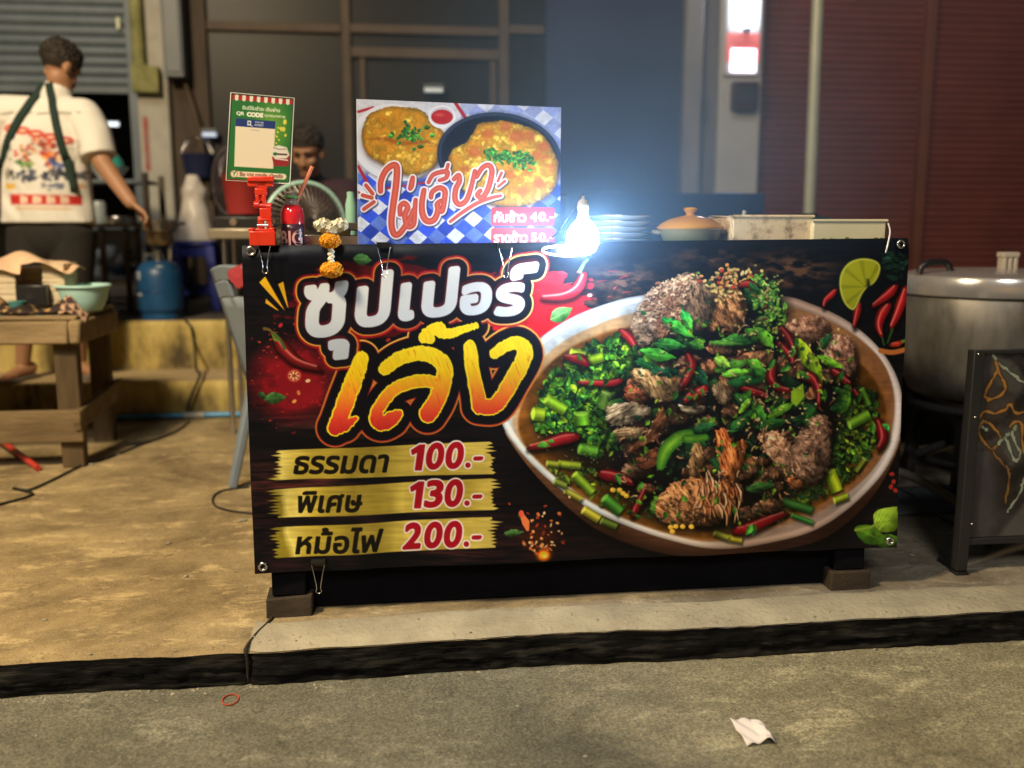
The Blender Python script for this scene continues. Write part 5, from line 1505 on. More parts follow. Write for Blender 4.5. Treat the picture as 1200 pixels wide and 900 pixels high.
# ------------------------------------------------------------------ the stall counter, its banner, boards and the things on it
BY = 2.42      # plane of the banner
CT = 0.980     # counter top
M['black_wood'] = mat('black_painted_wood', (0.003, 0.003, 0.005), (0.006, 0.006, 0.009), scale=6, rough=0.9, spec=.1, bump=.3)
M['old_wood'] = mat('weathered_block', (0.022, 0.016, 0.010), (0.06, 0.042, 0.026), scale=8, rough=0.85, bump=.4)
M['steel'] = mat('bright_steel', (0.62, 0.62, 0.62), rough=0.25, metal=1.0)
M['black_steel'] = mat('black_clip_steel', (0.012, 0.012, 0.013), rough=0.35, spec=.6)

t = thing('counter', (0.5, 2.8, 0), 'black food stall counter behind the soup banner', 'counter')
MB().box((-.36, 2.448, CT - .03), (1.395, 3.15, CT)).build('counter_top', M['black_wood'], t, bevel=.004)
MB().box((-.30, 2.475, .012), (1.33, 3.10, CT - .032)).build('body', M['black_wood'], t)
for x in (-.30, 1.275):
    for y in (2.466, 3.11):
        pz = gz(y)
        lg = MB().box((x - .045, y - .03, pz + .055), (x + .045, y + .042, CT - .035)).build('leg', M['black_wood'], t, bevel=.004)
        MB().box((x - .06, y - .04, pz - .01), (x + .062, y + .05, pz + .053), jit=.004).build('foot_block', M['old_wood'], lg, bevel=.004)

def printed_sheet(name, mname, cv, corners, nx, ny, thick, parent=None, wave=None, rough=.35, gain=1.0, back=(.5, .5, .5), spec=.5, coat=0.0):
    """a flat printed panel: a fine grid whose vertices carry the print, with a thickness and a plain back"""
    TL, TR, BR, BL = [np.array(c, float) for c in corners]
    U, V = np.meshgrid(np.linspace(0, 1, nx + 1), np.linspace(0, 1, ny + 1))
    U, V = U.ravel()[:, None], V.ravel()[:, None]
    P = (TL * (1 - U) + TR * U) * (1 - V) + (BL * (1 - U) + BR * U) * V
    px, py = proj(P)
    colr = lin(cv.sample(px, py)) * gain
    nrm = np.cross(TR - TL, BL - TL); nrm /= np.linalg.norm(nrm)
    if nrm[1] > 0: nrm = -nrm
    if wave is not None:
        P = P + nrm * wave(U, V)
    n = len(P)
    i = np.arange(nx); j = np.arange(ny)
    a = (j[:, None] * (nx + 1) + i[None]).ravel()
    F = np.stack([a, a + nx + 1, a + nx + 2, a + 1], 1)
    # back: the same sheet, coarser, one thickness behind; edges closed
    k = 10
    G = P.reshape(ny + 1, nx + 1, 3)[::k, ::k] - nrm * thick
    bh, bw = G.shape[:2]
    ci = np.arange(bw - 1); cj = np.arange(bh - 1)
    ba = n + (cj[:, None] * bw + ci[None]).ravel()
    BF = np.stack([ba, ba + 1, ba + bw + 1, ba + bw], 1)
    side = []
    for jj in (0, bh - 1):
        side += [(n + jj * bw + c_, n + jj * bw + c_ + 1, jj * k * (nx + 1) + (c_ + 1) * k, jj * k * (nx + 1) + c_ * k) for c_ in range(bw - 1)]
    for cc_ in (0, bw - 1):
        side += [(n + r_ * bw + cc_, n + (r_ + 1) * bw + cc_, (r_ + 1) * k * (nx + 1) + cc_ * k, r_ * k * (nx + 1) + cc_ * k) for r_ in range(bh - 1)]
    off = np.zeros(3)
    if parent is not None:
        off = np.array(parent.location)
    else:
        off = np.array([P[:, 0].mean(), P[:, 1].mean(), P[:, 2].min()])
    verts = np.concatenate([P, G.reshape(-1, 3)]) - off
    me = bpy.data.meshes.new(name)
    faces = F.tolist() + BF.tolist() + side
    me.from_pydata(verts.tolist(), [], faces)
    at_ = me.attributes.new('print', 'FLOAT_COLOR', 'POINT')
    cc = np.ones((len(verts), 4), np.float32)
    cc[:n, :3] = np.clip(colr, 0.002, .9); cc[n:, :3] = back
    at_.data.foreach_set('color', cc.ravel())
    me.shade_smooth(); me.set_sharp_from_angle(angle=R(40))
    me.materials.append(paint_mat(mname, rough=rough, spec=spec, coat=coat))
    o = bpy.data.objects.new(name, me); COL.objects.link(o)
    if parent is not None: o.parent = parent
    else: o.location = off
    return o

def bwave(U, V):
    w = .007 * np.sin(U * 9 + V * 2.0) * np.sin(V * 3.1) + .0036 * np.sin(U * 29 + 2.3 * V + 2 * np.sin(U * 7)) * (0.25 + V) + .0022 * np.sin(V * 20 + U * 7 + 1.5 * np.sin(U * 13)) + .0016 * np.sin(U * 70 + V * 17) * np.clip(V - .4, 0, 1)
    # the vinyl rolls back over the counter edge and sags between the clips
    w = w - .010 * np.clip(1 - V / .05, 0, 1) ** 2
    w = w + .012 * np.exp(-((U - .475) / .07) ** 2) * np.exp(-((V - .02) / .09) ** 2)
    for c in (.045, .205, .39, .97):
        w = w - .004 * np.exp(-((U - c) / .03) ** 2) * np.clip(1 - V / .12, 0, 1)
    return w
t = thing('banner', (.52, BY, .09), 'large printed vinyl banner of a soup bowl with Thai prices', 'banner')
bc = [at(283, 288, BY), at(1066, 279, BY), at(1050, 641, BY), at(299, 672, BY)]
printed_sheet('vinyl_sheet', 'banner_print', paint_banner(), bc, 1240, 620, .0015, t, bwave, rough=.34, gain=1.02, back=(.6, .6, .6), spec=.22)
def grommet(px, py):
    p = at(px, py, BY - .006)
    g = MB(); pts = [(p.x + .0095 * math.cos(a), p.y, p.z + .0095 * math.sin(a)) for a in [k * math.pi / 10 for k in range(20)]]
    g.tube(pts, .0035, 8, closed=True); return g.build('grommet', M['steel'], t, smooth=60)
for q in ((294, 294), (1056, 286), (1043, 634), (308, 664)): grommet(*q)

# binder clips: one is built, the others copied
def clip_at(p):
    t = thing('binder_clip', p, 'black binder clip gripping the banner top under the red sign holder', 'clip', 'binder clips on the banner')
    g = MB(); w = .018
    g.add([(p[0] - w, p[1] - .006, p[2] + .015), (p[0] + w, p[1] - .006, p[2] + .015), (p[0] + w, p[1] - .0015, p[2]), (p[0] - w, p[1] - .0015, p[2]),
           (p[0] - w, p[1] + .012, p[2] + .015), (p[0] + w, p[1] + .012, p[2] + .015), (p[0] + w, p[1] + .006, p[2]), (p[0] - w, p[1] + .006, p[2])],
          [(0, 1, 2, 3), (5, 4, 7, 6), (0, 4, 5, 1), (0, 3, 7, 4), (1, 5, 6, 2)])
    g.build('body', M['black_steel'], t, solid=.0012)
    g = MB()
    pts = [(p[0] - .0165, p[1] - .004, p[2] + .003), (p[0] - .010, p[1] - .010, p[2] - .025), (p[0] - .005, p[1] - .012, p[2] - .055), (p[0] - .007, p[1] - .012, p[2] - .066), (p[0], p[1] - .012, p[2] - .072), (p[0] + .007, p[1] - .012, p[2] - .066), (p[0] + .005, p[1] - .012, p[2] - .055), (p[0] + .010, p[1] - .010, p[2] - .025), (p[0] + .0165, p[1] - .004, p[2] + .003)]
    g.tube(smooth_path(pts, 4), .0013, 6); g.build('handle', M['steel'], t, smooth=60)
    return t
p = at(310, 286, BY - .012); c0 = clip_at((p.x, p.y, p.z))
for (px, py), lab in (((450, 291), 'binder clip with bright wire handle above the second title letter'), ((592, 292), 'binder clip beneath the red price tabs of the omelette board'), ((373, 663), 'binder clip at the bottom edge of the banner near the left leg'), ):
    q = at(px, py, BY - .012); dup(c0, (q.x, q.y, q.z), lab)

# ---- bulb on its lead
t = thing('light_bulb', at(683, 300, 2.335), 'bare white light bulb glowing in front of the banner edge', 'light bulb')
b = at(683, 279, 2.335)
MB().lathe([(.0005, -.044), (.016, -.041), (.030, -.031), (.039, -.014), (.041, .002), (.038, .016), (.030, .029), (.021, .038), (.017, .043)], b, 32).build('glass', mat('lit_bulb', (1, 1, 1), emit=BULB_COL, estr=200.0), t, smooth=60)
MB().lathe([(.0165, .0435), (.0155, .052), (.013, .062), (.0125, .068)], b, 20).build('collar', mat('white_plastic', (.75, .75, .75), rough=.4), t, smooth=40)
MB().lathe([(.0135, .0685), (.0145, .072), (.0145, .086), (.011, .092), (.004, .096), (.003, .104)], b, 20).build('socket', mat('pale_socket', (.45, .47, .5), rough=.3), t, smooth=40)
g = MB(); g.tube(smooth_path([(b.x, b.y, b.z + .100), (b.x, b.y + .03, b.z + .104), (b.x - .004, b.y + .12, b.z + .07), (b.x - .02, b.y + .22, b.z + .02), (b.x - .05, b.y + .30, CT + .004)], 8), .0022, 8)
g.build('lead', mat('dark_lead', (.012, .012, .014), rough=.7, spec=.1), t, smooth=60)
g = MB(); q = [at(690, 294, 2.39), at(668, 300, 2.385), at(640, 297, 2.39), at(638, 291, 2.40), at(660, 288, 2.41), at(676, 289, 2.42)]
g.tube(smooth_path(q, 8), .0035, 8)
tag(g.build('wire_loop', mat('white_cord', (.8, .8, .82), rough=.4), smooth=60), 'short loop of white wire beside the glowing bulb', 'wire')

q = [at(1041, 262, 2.50), at(1043, 272, 2.43), at(1040, 288, 2.40), at(1038, 296, 2.405)]
g = MB(); g.tube(smooth_path(q, 6), .0022, 8)
tag(g.build('cable_tie', mat('white_tie', (.8, .8, .78), rough=.4), smooth=60), 'white cable tie at the top right corner of the banner', 'cable tie')
# ---- omelette board
oc = [at(418, 116, 2.50), at(657.5, 126, 2.60), at(656, 296, 2.60), at(420, 296, 2.50)]
o = printed_sheet('omelette_board', 'omelette_print', paint_omelette(), oc, 480, 340, .006, None, None, rough=.45, gain=.86, back=(.7, .7, .7), spec=.35)
tag(o, 'printed foam board of fried omelettes standing on the counter', 'sign')

# ---- payment card in a red clip holder
t = thing('payment_card', at(305, 212, 2.46), 'green payment card in a clear sleeve with scalloped awning', 'card')
kc = [at(272.5, 110.5, 2.472), at(343, 116.5, 2.472), at(338, 213.5, 2.462), at(266.5, 209.5, 2.462)]
printed_sheet('card', 'card_print', paint_card(), kc, 220, 290, .002, t, None, rough=.35, gain=.78, back=(.6, .7, .6))
g = MB(); kk = [at(270.7, 108.6, 2.471), at(344.8, 115, 2.471), at(339.8, 215.3, 2.461), at(264.8, 211.3, 2.461)]
g.tube([kk[0], kk[1], kk[2], kk[3]], .0016, 6, closed=True)
g.build('sleeve_rim', mat('clear_sleeve', (.55, .58, .52), rough=.25, spec=.6), t, smooth=60)
M['red_plastic'] = mat('red_plastic', (.62, .025, .015), (.70, .045, .02), scale=20, rough=.22, spec=.6, coat=.3)
t = thing('sign_holder', at(308, 287, 2.42), 'red plastic clip holder carrying the green payment card', 'holder')
def pb(px0, py0, px1, py1, y0, y1):
    a = at(px0, py1, (y0 + y1) / 2); b_ = at(px1, py0, (y0 + y1) / 2)
    return (a.x, y0, a.z), (b_.x, y1, b_.z)
g = MB(); g.box(*pb(290, 207, 321, 213, 2.440, 2.459)); g.box(*pb(290.5, 213, 301, 219, 2.444, 2.457)); g.box(*pb(311, 213, 320.5, 219, 2.444, 2.457)); g.box(*pb(298, 213, 313, 221, 2.446, 2.457))
g.build('upper_clip', M['red_plastic'], t, bevel=.0022)
g = MB(); g.box(*pb(299, 221, 313, 229, 2.443, 2.458)); g.box(*pb(300, 229, 304, 238, 2.443, 2.458)); g.box(*pb(308, 229, 312, 240, 2.443, 2.458)); g.box(*pb(303, 229, 309, 236, 2.447, 2.454))
for px, py in ((301, 240), (315, 242)):
    q = at(px, py, 2.45); g.cyl((q.x - .007, q.y, q.z), (q.x + .007, q.y, q.z), .009, seg=18)
q = at(308, 241, 2.45); g.cyl((q.x - .02, q.y, q.z), (q.x + .02, q.y, q.z), .0065, seg=16)
g.build('upper_arm', M['red_plastic'], t, bevel=.0016)
g = MB(); g.box(*pb(305, 244, 318, 256, 2.440, 2.456)); g.box(*pb(303, 254, 309, 270, 2.438, 2.456)); g.box(*pb(313, 256, 319, 270, 2.438, 2.456)); g.box(*pb(303, 256, 319, 259, 2.437, 2.455))
g.build('lower_arm', M['red_plastic'], t, bevel=.0016)
g = MB(); g.box(*pb(293, 271, 323, 288, 2.398, 2.416)); g.box(*pb(293, 267, 299, 272, 2.40, 2.45)); g.box(*pb(317, 267, 323, 272, 2.40, 2.45)); g.box(*pb(299, 268, 317, 272, 2.425, 2.452)); g.box(*pb(295, 272, 321, 280, 2.440, 2.455))
g.build('base_clamp', M['red_plastic'], t, bevel=.002)
q = at(308, 264, 2.43); g = MB(); g.cyl((q.x - .014, q.y, q.z), (q.x + .014, q.y, q.z), .004, seg=12)
g.build('spring', M['steel'], t, smooth=40)

# ---- red drink bottle
b = at(344, 289, 2.50); b.z = CT
t = thing('drink_bottle', b, 'small clear bottle of red drink with orange straw', 'bottle')
MB().lathe([(.0005, .002), (.026, .002), (.0295, .006), (.0300, .02), (.0298, .062), (.0300, .085), (.027, .098), (.019, .108), (.0145, .113), (.0005, .113)], b, 32).build('drink', mat('red_drink', (.60, .02, .03), rough=.12, spec=.6, coat=.6), t, smooth=50)
MB().lathe([(.020, .108), (.0158, .113), (.0150, .120), (.0150, .138), (.0140, .138), (.0140, .114)], b, 28).build('neck', mat('clear_plastic', (.75, .6, .55), rough=.1, spec=.6, trans=.7), t, smooth=50)
g = MB(); g.tube([(b.x + .0175 * math.cos(k * .314), b.y + .0175 * math.sin(k * .314), b.z + .128) for k in range(20)], .0028, 8, closed=True)
g.build('cap_ring', mat('green_ring', (.10, .42, .10), rough=.35), t, smooth=60)
def lab(u, v):
    a = R(-165) + R(150) * u
    return (b.x + .0306 * math.cos(a), b.y + .0306 * math.sin(a), b.z + .004 + .056 * v)
MB().sheet(lab, 24, 4).build('label', mat('dark_label', (.055, .02, .04), rough=.3), t, smooth=60, solid=.0004)
def wrap_text(s, cx, a0, a1, z0, z1, rad):
    v, e = glyph(s)
    cu = bpy.data.curves.new('lettering', 'FONT'); cu.body = s; cu.size = 1; cu.offset = .022
    oo = bpy.data.objects.new('lettering', cu); COL.objects.link(oo)
    dg = bpy.context.evaluated_depsgraph_get(); dg.update()
    me = bpy.data.meshes.new_from_object(oo.evaluated_get(dg))
    vv = np.array([p.co[:2] for p in me.vertices]); fs = [tuple(p.vertices) for p in me.polygons]
    bpy.data.objects.remove(oo); bpy.data.curves.remove(cu); bpy.data.meshes.remove(me)
    lo, hi = vv.min(0), vv.max(0); out = []
    for x, y in vv:
        a = R(a0 + (a1 - a0) * (x - lo[0]) / (hi[0] - lo[0]))
        out.append((cx[0] + rad * math.cos(a), cx[1] + rad * math.sin(a), z0 + (z1 - z0) * (y - lo[1]) / (hi[1] - lo[1])))
    return out, fs
vv, ff = wrap_text('BIG', b, -150, -38, b.z + .006, b.z + .043, .0312)
MB().add(vv, ff).build('lettering', mat('pink_lettering', (.72, .38, .36), rough=.35), t, smooth=0, solid=.0004, fixn=False)
g = MB(); s0 = Vector((b.x - .001, b.y + .002, b.z + .09)); s1 = at(366, 195, 2.49)
g.tube([s0, s1], .0048, 12); g.build('straw', mat('orange_straw', (.80, .24, .13), rough=.35, sss=.1), t, smooth=50)

# ---- flower garland hung over the banner edge
gp_ = at(388, 262, 2.405)
t = thing('flower_garland', gp_, 'marigold and white jasmine garland hanging over the banner edge', 'garland')
def flower_ball(c, rx, rz, n, petal, name, m):
    g = MB(); rr = random.Random(len(name) + int(c.z * 1000))
    for i in range(n):
        th = math.acos(1 - 2 * (i + .5) / n); ph = i * 2.39996
        d = Vector((math.sin(th) * math.cos(ph), math.sin(th) * math.sin(ph), math.cos(th)))
        pos = c + Vector((d.x * rx, d.y * rx * .8, d.z * rz)) * rr.uniform(.62, 1.0)
        tv = d.orthogonal().normalized() * petal; bv = d.cross(tv.normalized()) * petal * rr.uniform(.6, 1.1)
        k = rr.uniform(0, 6.28); tv, bv = tv * math.cos(k) + bv * math.sin(k), bv * math.cos(k) - tv * math.sin(k)
        g.add([pos - tv, pos - bv + d * petal * .4, pos + tv + d * petal * .3, pos + bv + d * petal * .5], [(0, 1, 2, 3)])
    return g.build(name, m, t, smooth=0, fixn=False)
MG = mat('marigold', (.80, .28, .004), (.90, .46, .01), scale=60, rough=.6, sss=.1)
flower_ball(at(387, 282, 2.398), .027, .019, 900, .0046, 'marigold', MG)
flower_ball(at(388.5, 316, 2.398), .029, .020, 950, .0046, 'marigold', MG)
WJ = mat('jasmine', (.72, .68, .50), (.82, .80, .66), scale=50, rough=.6, sss=.1)
for px, py in ((378, 264), (398, 264), (388, 268)):
    flower_ball(at(px, py, 2.40), .021, .016, 120, .0072, 'jasmine', WJ)
g = MB()
for k in range(6):
    q = at(388 + (k % 2) * 1.5 - .7, 292 + k * 2.9, 2.398); g.ell(q, (.0075, .0075, .0062), 12, 8)
g.build('jasmine_stem', WJ, t, smooth=60)
q = at(387.5, 272, 2.40); MB().ell(q, (.008, .008, .007), 12, 8).build('green_knot', mat('leaf_green', (.12, .25, .06), rough=.6), t)

# ---- tray of bits behind the garland
t = thing('steel_tray', at(380, 287, 2.62), 'low steel tray behind the garland', 'tray')
p = at(335, 285, 2.66); q = at(420, 270, 2.66)
g = MB(); g.box((p.x, 2.60, CT + .002), (q.x, 2.78, CT + .012)); g.box((p.x, 2.594, CT + .002), (q.x, 2.602, CT + .030)); g.box((p.x, 2.775, CT + .002), (q.x, 2.785, CT + .030)); g.box((p.x - .006, 2.594, CT + .002), (p.x, 2.785, CT + .030)); g.box((q.x, 2.594, CT + .002), (q.x + .006, 2.785, CT + .030))
g.build('pan', M['steel'], t, bevel=.002)
p = at(366, 262, 2.66); q = at(421, 257, 2.66)
g = MB(); g.bar((p.x, 2.69, CT + .058), (q.x, 2.70, CT + .052), .03, .022)
tag(g.build('wooden_block', M['frame'], bevel=.003), 'brown wooden block across the steel tray', 'block')
g = MB(); p = at(395, 280, 2.66); g.lathe([(.001, .0), (.03, .0), (.036, .012), (.038, .034), (.035, .034), (.032, .012), (.001, .006)], (p.x, 2.67, CT + .013), 24)
tag(g.build('glass_dish', mat('amber_dish', (.55, .35, .12), rough=.1, trans=.5, spec=.6), smooth=50), 'small amber glass dish in the tray behind the garland', 'dish')
p = at(412, 262, 3.0)
g = MB(); g.lathe([(.001, 0), (.016, 0), (.018, .01), (.018, .12), (.012, .145), (.012, .16), (.001, .16)], (p.x, 3.0, CT), 20)
tag(g.build('sauce_bottle', mat('mint_plastic', (.30, .55, .42), rough=.35, sss=.1), smooth=50), 'slim mint green bottle left of the omelette board', 'bottle')

# ---- plates, casserole, trays
M['enamel'] = mat('white_enamel', (.62, .66, .70), rough=.2, spec=.5)
pl = at(727, 287, 2.72)
def plate(z, lab):
    t = thing('plate', (pl.x, 2.74, z), lab, 'plate', 'stacked white plates')
    MB().lathe([(.001, .004), (.055, .004), (.062, .003), (.088, .014), (.0925, .0165), (.0935, .0185), (.090, .0190), (.064, .008), (.001, .008)], t.location, 48).build('dish', M['enamel'], t, smooth=45)
    g = MB(); g.tube([(t.location.x + .093 * math.cos(k * .1309), t.location.y + .093 * math.sin(k * .1309), z + .0182) for k in range(48)], .0016, 6, closed=True)
    g.build('rim', M['steel'], t, smooth=60)
for i, lab in enumerate(('bottom white plate of the stack right of the bulb', 'second white plate from the bottom, right of the bulb', 'third white plate up in the stack right of the bulb', 'fourth white plate, next to the topmost, right of the bulb', 'topmost white plate of the stack right of the bulb')):
    plate(CT + .001 + i * .0165, lab)
p = at(808, 285, 2.64)
t = thing('casserole', (p.x, 2.64, CT), 'olive clay casserole with a domed yellow lid', 'casserole')
MB().lathe([(.001, .002), (.062, .002), (.078, .014), (.088, .036), (.090, .046), (.086, .046), (.08, .03), (.001, .02)], t.location, 48).build('pot', mat('olive_glaze', (.16, .15, .08), (.26, .23, .12), scale=9, rough=.25, spec=.6), t, smooth=50)
for s in (-1, 1):
    g = MB(); c = t.location; g.tube(smooth_path([(c.x + s * .086, c.y - .018, c.z + .036), (c.x + s * .104, c.y - .010, c.z + .038), (c.x + s * .104, c.y + .010, c.z + .038), (c.x + s * .086, c.y + .018, c.z + .036)], 5), .006, 8)
    g.build('handle', mat('olive_handle', (.18, .16, .09), rough=.3), t, smooth=60)
LID = mat('yellow_glaze', (.46, .20, .025), (.56, .27, .04), scale=7, rough=.2, spec=.6)
ld = MB().lathe([(.094, .047), (.095, .052), (.084, .062), (.062, .074), (.034, .082), (.014, .085), (.011, .090), (.018, .097), (.020, .103), (.017, .107), (.001, .108)], t.location, 48).build('lid', LID, t, smooth=55)
def boxtray(name, px0, px1, y0, y1, h, m, lab, lip=.004, parent=None):
    a = at(px0, 280, y0); b_ = at(px1, 280, y0)
    t = thing(name, ((a.x + b_.x) / 2, (y0 + y1) / 2, CT), lab, 'container')
    g = MB(); w = .004; x0, x1 = a.x, b_.x
    g.box((x0, y0, CT + .001), (x1, y0 + w, CT + h)); g.box((x0, y1 - w, CT + .001), (x1, y1, CT + h)); g.box((x0, y0 + w, CT + .001), (x0 + w, y1 - w, CT + h)); g.box((x1 - w, y0 + w, CT + .001), (x1, y1 - w, CT + h)); g.box((x0 + w, y0 + w, CT + .001), (x1 - w, y1 - w, CT + .006))
    g.build('tub', m, t, bevel=.0025)
    g = MB(); g.tube([(x0 - .002, y0 - .002, CT + h), (x1 + .002, y0 - .002, CT + h), (x1 + .002, y1 + .002, CT + h), (x0 - .002, y1 + .002, CT + h)], .004, 8, closed=True)
    g.build('rim', m, t, smooth=60)
    return t
boxtray('food_tub', 859, 951, 2.56, 2.76, .082, mat('speckled_tub', (.18, .10, .04), (.84, .68, .44), scale=30, rough=.4, c3=(.78, .62, .40), contrast=.2), 'cream plastic tub with brown speckled contents on the counter')
t = boxtray('food_tub', 953, 1037, 2.54, 2.74, .070, mat('milky_tub', (.70, .63, .40), (.80, .73, .48), scale=8, rough=.35), 'lower milky plastic tub at the right end of the counter')
rr = random.Random(4)
g = MB()
for i in range(60):
    c = at(rr.uniform(956, 1034), 280, 2.537); g.ell((c.x, 2.5385, CT + .006 + abs(rr.gauss(0, .008))), (rr.uniform(.003, .007), .0012, .003), 8, 5)
g.build('herb_scraps', mat('herb_green', (.10, .17, .03), (.25, .28, .07), scale=60, rough=.6), t)
p = at(858, 285, 2.82)
t = thing('bowl', (p.x, 2.83, CT), 'white bowl with a spoon, behind the casserole', 'bowl')
MB().lathe([(.001, .004), (.030, .004), (.033, .008), (.055, .035), (.068, .062), (.065, .062), (.05, .036), (.001, .012)], t.location, 36).build('dish', M['enamel'], t, smooth=50)
q = at(873, 247, 2.83)
g = MB(); g.tube([(p.x + .01, 2.83, CT + .03), (p.x + .032, 2.83, CT + .072), (q.x, 2.83, q.z)], [.005, .005, .007], 8)
tag(g.build('spoon', M['enamel'], smooth=50), 'white spoon handle sticking out of the bowl', 'spoon')
p = at(906, 262, 3.4)
t = thing('paper_cup', (p.x, 3.4, p.z - .12), 'pale paper cup with tan sleeve behind the cream tub', 'cup')
MB().lathe([(.001, .0), (.030, .0), (.036, .13), (.038, .132), (.036, .135), (.001, .12)], t.location, 24).build('cup_body', M['enamel'], t, smooth=50)
MB().lathe([(.0335, .045), (.0362, .10), (.0366, .10), (.0340, .045)], t.location, 24).build('sleeve', mat('tan_sleeve', (.42, .22, .08), rough=.7), t, smooth=50)
t = thing('side_table', (1.35, 3.42, gz(3.4)), 'small dark table behind the stall bearing cup and jug', 'table')
MB().box((1.0, 3.28, p.z - .165), (1.62, 3.62, p.z - .122)).build('table_top', M['black_wood'], t, bevel=.004)
for x in (1.04, 1.58):
    for y in (3.32, 3.58):
        MB().box((x - .02, y - .02, gz(y) - .005), (x + .02, y + .02, p.z - .167)).build('leg', M['black_wood'], t)
q = at(942, 262, 3.45)
t = thing('jug', (q.x, 3.45, p.z - .12), 'dark blue-green jug behind the cream tub', 'jug')
MB().lathe([(.001, 0), (.07, 0), (.088, .03), (.088, .10), (.06, .135), (.05, .15), (.053, .158), (.048, .158), (.001, .11)], t.location, 28).build('jug_body', mat('teal_plastic', (.02, .045, .06), rough=.35), t, smooth=50)
g = MB(); c = t.location; g.tube(smooth_path([(c.x + .05, c.y, c.z + .14), (c.x + .11, c.y, c.z + .13), (c.x + .115, c.y, c.z + .06), (c.x + .085, c.y, c.z + .04)], 6), .008, 8); g.build('handle', mat('teal_handle', (.02, .045, .06), rough=.35), t, smooth=50)
# blue tarpaulin-covered crate low behind the plates
a = at(660, 252, 4.4); b_ = at(888, 228, 4.4)
g = MB(); g.sheet(lambda u, v: (a.x + (b_.x - a.x) * u, 4.36 - .05 * v + .012 * math.sin(u * 40) * (1 - v), gz(4.4) + (b_.z - gz(4.4)) * v), 80, 10)
g.sheet(lambda u, v: (a.x + (b_.x - a.x) * u, 4.31 + .42 * v, b_.z + .012 * math.sin(u * 9) * math.sin(v * 3.1)), 80, 8)
tag(g.build('tarpaulin_cover', mat('blue_tarpaulin', (.012, .03, .10), (.02, .05, .15), scale=6, rough=.45), smooth=60, solid=.003), 'blue tarpaulin draped over a bench behind the plates', 'tarpaulin')
# ------------------------------------------------------------------ left: table, boxes, basin
M['table_wood'] = mat('rough_table_wood', (0.13, 0.085, 0.038), (0.40, 0.29, 0.15), scale=5, rough=0.8, bump=0.5, bscale=20, stretch=(.6, 3, 3), contrast=.28)
M['dark_wood'] = mat('dark_table_wood', (0.045, 0.028, 0.013), (0.15, 0.10, 0.045), scale=5, rough=0.8, bump=0.5, bscale=22, stretch=(3, 3, .5), contrast=.28)
M['rail_wood'] = mat('brown_rail_wood', (0.075, 0.048, 0.022), (0.26, 0.18, 0.085), scale=5, rough=0.8, bump=0.5, bscale=20, stretch=(.6, 3, 3), contrast=.28)
TT = 0.678
t = thing('wooden_table', (-1.75, 4.2, gz(4.2)), 'rough low wooden work table with end rails on the left', 'table')
MB().box((-2.45, 3.94, TT - .012), (-1.275, 4.46, TT + .004), jit=.004).build('table_top', M['table_wood'], t, bevel=.006)
g = MB(); g.box((-2.45, 3.925, TT - .105), (-1.31, 3.972, TT - .014), jit=.004)
g.build('front_board', M['table_wood'], t, bevel=.008)
MB().box((-1.308, 3.925, TT - .108), (-1.262, 4.47, TT - .014), jit=.004).build('end_board', M['table_wood'], t, bevel=.012)
for x, y in ((-1.335, 4.0), (-1.335, 4.42), (-2.35, 4.0), (-2.35, 4.42)):
    MB().box((x - .048, y - .03, gz(y) - .004), (x + .035, y + .03, TT - .016), jit=.004).build('leg', M['dark_wood'], t, bevel=.006)
MB().box((-2.40, 3.945, .165), (-1.285, 3.968, .295), jit=.006).build('front_rail', M['rail_wood'], t, bevel=.006)
g = MB(); g.bar((-1.30, 3.93, .255), (-1.285, 4.50, .30), .028, .085); g.build('end_rail', M['rail_wood'], t, bevel=.006)

M['box_pulp'] = mat('pale_box_card', (.56, .46, .30), (.70, .60, .42), scale=10, rough=.8, bump=.2)
def box_stack(px0, px1, pyt, Y, z, lab, n):
    a = at(px0, pyt, Y); b_ = at(px1, pyt, Y); h = a.z - z
    t = thing('box_stack', ((a.x + b_.x) / 2, Y + .08, z), lab, 'boxes')
    for i in range(n):
        z0 = z + h * i / n; z1 = z + h * (i + 1) / n
        g = MB(); g.box((a.x, Y, z0 + .0006), (b_.x, Y + .17, z1 - .0006), jit=.0015); g.build('box', M['box_pulp'], t, bevel=.002)
    return t
box_stack(-20, 17, 318, 4.10, TT + .032, 'pile of flat pale lunch boxes at the left table edge', 6)
box_stack(20, 47, 314, 4.19, TT + .050, 'pile of pale lunch boxes standing behind the black tray', 5)
box_stack(48, 74, 309, 4.12, TT + .032, 'tall pile of flat lunch boxes next to the blue basin', 9)
g = MB(); a = at(19, 343, 4.08); b_ = at(54, 334, 4.08)
g.box((a.x, 4.07, TT + .034), (b_.x, 4.16, b_.z))
tag(g.build('black_tray', M['black_steel'], bevel=.004), 'black food tray in front of the lunch box piles', 'tray')
def cloth_top(u, v):
    x0, x1 = at(-22, 310, 4.08).x, at(82, 310, 4.08).x
    x = x0 + (x1 - x0) * u
    z = at(0, 303, 4.1).z + .014 * math.sin(u * 5 + .5) - .055 * max(0, u - .6) ** 1.2 * 2.2 - .03 * (1 - u) * (1 - v)
    if u < .45: z -= .10 * max(0, .55 - v) ** 1.5
    return (x, 4.07 + .20 * v, z + .012 * math.sin(u * 11 + v * 5))
g = MB(); g.sheet(cloth_top, 60, 20)
tag(g.build('paper_sheet', mat('peach_paper', (.74, .46, .28), (.80, .56, .36), scale=6, rough=.75, sss=.05), smooth=60, solid=.003), 'peach coloured paper sheet laid over the lunch boxes', 'paper')
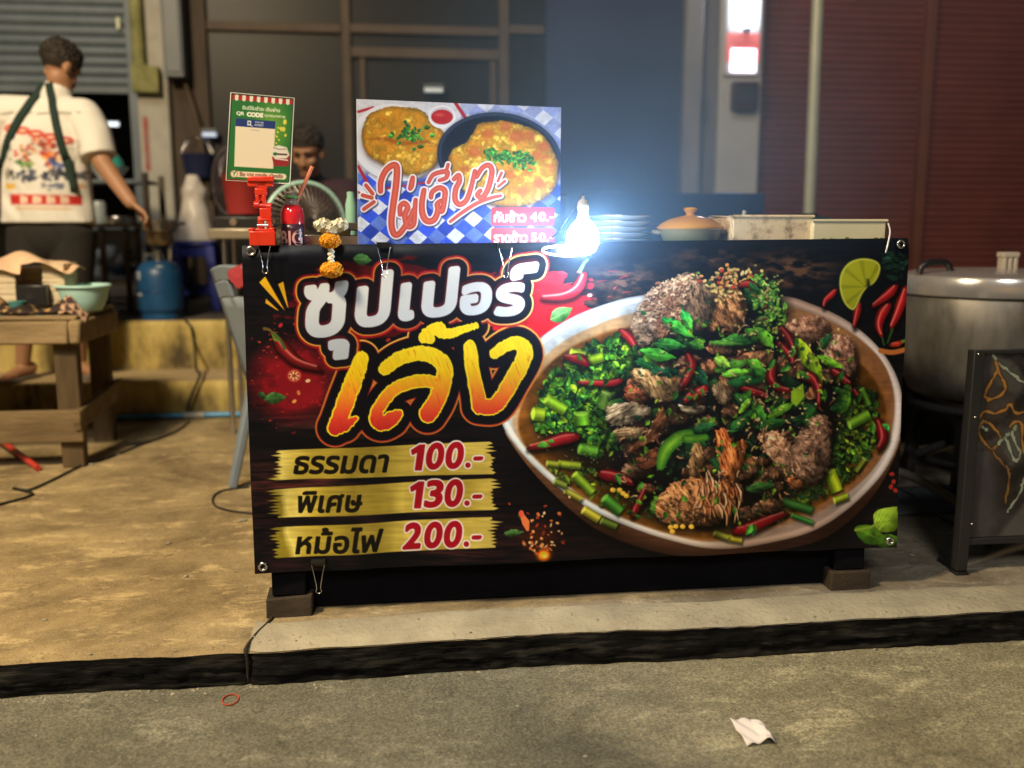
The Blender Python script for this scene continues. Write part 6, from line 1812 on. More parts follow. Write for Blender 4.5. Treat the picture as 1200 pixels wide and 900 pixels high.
# patterned cloth, its diamond corner hanging over the table end
mc = mat('patterned_cloth', (.02, .012, .01), rough=.8)
tt_ = mc.node_tree; tc = tt_.nodes.new('ShaderNodeTexCoord'); vo = tt_.nodes.new('ShaderNodeTexVoronoi'); vo.inputs['Scale'].default_value = 26; vo.inputs['Randomness'].default_value = .55
rp = tt_.nodes.new('ShaderNodeValToRGB'); e = rp.color_ramp.elements; e[0].position = .2; e[0].color = (.55, .33, .12, 1); e[1].position = .42; e[1].color = (.025, .014, .010, 1)
tt_.links.new(tc.outputs['Object'], vo.inputs['Vector']); tt_.links.new(vo.outputs['Distance'], rp.inputs[0]); tt_.links.new(rp.outputs[0], tt_.nodes['Principled BSDF'].inputs['Base Color'])
def pcloth(u, v):
    x = at(-20, 350, 4.05).x + (at(86, 350, 4.05).x - at(-20, 350, 4.05).x) * u
    h = .030 * math.sin(v * 3.14) ** .5 + .018 * math.sin(u * 16) * math.sin(v * 3.1) + .02 * math.sin(u * 6 + 1) * math.sin(v * 3.1)
    return (x, 3.955 + .16 * v + .02 * math.sin(u * 9), TT + .008 + max(0, h) + .006)
g = MB(); g.sheet(pcloth, 90, 16); o = g.build('patterned_cloth', mc, smooth=60, solid=.006)
tag(o, 'dark brown cloth with tan spots heaped along the table front', 'cloth')
mk = mat('check_cloth', (.5, .3, .2), rough=.8)
tt_ = mk.node_tree; tc = tt_.nodes.new('ShaderNodeTexCoord'); ck = tt_.nodes.new('ShaderNodeTexChecker'); ck.inputs['Scale'].default_value = 38; ck.inputs[1].default_value = (.72, .46, .28, 1); ck.inputs[2].default_value = (.09, .05, .05, 1)
tt_.links.new(tc.outputs['Object'], ck.inputs[0]); tt_.links.new(ck.outputs[0], tt_.nodes['Principled BSDF'].inputs['Base Color'])
q0, q1, q2, q3 = at(78, 346, 4.0), at(68, 366, 3.93), at(92, 366, 3.935), at(104, 371, 4.02)
q4, q5 = at(84, 366, 3.92), at(99, 378, 3.98)
g = MB(); top = Vector((0, 0, .012))
g.sheet(lambda u, v: tuple((q0 * (1 - u) + q3 * u) * (1 - v) + (q1 * (1 - u) + q5 * u) * v + top * math.sin(3.1 * u) + Vector((0, 0, .006 * math.sin(7 * u + 5 * v)))), 24, 12)
tag(g.build('check_cloth', mk, smooth=60, solid=.004), 'folded checked cloth corner hanging over the table end', 'cloth')
g = MB(); a = at(-20, 372, 3.98); g.sheet(lambda u, v: (a.x + (at(66, 370, 3.98).x - a.x) * u, 3.95 + .10 * v, TT + .007 + .004 * math.sin(u * 12)), 30, 4)
tag(g.build('green_mat', mat('dark_green_mat', (.025, .05, .045), (.04, .08, .07), rough=.6), smooth=60, solid=.003), 'dark green mat under the spotted cloth', 'mat')
p = at(99, 358, 4.16)
t = thing('basin', (p.x, 4.16, TT + .004), 'light aqua plastic basin on the table corner', 'basin')
AQ = mat('aqua_plastic', (.44, .72, .66), (.50, .78, .72), scale=5, rough=.4, sss=.1)
MB().lathe([(.001, .004), (.066, .004), (.070, .008), (.090, .048), (.104, .106), (.101, .107), (.086, .050), (.066, .012), (.001, .010)], t.location, 48).build('bowl', AQ, t, smooth=50)
g = MB(); g.tube([(p.x + .107 * math.cos(k * .1309), 4.16 + .107 * math.sin(k * .1309), TT + .111) for k in range(48)], .006, 8, closed=True); g.build('rim', AQ, t, smooth=60)
p = at(24, 355, 4.03)
g = MB(); g.lathe([(.001, .003), (.028, .003), (.034, .03), (.032, .03), (.001, .008)], (p.x, 4.0, TT + .03), 20)
tag(g.build('small_bowl', mat('teal_bowl', (.06, .22, .22), rough=.4), smooth=50), 'small teal bowl among the spotted cloth', 'bowl')

# ------------------------------------------------------------------ left: things on the ground
M['cable'] = mat('black_cable', (.012, .012, .012), rough=.5)
def ground_line(pxs, r, lift=.006):
    out = []
    for px, py in pxs:
        d = ray(px, py); tt = (SLOPE * (-2.3) + lift - CAM_H) / (d.z - SLOPE * d.y); p = _C + d * tt
        p.z = pave_z(p.x, p.y) + r + .001; out.append(p)
    return smooth_path(out, 8)
g = MB(); g.tube(ground_line([(-10, 594), (12, 588), (30, 583), (38, 578), (22, 574), (16, 572), (34, 574), (60, 563), (95, 546), (130, 535), (165, 521), (176, 517), (160, 519), (150, 521), (172, 518), (205, 506), (222, 494)], .005), .005, 8)
tag(g.build('ground_cable', M['cable'], smooth=60), 'black cable snaking over the pavement under the table', 'cable')
g = MB(); q = [at(219, 492, 4.83), at(222, 470, 4.83), at(234, 440, 4.85), at(230, 432, 4.9), at(228, 405, 5.26), at(222, 380, 5.28), at(205, 372, 5.4)]
g.tube(smooth_path(q, 8), .007, 8)
tag(g.build('riser_cable', M['cable'], smooth=60), 'black cable climbing the yellowish steps to the gas cylinder', 'cable')
g = MB(); g.tube(ground_line([(292, 570), (262, 574), (250, 582), (252, 592), (270, 598), (296, 601)], .0035), .0035, 8)
tag(g.build('loop_cable', M['cable'], smooth=60), 'thin black cable looped beside the chair leg', 'cable')
t = thing('water_pipe', (-1.6, 4.82, gz(4.82)), 'light blue water pipe along the foot of the steps', 'pipe')
BP = mat('blue_pipe', (.05, .25, .50), (.09, .33, .58), scale=7, rough=.35)
g = MB(); g.tube([(-4, 4.822, gz(4.8) + .02), (-.3, 4.822, gz(4.8) + .02)], .0125, 14); g.build('tube', BP, t, smooth=60)
q = at(228, 488, 4.82); g = MB(); g.tube([(q.x - .05, 4.822, gz(4.8) + .02), (q.x + .05, 4.822, gz(4.8) + .02)], .017, 14); g.build('coupling', mat('pipe_tape', (.25, .24, .2), (.5, .5, .42), scale=40, rough=.6), t, smooth=60)
g = MB(); pp = ground_line([(-14, 519), (45, 551)], .014); g.tube([pp[0] + Vector((0, 0, .05)), pp[-1]], .0125, 12)
tag(g.build('red_stick', mat('red_stick_paint', (.50, .045, .03), rough=.4), smooth=60), 'red stick lying on the pavement at the left edge', 'stick')

# ------------------------------------------------------------------ gas cylinder with burner and pot
p = at(190, 374, 5.45); c = Vector((p.x, 5.45, Z2))
t = thing('gas_cylinder', c, 'small blue gas cylinder on the shop floor edge', 'gas cylinder')
BLU = mat('blue_cylinder_paint', (.006, .045, .13), (.016, .085, .20), scale=7, rough=.4, bump=.05)
MB().lathe([(.001, .035), (.11, .035), (.122, .05), (.125, .065), (.126, .24), (.118, .275), (.095, .305), (.05, .322), (.001, .325)], c, 44).build('tank', BLU, t, smooth=45)
MB().lathe([(.100, .0), (.108, .0), (.108, .05), (.100, .05)], c, 44).build('foot_ring', BLU, t, smooth=40)
g = MB(); g.lathe([(.032, .32), (.032, .345), (.024, .35), (.024, .37), (.001, .37)], c, 20); g.cyl((c.x, c.y, c.z + .35), (c.x - .07, c.y - .03, c.z + .352), .01, seg=12); g.build('valve', M['steel'], t, smooth=40)
g = MB(); g.tube([(c.x - .004 + .128 * math.sin(a), c.y - .128 * math.cos(a), c.z + .16) for a in [-2 + .1 * k for k in range(41)]], .0022, 6); g.build('weld_seam', BLU, t, smooth=60)
WP = mat('white_stencil', (.42, .46, .50), (.24, .32, .42), scale=40, rough=.5)
g = MB()
for a0, z0, w_, h_ in ((-.95, .215, .30, .05), (-.98, .13, .36, .018), (.10, .285, .34, .012)):
    def f(u, v, a0=a0, z0=z0, w_=w_, h_=h_):
        a = a0 + w_ * u; r_ = .1275 if z0 < .25 else .1125
        return (c.x + r_ * math.sin(a), c.y - r_ * math.cos(a), c.z + z0 + h_ * v)
    g.sheet(f, 10, 3)
g.build('stencil_mark', WP, t, smooth=60, solid=.0006)
q = at(187, 283, 5.45)
t = thing('cooking_pot', (q.x, 5.45, c.z + .372), 'steel pot on a burner above the blue gas cylinder', 'pot')
SP = mat('smoked_steel', (.30, .22, .13), (.52, .42, .28), scale=6, rough=.35, metal=.9)
zt = at(187, 258, 5.45).z - t.location.z
MB().lathe([(.001, .035), (.062, .035), (.072, .05), (.075, .06), (.075, zt * .62), (.001, zt * .62)], t.location, 40).build('lower_pan', SP, t, smooth=40)
MB().lathe([(.076, zt * .60), (.092, zt * .66), (.094, zt * .70), (.094, zt), (.088, zt), (.086, zt * .72), (.001, zt * .68)], t.location, 40).build('upper_pan', M['steel'], t, smooth=40)
MB().lathe([(.001, .0), (.03, .0), (.05, .02), (.058, .034), (.001, .034)], t.location, 28).build('burner', M['black_steel'], t, smooth=40)
for s in (-1, 1):
    g = MB(); g.tube(smooth_path([(q.x + s * .09, 5.43, t.location.z + zt * .86), (q.x + s * .13, 5.42, t.location.z + zt * .9), (q.x + s * .13, 5.48, t.location.z + zt * .9), (q.x + s * .09, 5.47, t.location.z + zt * .86)], 5), .007, 8); g.build('handle', M['black_steel'], t, smooth=60)

# ------------------------------------------------------------------ blue stool with a bag, pail, kitchen rack
p = at(234, 357, 6.0); c = Vector((p.x, 6.0, Z2))
t = thing('plastic_stool', c, 'dark blue plastic stool with open sides against the brown boards', 'stool')
SB_ = mat('blue_stool_plastic', (.010, .018, .16), (.014, .026, .20), scale=5, rough=.35)
h = .42
MB().box((c.x - .115, c.y - .115, c.z + h - .03), (c.x + .115, c.y + .115, c.z + h)).build('seat', SB_, t, bevel=.012)
for sx in (-1, 1):
    for sy in (-1, 1):
        g = MB(); g.bar((c.x + sx * .095, c.y + sy * .095, c.z + h - .03), (c.x + sx * .13, c.y + sy * .13, c.z), .052, .045, taper=1.0); g.build('leg', SB_, t, bevel=.004)
for zz in (.10, .33):
    g = MB(); k = .125 if zz < .2 else .105
    for s in (-1, 1):
        g.box((c.x - k, c.y + s * k - .009, c.z + zz), (c.x + k, c.y + s * k + .009, c.z + zz + .05)); g.box((c.x + s * k - .009, c.y - k, c.z + zz), (c.x + s * k + .009, c.y + k, c.z + zz + .05))
    g.build('apron', SB_, t)
zt = at(234, 206, 6.0).z - (Z2 + h)
g = MB(); prof = []
for k in range(15):
    s = k / 14
    prof.append((.088 * (1 - s) ** .9 + .03 + .02 * math.exp(-((s - .78) / .1) ** 2), .002 + zt * s))
g.lathe([(.001, .0)] + prof + [(.001, zt + .004)], (c.x, c.y, Z2 + h + .002), 30)
g.v = [(x + .012 * mnoise.noise(Vector((x * 22, y * 22, z * 14))), y + .012 * mnoise.noise(Vector((x * 22, y * 22, z * 14 + 5))), z) for x, y, z in g.v]
tag(g.build('plastic_bag', mat('thin_white_bag', (.48, .44, .40), (.62, .57, .50), scale=9, rough=.4, sss=.2), smooth=60), 'knotted white plastic bag standing on the blue stool', 'bag')
p = at(233, 209, 6.88)
t = thing('pail', (p.x, 6.86, p.z), 'navy blue pail hung on the brown boards above the white bag', 'pail')
z1 = at(233, 181, 6.88).z - p.z
MB().lathe([(.001, .003), (.075, .003), (.085, .02), (.108, z1), (.112, z1 + .004), (.104, z1), (.08, .02), (.001, .01)], t.location, 32, sy=.5).build('bucket', mat('navy_plastic', (.012, .018, .055), rough=.4), t, smooth=50)
g = MB(); cc = t.location; g.tube(smooth_path([(cc.x - .108, cc.y, cc.z + z1), (cc.x - .06, cc.y + .02, cc.z + z1 + .09), (cc.x, cc.y + .07, cc.z + z1 + .12), (cc.x + .06, cc.y + .02, cc.z + z1 + .09), (cc.x + .108, cc.y, cc.z + z1)], 6), .004, 8); g.build('handle', M['steel'], t, smooth=60)

t = thing('kitchen_rack', (-1.72, 6.2, Z2), 'low metal rack with shelves behind the man', 'rack')
ra = (-2.25, -1.50); ry = (6.05, 6.45)
for x in ra:
    for y in ry:
        MB().box((x - .016, y - .016, Z2 - .002), (x + .016, y + .016, 1.36)).build('post', M['frame'], t)
for z in (.72, 1.02, 1.30):
    MB().box((ra[0] + .018, ry[0] + .018, z), (ra[1] - .018, ry[1] - .018, z + .02)).build('shelf', M['grey_metal'], t)
def rack_thing(name, px, Y, z, prof, m, lab, cat, seg=28):
    x = at(px, 250, Y).x
    g = MB(); g.lathe(prof, (x, Y, z), seg); return tag(g.build(name, m, smooth=50), lab, cat)
GL = mat('teal_lid', (.04, .36, .28), rough=.4)
rack_thing('colander', 131, 6.15, 1.322, [(.001, 0), (.06, 0), (.11, .07), (.115, .075), (.105, .07), (.001, .01)], M['enamel'], 'white colander on the rack behind the man', 'colander')
rack_thing('lid_dome', 128, 6.15, 1.40, [(.105, .0), (.10, .03), (.07, .075), (.02, .095), (.001, .096)], GL, 'teal green domed lid over the white colander', 'lid')
rack_thing('jar', 104, 6.12, 1.042, [(.001, 0), (.045, 0), (.048, .01), (.048, .11), (.04, .125), (.001, .127)], mat('jar_yellow', (.48, .40, .16), rough=.25), 'yellowish jar on the middle rack shelf near the man', 'jar')
rack_thing('jar', 116, 6.14, 1.042, [(.001, 0), (.04, 0), (.043, .01), (.043, .13), (.035, .15), (.001, .152)], mat('jar_grey', (.30, .34, .34), rough=.2), 'grey glass jar in the middle of the rack shelf', 'jar')
rack_thing('pan', 138, 6.14, 1.042, [(.001, 0), (.07, 0), (.085, .05), (.083, .055), (.001, .01)], M['steel'], 'small steel pan on the middle rack shelf at right', 'pan')
rack_thing('bowl', 108, 6.12, .742, [(.001, 0), (.06, 0), (.09, .06), (.086, .06), (.001, .012)], M['enamel'], 'white bowl on the lowest rack shelf', 'bowl')
rack_thing('bowl', 140, 6.12, .742, [(.001, 0), (.05, 0), (.10, .05), (.096, .05), (.001, .012)], mat('navy_bowl', (.02, .05, .16), rough=.3), 'navy bowl on the lowest rack shelf at right', 'bowl')
rr = random.Random(12)
for i in range(5):
    x = at(104 + i * 11, 260, 6.1).x
    g = MB(); g.ell((x, 6.11 + .03 * (i % 2), 1.042 + .155 if False else .742 + .10 + .02 * (i % 3)), (.05, .04, .045), 14, 10)
    g.v = [(a + .012 * mnoise.noise(Vector((a * 20, b * 20, cz * 20))), b, cz) for a, b, cz in g.v]
    g2 = tag(g.build('wrapped_bundle', mat('bundle_%d' % i, rr.choice([(.10, .12, .15), (.22, .24, .26), (.05, .07, .09)]), (.35, .36, .36), scale=14, rough=.5), smooth=60),
             ['left grey bundle in the row on the low rack shelf', 'second bundle from left on the low rack shelf', 'middle bundle on the low rack shelf', 'fourth bundle from left on the low rack shelf', 'rightmost bundle on the low rack shelf'][i], 'bundle', 'bundles on the rack')
t = thing('wood_stand', (-1.42, 5.85, Z2), 'thin legged wooden stand behind the gas cylinder', 'stand')
for px in (121, 149, 163):
    x = at(px, 300, 5.8).x; MB().box((x - .014, 5.79, Z2 - .002), (x + .014, 5.82, 1.03)).build('leg', M['frame'], t)
MB().box((at(112, 300, 5.8).x, 5.76, 1.032), (at(172, 300, 5.8).x, 6.0, 1.055)).build('stand_top', M['dark_wood'], t)

# ------------------------------------------------------------------ black gas stove, wok fan, red tub (behind the card)
p = at(280, 276, 5.0)
t = thing('stove_table', (at(285, 280, 5.0).x, 5.15, gz(4.8)), 'steel stove table with thin legs behind the plastic chair', 'table')
x0, x1 = at(252, 280, 4.6).x, at(345, 280, 4.6).x
zz = at(280, 268, 4.6).z
MB().box((x0, 4.45, zz - .045), (x1, 4.80, zz)).build('table_top', mat('dull_steel', (.42, .37, .28), rough=.35, metal=.8), t, bevel=.004)
for x in (x0 + .06, x1 - .06):
    for y in (4.49, 4.76):
        g = MB(); g.cyl((x, y, gz(y) - .004), (x, y, zz - .047), .013, seg=12); g.build('leg', M['steel'], t, smooth=50)
t = thing('gas_stove', ((x0 + x1) / 2, 4.62, zz), 'black gas stove on the steel table behind the red clip', 'stove')
MB().box((x0 + .02, 4.47, zz + .004), (x1 - .02, 4.78, zz + .055)).build('body', M['black_steel'], t, bevel=.006)
for k in range(2):
    xx = x0 + .11 + k * .17
    MB().lathe([(.05, .056), (.06, .058), (.06, .066), (.045, .066)], (xx, 4.63, zz), 24).build('burner', M['black_steel'], t, smooth=40)
    g = MB(); g.cyl((xx, 4.455, zz + .03), (xx, 4.469, zz + .03), .016, seg=16); g.build('knob', M['steel'], t, smooth=40)
a = at(287, 255, 4.75); b_ = at(309, 212, 4.75)
t = thing('tub', (a.x + .02, 4.92, zz), 'red plastic tub standing behind the stove', 'tub')
MB().lathe([(.001, 0), (.085, 0), (.105, .18), (.112, .185), (.10, .18), (.001, .01)], (a.x + .02, 4.66, zz + .068), 32).build('tub_body', mat('red_tub', (.28, .025, .025), (.34, .035, .03), scale=6, rough=.4), t, smooth=50)
p = at(268, 212, 5.3)
t = thing('pedestal_fan', (p.x, 5.38, Z2), 'dark pedestal fan turned sideways behind the payment card', 'fan')
rotf = Matrix.Rotation(R(-48), 3, 'Z')
def fan(t, c, rad, rot, mc_, mb_, rim, zbase, nring=7):
    def W(x, y, z): return c + rot @ Vector((x, y, z))
    g = MB(); ring = [W(rad * math.cos(k * .1309), 0, rad * math.sin(k * .1309)) for k in range(48)]; g.tube(ring, .011, 8, closed=True); g.build('rim', rim, t, smooth=60)
    g = MB()
    for k in range(44):
        a_ = k * 2 * math.pi / 44
        for s in (-1, 1):
            g.tube([W(rad * .16 * math.cos(a_), s * .06, rad * .16 * math.sin(a_)), W(rad * .6 * math.cos(a_ + .1), s * .055, rad * .6 * math.sin(a_ + .1)), W(rad * math.cos(a_ + .16), s * .006, rad * math.sin(a_ + .16))], .0016, 5)
    for k in range(1, nring):
        r_ = rad * (.16 + .84 * k / nring); d_ = .06 * (1 - (k / nring) ** 3)
        for s in (-1, 1):
            g.tube([W(r_ * math.cos(j * .2094), s * d_, r_ * math.sin(j * .2094)) for j in range(30)], .0014, 5, closed=True)
    g.build('guard', mc_, t, smooth=60)
    g = MB(); g.lathe([(.001, -.066), (rad * .15, -.064), (rad * .17, -.055), (rad * .12, -.05)], c, 24, rot=rot @ Matrix.Rotation(R(90), 3, 'X').inverted()); g.build('badge', mb_, t, smooth=50)
    for k in range(3):
        def bl(u, v, k=k):
            a_ = k * 2.094 + (v - .5) * 1.1 * (.5 + .5 * u); r_ = rad * (.14 + .74 * u)
            return W(r_ * math.cos(a_), -.02 + .04 * v, r_ * math.sin(a_))
        g = MB(); g.sheet(bl, 8, 8); g.build('blade', mb_, t, smooth=60, solid=.003)
    g = MB(); g.cyl(W(0, .065, 0), W(0, .20, 0), .055, .045, seg=20); g.cyl(W(0, -.03, 0), W(0, .08, 0), .02, seg=14); g.build('motor', mb_, t, smooth=50)
    q = W(0, .12, 0); g = MB(); g.cyl((q.x, q.y, zbase + .02), (q.x, q.y, q.z - .03), .016, seg=14); g.build('stem', mb_, t, smooth=50)
    g = MB(); g.lathe([(.001, .03), (.03, .03), (.15, .015), (.17, .0), (.001, .0)], (q.x, q.y, zbase), 32); g.build('base', mb_, t, smooth=50)
DKF = mat('dark_fan_plastic', (.022, .016, .017), (.035, .027, .027), rough=.35)
fan(t, Vector((p.x, 5.38, p.z)), .18, rotf, mat('dark_wire', (.10, .08, .085), rough=.35, metal=.5), DKF, mat('dark_rim', (.10, .09, .10), rough=.3), Z2)
p = at(358, 262, 4.0)
t = thing('desk_fan', (p.x, 4.1, gz(4.1)), 'round fan with pale mint rim in front of the seated person', 'fan')
fan(t, Vector((p.x, 4.0, p.z)), .165, Matrix.Rotation(R(22), 3, 'Z'), mat('pale_wire', (.16, .14, .11), rough=.35, metal=.6), DKF, mat('mint_rim', (.40, .62, .54), rough=.3), gz(4.1))

# ------------------------------------------------------------------ plastic chair and red cloth
p = at(271, 320, 3.52)
c = Vector((-.285, 3.62, gz(3.62)))
t = thing('plastic_chair', c, 'blue-grey plastic chair half hidden by the banner', 'chair')
CH = mat('blue_grey_plastic', (.17, .21, .26), (.24, .29, .34), scale=5, rough=.4)
rc = Matrix.Rotation(R(40), 3, 'Z')     # faces +X (towards the stall)
def CW(x, y, z): return c + rc @ Vector((x, y, z))
g = MB(); g.sheet(lambda u, v: CW(-.21 + .43 * u, -.215 + .43 * v, .43 + .012 * math.cos(u * 6) - .02 * math.sin(v * 3.14) + .015 * u), 14, 14); g.build('seat', CH, t, smooth=60, solid=.014)
def bk(u, v):
    y = -.20 + .40 * u; zz = .42 + .44 * v
    return CW(-.205 - .12 * v - .03 * math.sin(u * 3.14) * v, y * (1 + .06 * v), zz - .02 * (2 * u - 1) ** 4 * v)
def frame_part(u0, u1, v0, v1):
    return MB().sheet(lambda u, v: bk(u0 + (u1 - u0) * u, v0 + (v1 - v0) * v), 12, 8)
g = MB()
for a_ in ((0, 1, 0, .74), (0, .30, .74, .88), (.70, 1, .74, .88), (0, 1, .88, 1)):
    h_ = frame_part(*a_); g.add(h_.v, h_.f)
g.build('backrest', CH, t, smooth=60, solid=.016)
for sx, sy, dx, dy in ((-1, -1, -.10, -.03), (-1, 1, -.10, .03), (1, -1, .05, -.03), (1, 1, .05, .03)):
    g = MB(); g.bar(CW(sx * .185, sy * .185, .43), CW(sx * .185 + dx, sy * .185 + dy, .004), .055, .036, taper=.8); g.build('leg', CH, t, bevel=.008)
for sy in (-1, 1):
    g = MB(); g.tube(smooth_path([CW(-.26, sy * .215, .66), CW(-.08, sy * .235, .66), CW(.13, sy * .235, .65), CW(.19, sy * .22, .60), CW(.19, sy * .20, .44)], 6), .021, 10, flat=.7); g.build('armrest', CH, t, smooth=60)
def rcl(u, v):
    x = -.372 + .03 * u; y = -.27 + .24 * u
    s = abs(v - .42)
    dep = (-.05 if v < .42 else .05)
    z_ = .862 - s * (.20 if v < .42 else .50) * (1 - .25 * u) + .01 * math.sin(u * 14)
    return CW(-.335 + dep * min(1, s * 6) - s * (.02 if v < .42 else -.1), y + .02 * math.sin(v * 9), z_)
g = MB(); g.sheet(rcl, 26, 26)
tag(g.build('red_cloth', mat('red_fabric', (.24, .018, .025), (.34, .035, .045), scale=18, rough=.85), smooth=60, solid=.004), 'red cloth thrown over the back of the plastic chair', 'cloth')

# ------------------------------------------------------------------ right: stock pot on its burner, gilded board
p = at(1160, 340, 3.35)
c = Vector((p.x, 3.35, .375))
t = thing('stock_pot', c, 'huge dull steel stock pot with a shiny lid at the right', 'pot')
PS = mat('dull_pot_steel', (.09, .085, .078), (.42, .40, .37), scale=3.4, rough=.45, metal=.6, rvar=.15, stretch=(1.3, 1.3, .5), c3=(.28, .265, .24), contrast=.22, bump=.25, bscale=9)
ht = at(1160, 347, 3.02).z - c.z
MB().lathe([(.001, .0), (.20, .0), (.265, .03), (.295, .09), (.31, .16), (.315, ht * .7), (.315, ht - .01), (.31, ht)], c, 72).build('vessel', PS, t, smooth=50)
MB().lathe([(.318, ht - .018), (.330, ht - .012), (.333, ht + .004), (.333, ht + .045), (.325, ht + .058), (.28, ht + .068), (.16, ht + .078), (.05, ht + .082), (.001, ht + .083)], c, 72).build('lid', mat('shiny_lid_steel', (.62, .60, .60), rough=.25, metal=.65, rvar=.1, scale=5), t, smooth=40)
q = at(1184, 318, 3.3)
g = MB()
for k in (-.022, 0, .022):
    g.box((q.x + k - .008, 3.30, c.z + ht + .07), (q.x + k + .008, 3.34, c.z + ht + .135))
g.box((q.x - .034, 3.298, c.z + ht + .122), (q.x + .034, 3.342, c.z + ht + .142)); g.build('lid_handle', mat('pale_grip', (.52, .46, .38), rough=.5), t, bevel=.004)
g = MB(); q = at(1092, 320, 3.3); g.tube(smooth_path([(q.x - .05, 3.3, c.z + ht + .066), (q.x - .03, 3.3, c.z + ht + .10), (q.x + .05, 3.3, c.z + ht + .105), (q.x + .075, 3.3, c.z + ht + .072)], 6), .012, 10)
g.build('side_handle', M['black_steel'], t, smooth=60)
t = thing('burner_stand', (c.x, 3.35, gz(3.35)), 'dark iron burner stand under the huge stock pot', 'stand')
IR = mat('sooty_iron', (.012, .011, .012), (.03, .026, .024), scale=8, rough=.7, bump=.3)
for a_ in (.6, 2.4, 3.9, 5.5):
    x, y = c.x + .25 * math.cos(a_), 3.35 + .25 * math.sin(a_)
    g = MB(); g.bar((x, y, gz(y) - .004), (c.x + .22 * math.cos(a_), 3.35 + .22 * math.sin(a_), .368), .04, .04); g.build('leg', IR, t)
g = MB(); g.tube([(c.x + .25 * math.cos(k * .1745), 3.35 + .25 * math.sin(k * .1745), .355) for k in range(36)], .018, 10, closed=True); g.tube([(c.x + .245 * math.cos(k * .1745), 3.35 + .245 * math.sin(k * .1745), .15) for k in range(36)], .014, 10, closed=True); g.build('ring', IR, t, smooth=60)
MB().lathe([(.001, .0), (.09, .0), (.10, .03), (.06, .06), (.001, .06)], (c.x, 3.35, .20), 30).build('burner_head', IR, t, smooth=40)
g = MB(); g.cyl((c.x - .1, 3.35, .21), (c.x - .34, 3.22, .19), .016, seg=12); g.build('gas_feed', IR, t, smooth=60)
o = MB().box((1.60, 4.0, gz(4)), (3.2, 4.04, .78)).build('wind_board', mat('sooty_board', (.016, .014, .013), (.035, .03, .026), rough=.8)); tag(o, 'sooty wind board standing behind the burner', 'board')
o = MB().box((1.62, 3.72, gz(3.75)), (1.78, 3.9, gz(3.75) + .20)).build('crate', mat('brown_crate', (.07, .045, .02), (.12, .08, .04), rough=.7), bevel=.004); tag(o, 'small brown crate in the shade behind the burner', 'crate')
o = MB().box((1.83, 3.75, gz(3.75)), (1.93, 3.88, gz(3.75) + .24)).build('tin', mat('rusty_tin', (.16, .04, .02), (.06, .03, .02), scale=8, rough=.5), bevel=.006); tag(o, 'rusty red tin in the shade behind the burner', 'tin')
g = MB(); q = [at(1050, 552, 3.0), at(1075, 561, 2.98), at(1105, 578, 2.93), at(1135, 597, 2.86)]
g.tube(smooth_path(q, 6), .016, 12); tag(g.build('gas_hose', mat('grey_hose', (.13, .115, .10), (.2, .18, .15), scale=9, rough=.55), smooth=60), 'thick grey-brown hose rising behind the gilded board', 'hose')
g = MB(); g.tube(ground_line([(1040, 566), (1070, 582), (1100, 603), (1132, 622), (1160, 640)], .006), .006, 8); tag(g.build('floor_hose', M['cable'], smooth=60), 'thin black hose on the pavement beside the gilded board', 'hose')
g = MB(); g.sheet(lambda u, v: (1.60 + .75 * u, 3.02 + .30 * v, pave_z(1.6 + .75 * u, 3.02 + .3 * v) + .006), 20, 8); tag(g.build('floor_mat', mat('blue_grey_mat', (.07, .085, .095), (.12, .14, .15), scale=9, rough=.7), smooth=60, solid=.004), 'blue-grey mat on the pavement in front of the burner', 'mat')

t = thing('board_stand', (1.95, 2.52, gz(2.5)), 'black framed stand board with gold and green marbled veins', 'stand')
BF = mat('black_frame_paint', (.016, .016, .018), (.026, .026, .028), scale=6, rough=.4)
zt_, zb_ = .683, .118
for x in (1.66, 2.46):
    MB().box((x - .017, 2.49, gz(2.5) + .012), (x + .017, 2.524, zt_)).build('post', BF, t, bevel=.003)
    MB().box((x - .020, 2.487, gz(2.5) - .004), (x + .020, 2.527, gz(2.5) + .010)).build('foot', M['black_steel'], t, bevel=.002)
    MB().box((x - .012, 2.529, gz(2.6) + .002), (x + .012, 2.60, gz(2.6) + .016)).build('base_bar', BF, t, bevel=.002)
MB().box((1.679, 2.497, zb_ - .022), (2.441, 2.52, zb_ - .002)).build('bottom_rail', BF, t, bevel=.002)
MB().box((1.679, 2.497, zt_ - .012), (2.441, 2.52, zt_)).build('top_rail', BF, t, bevel=.002)

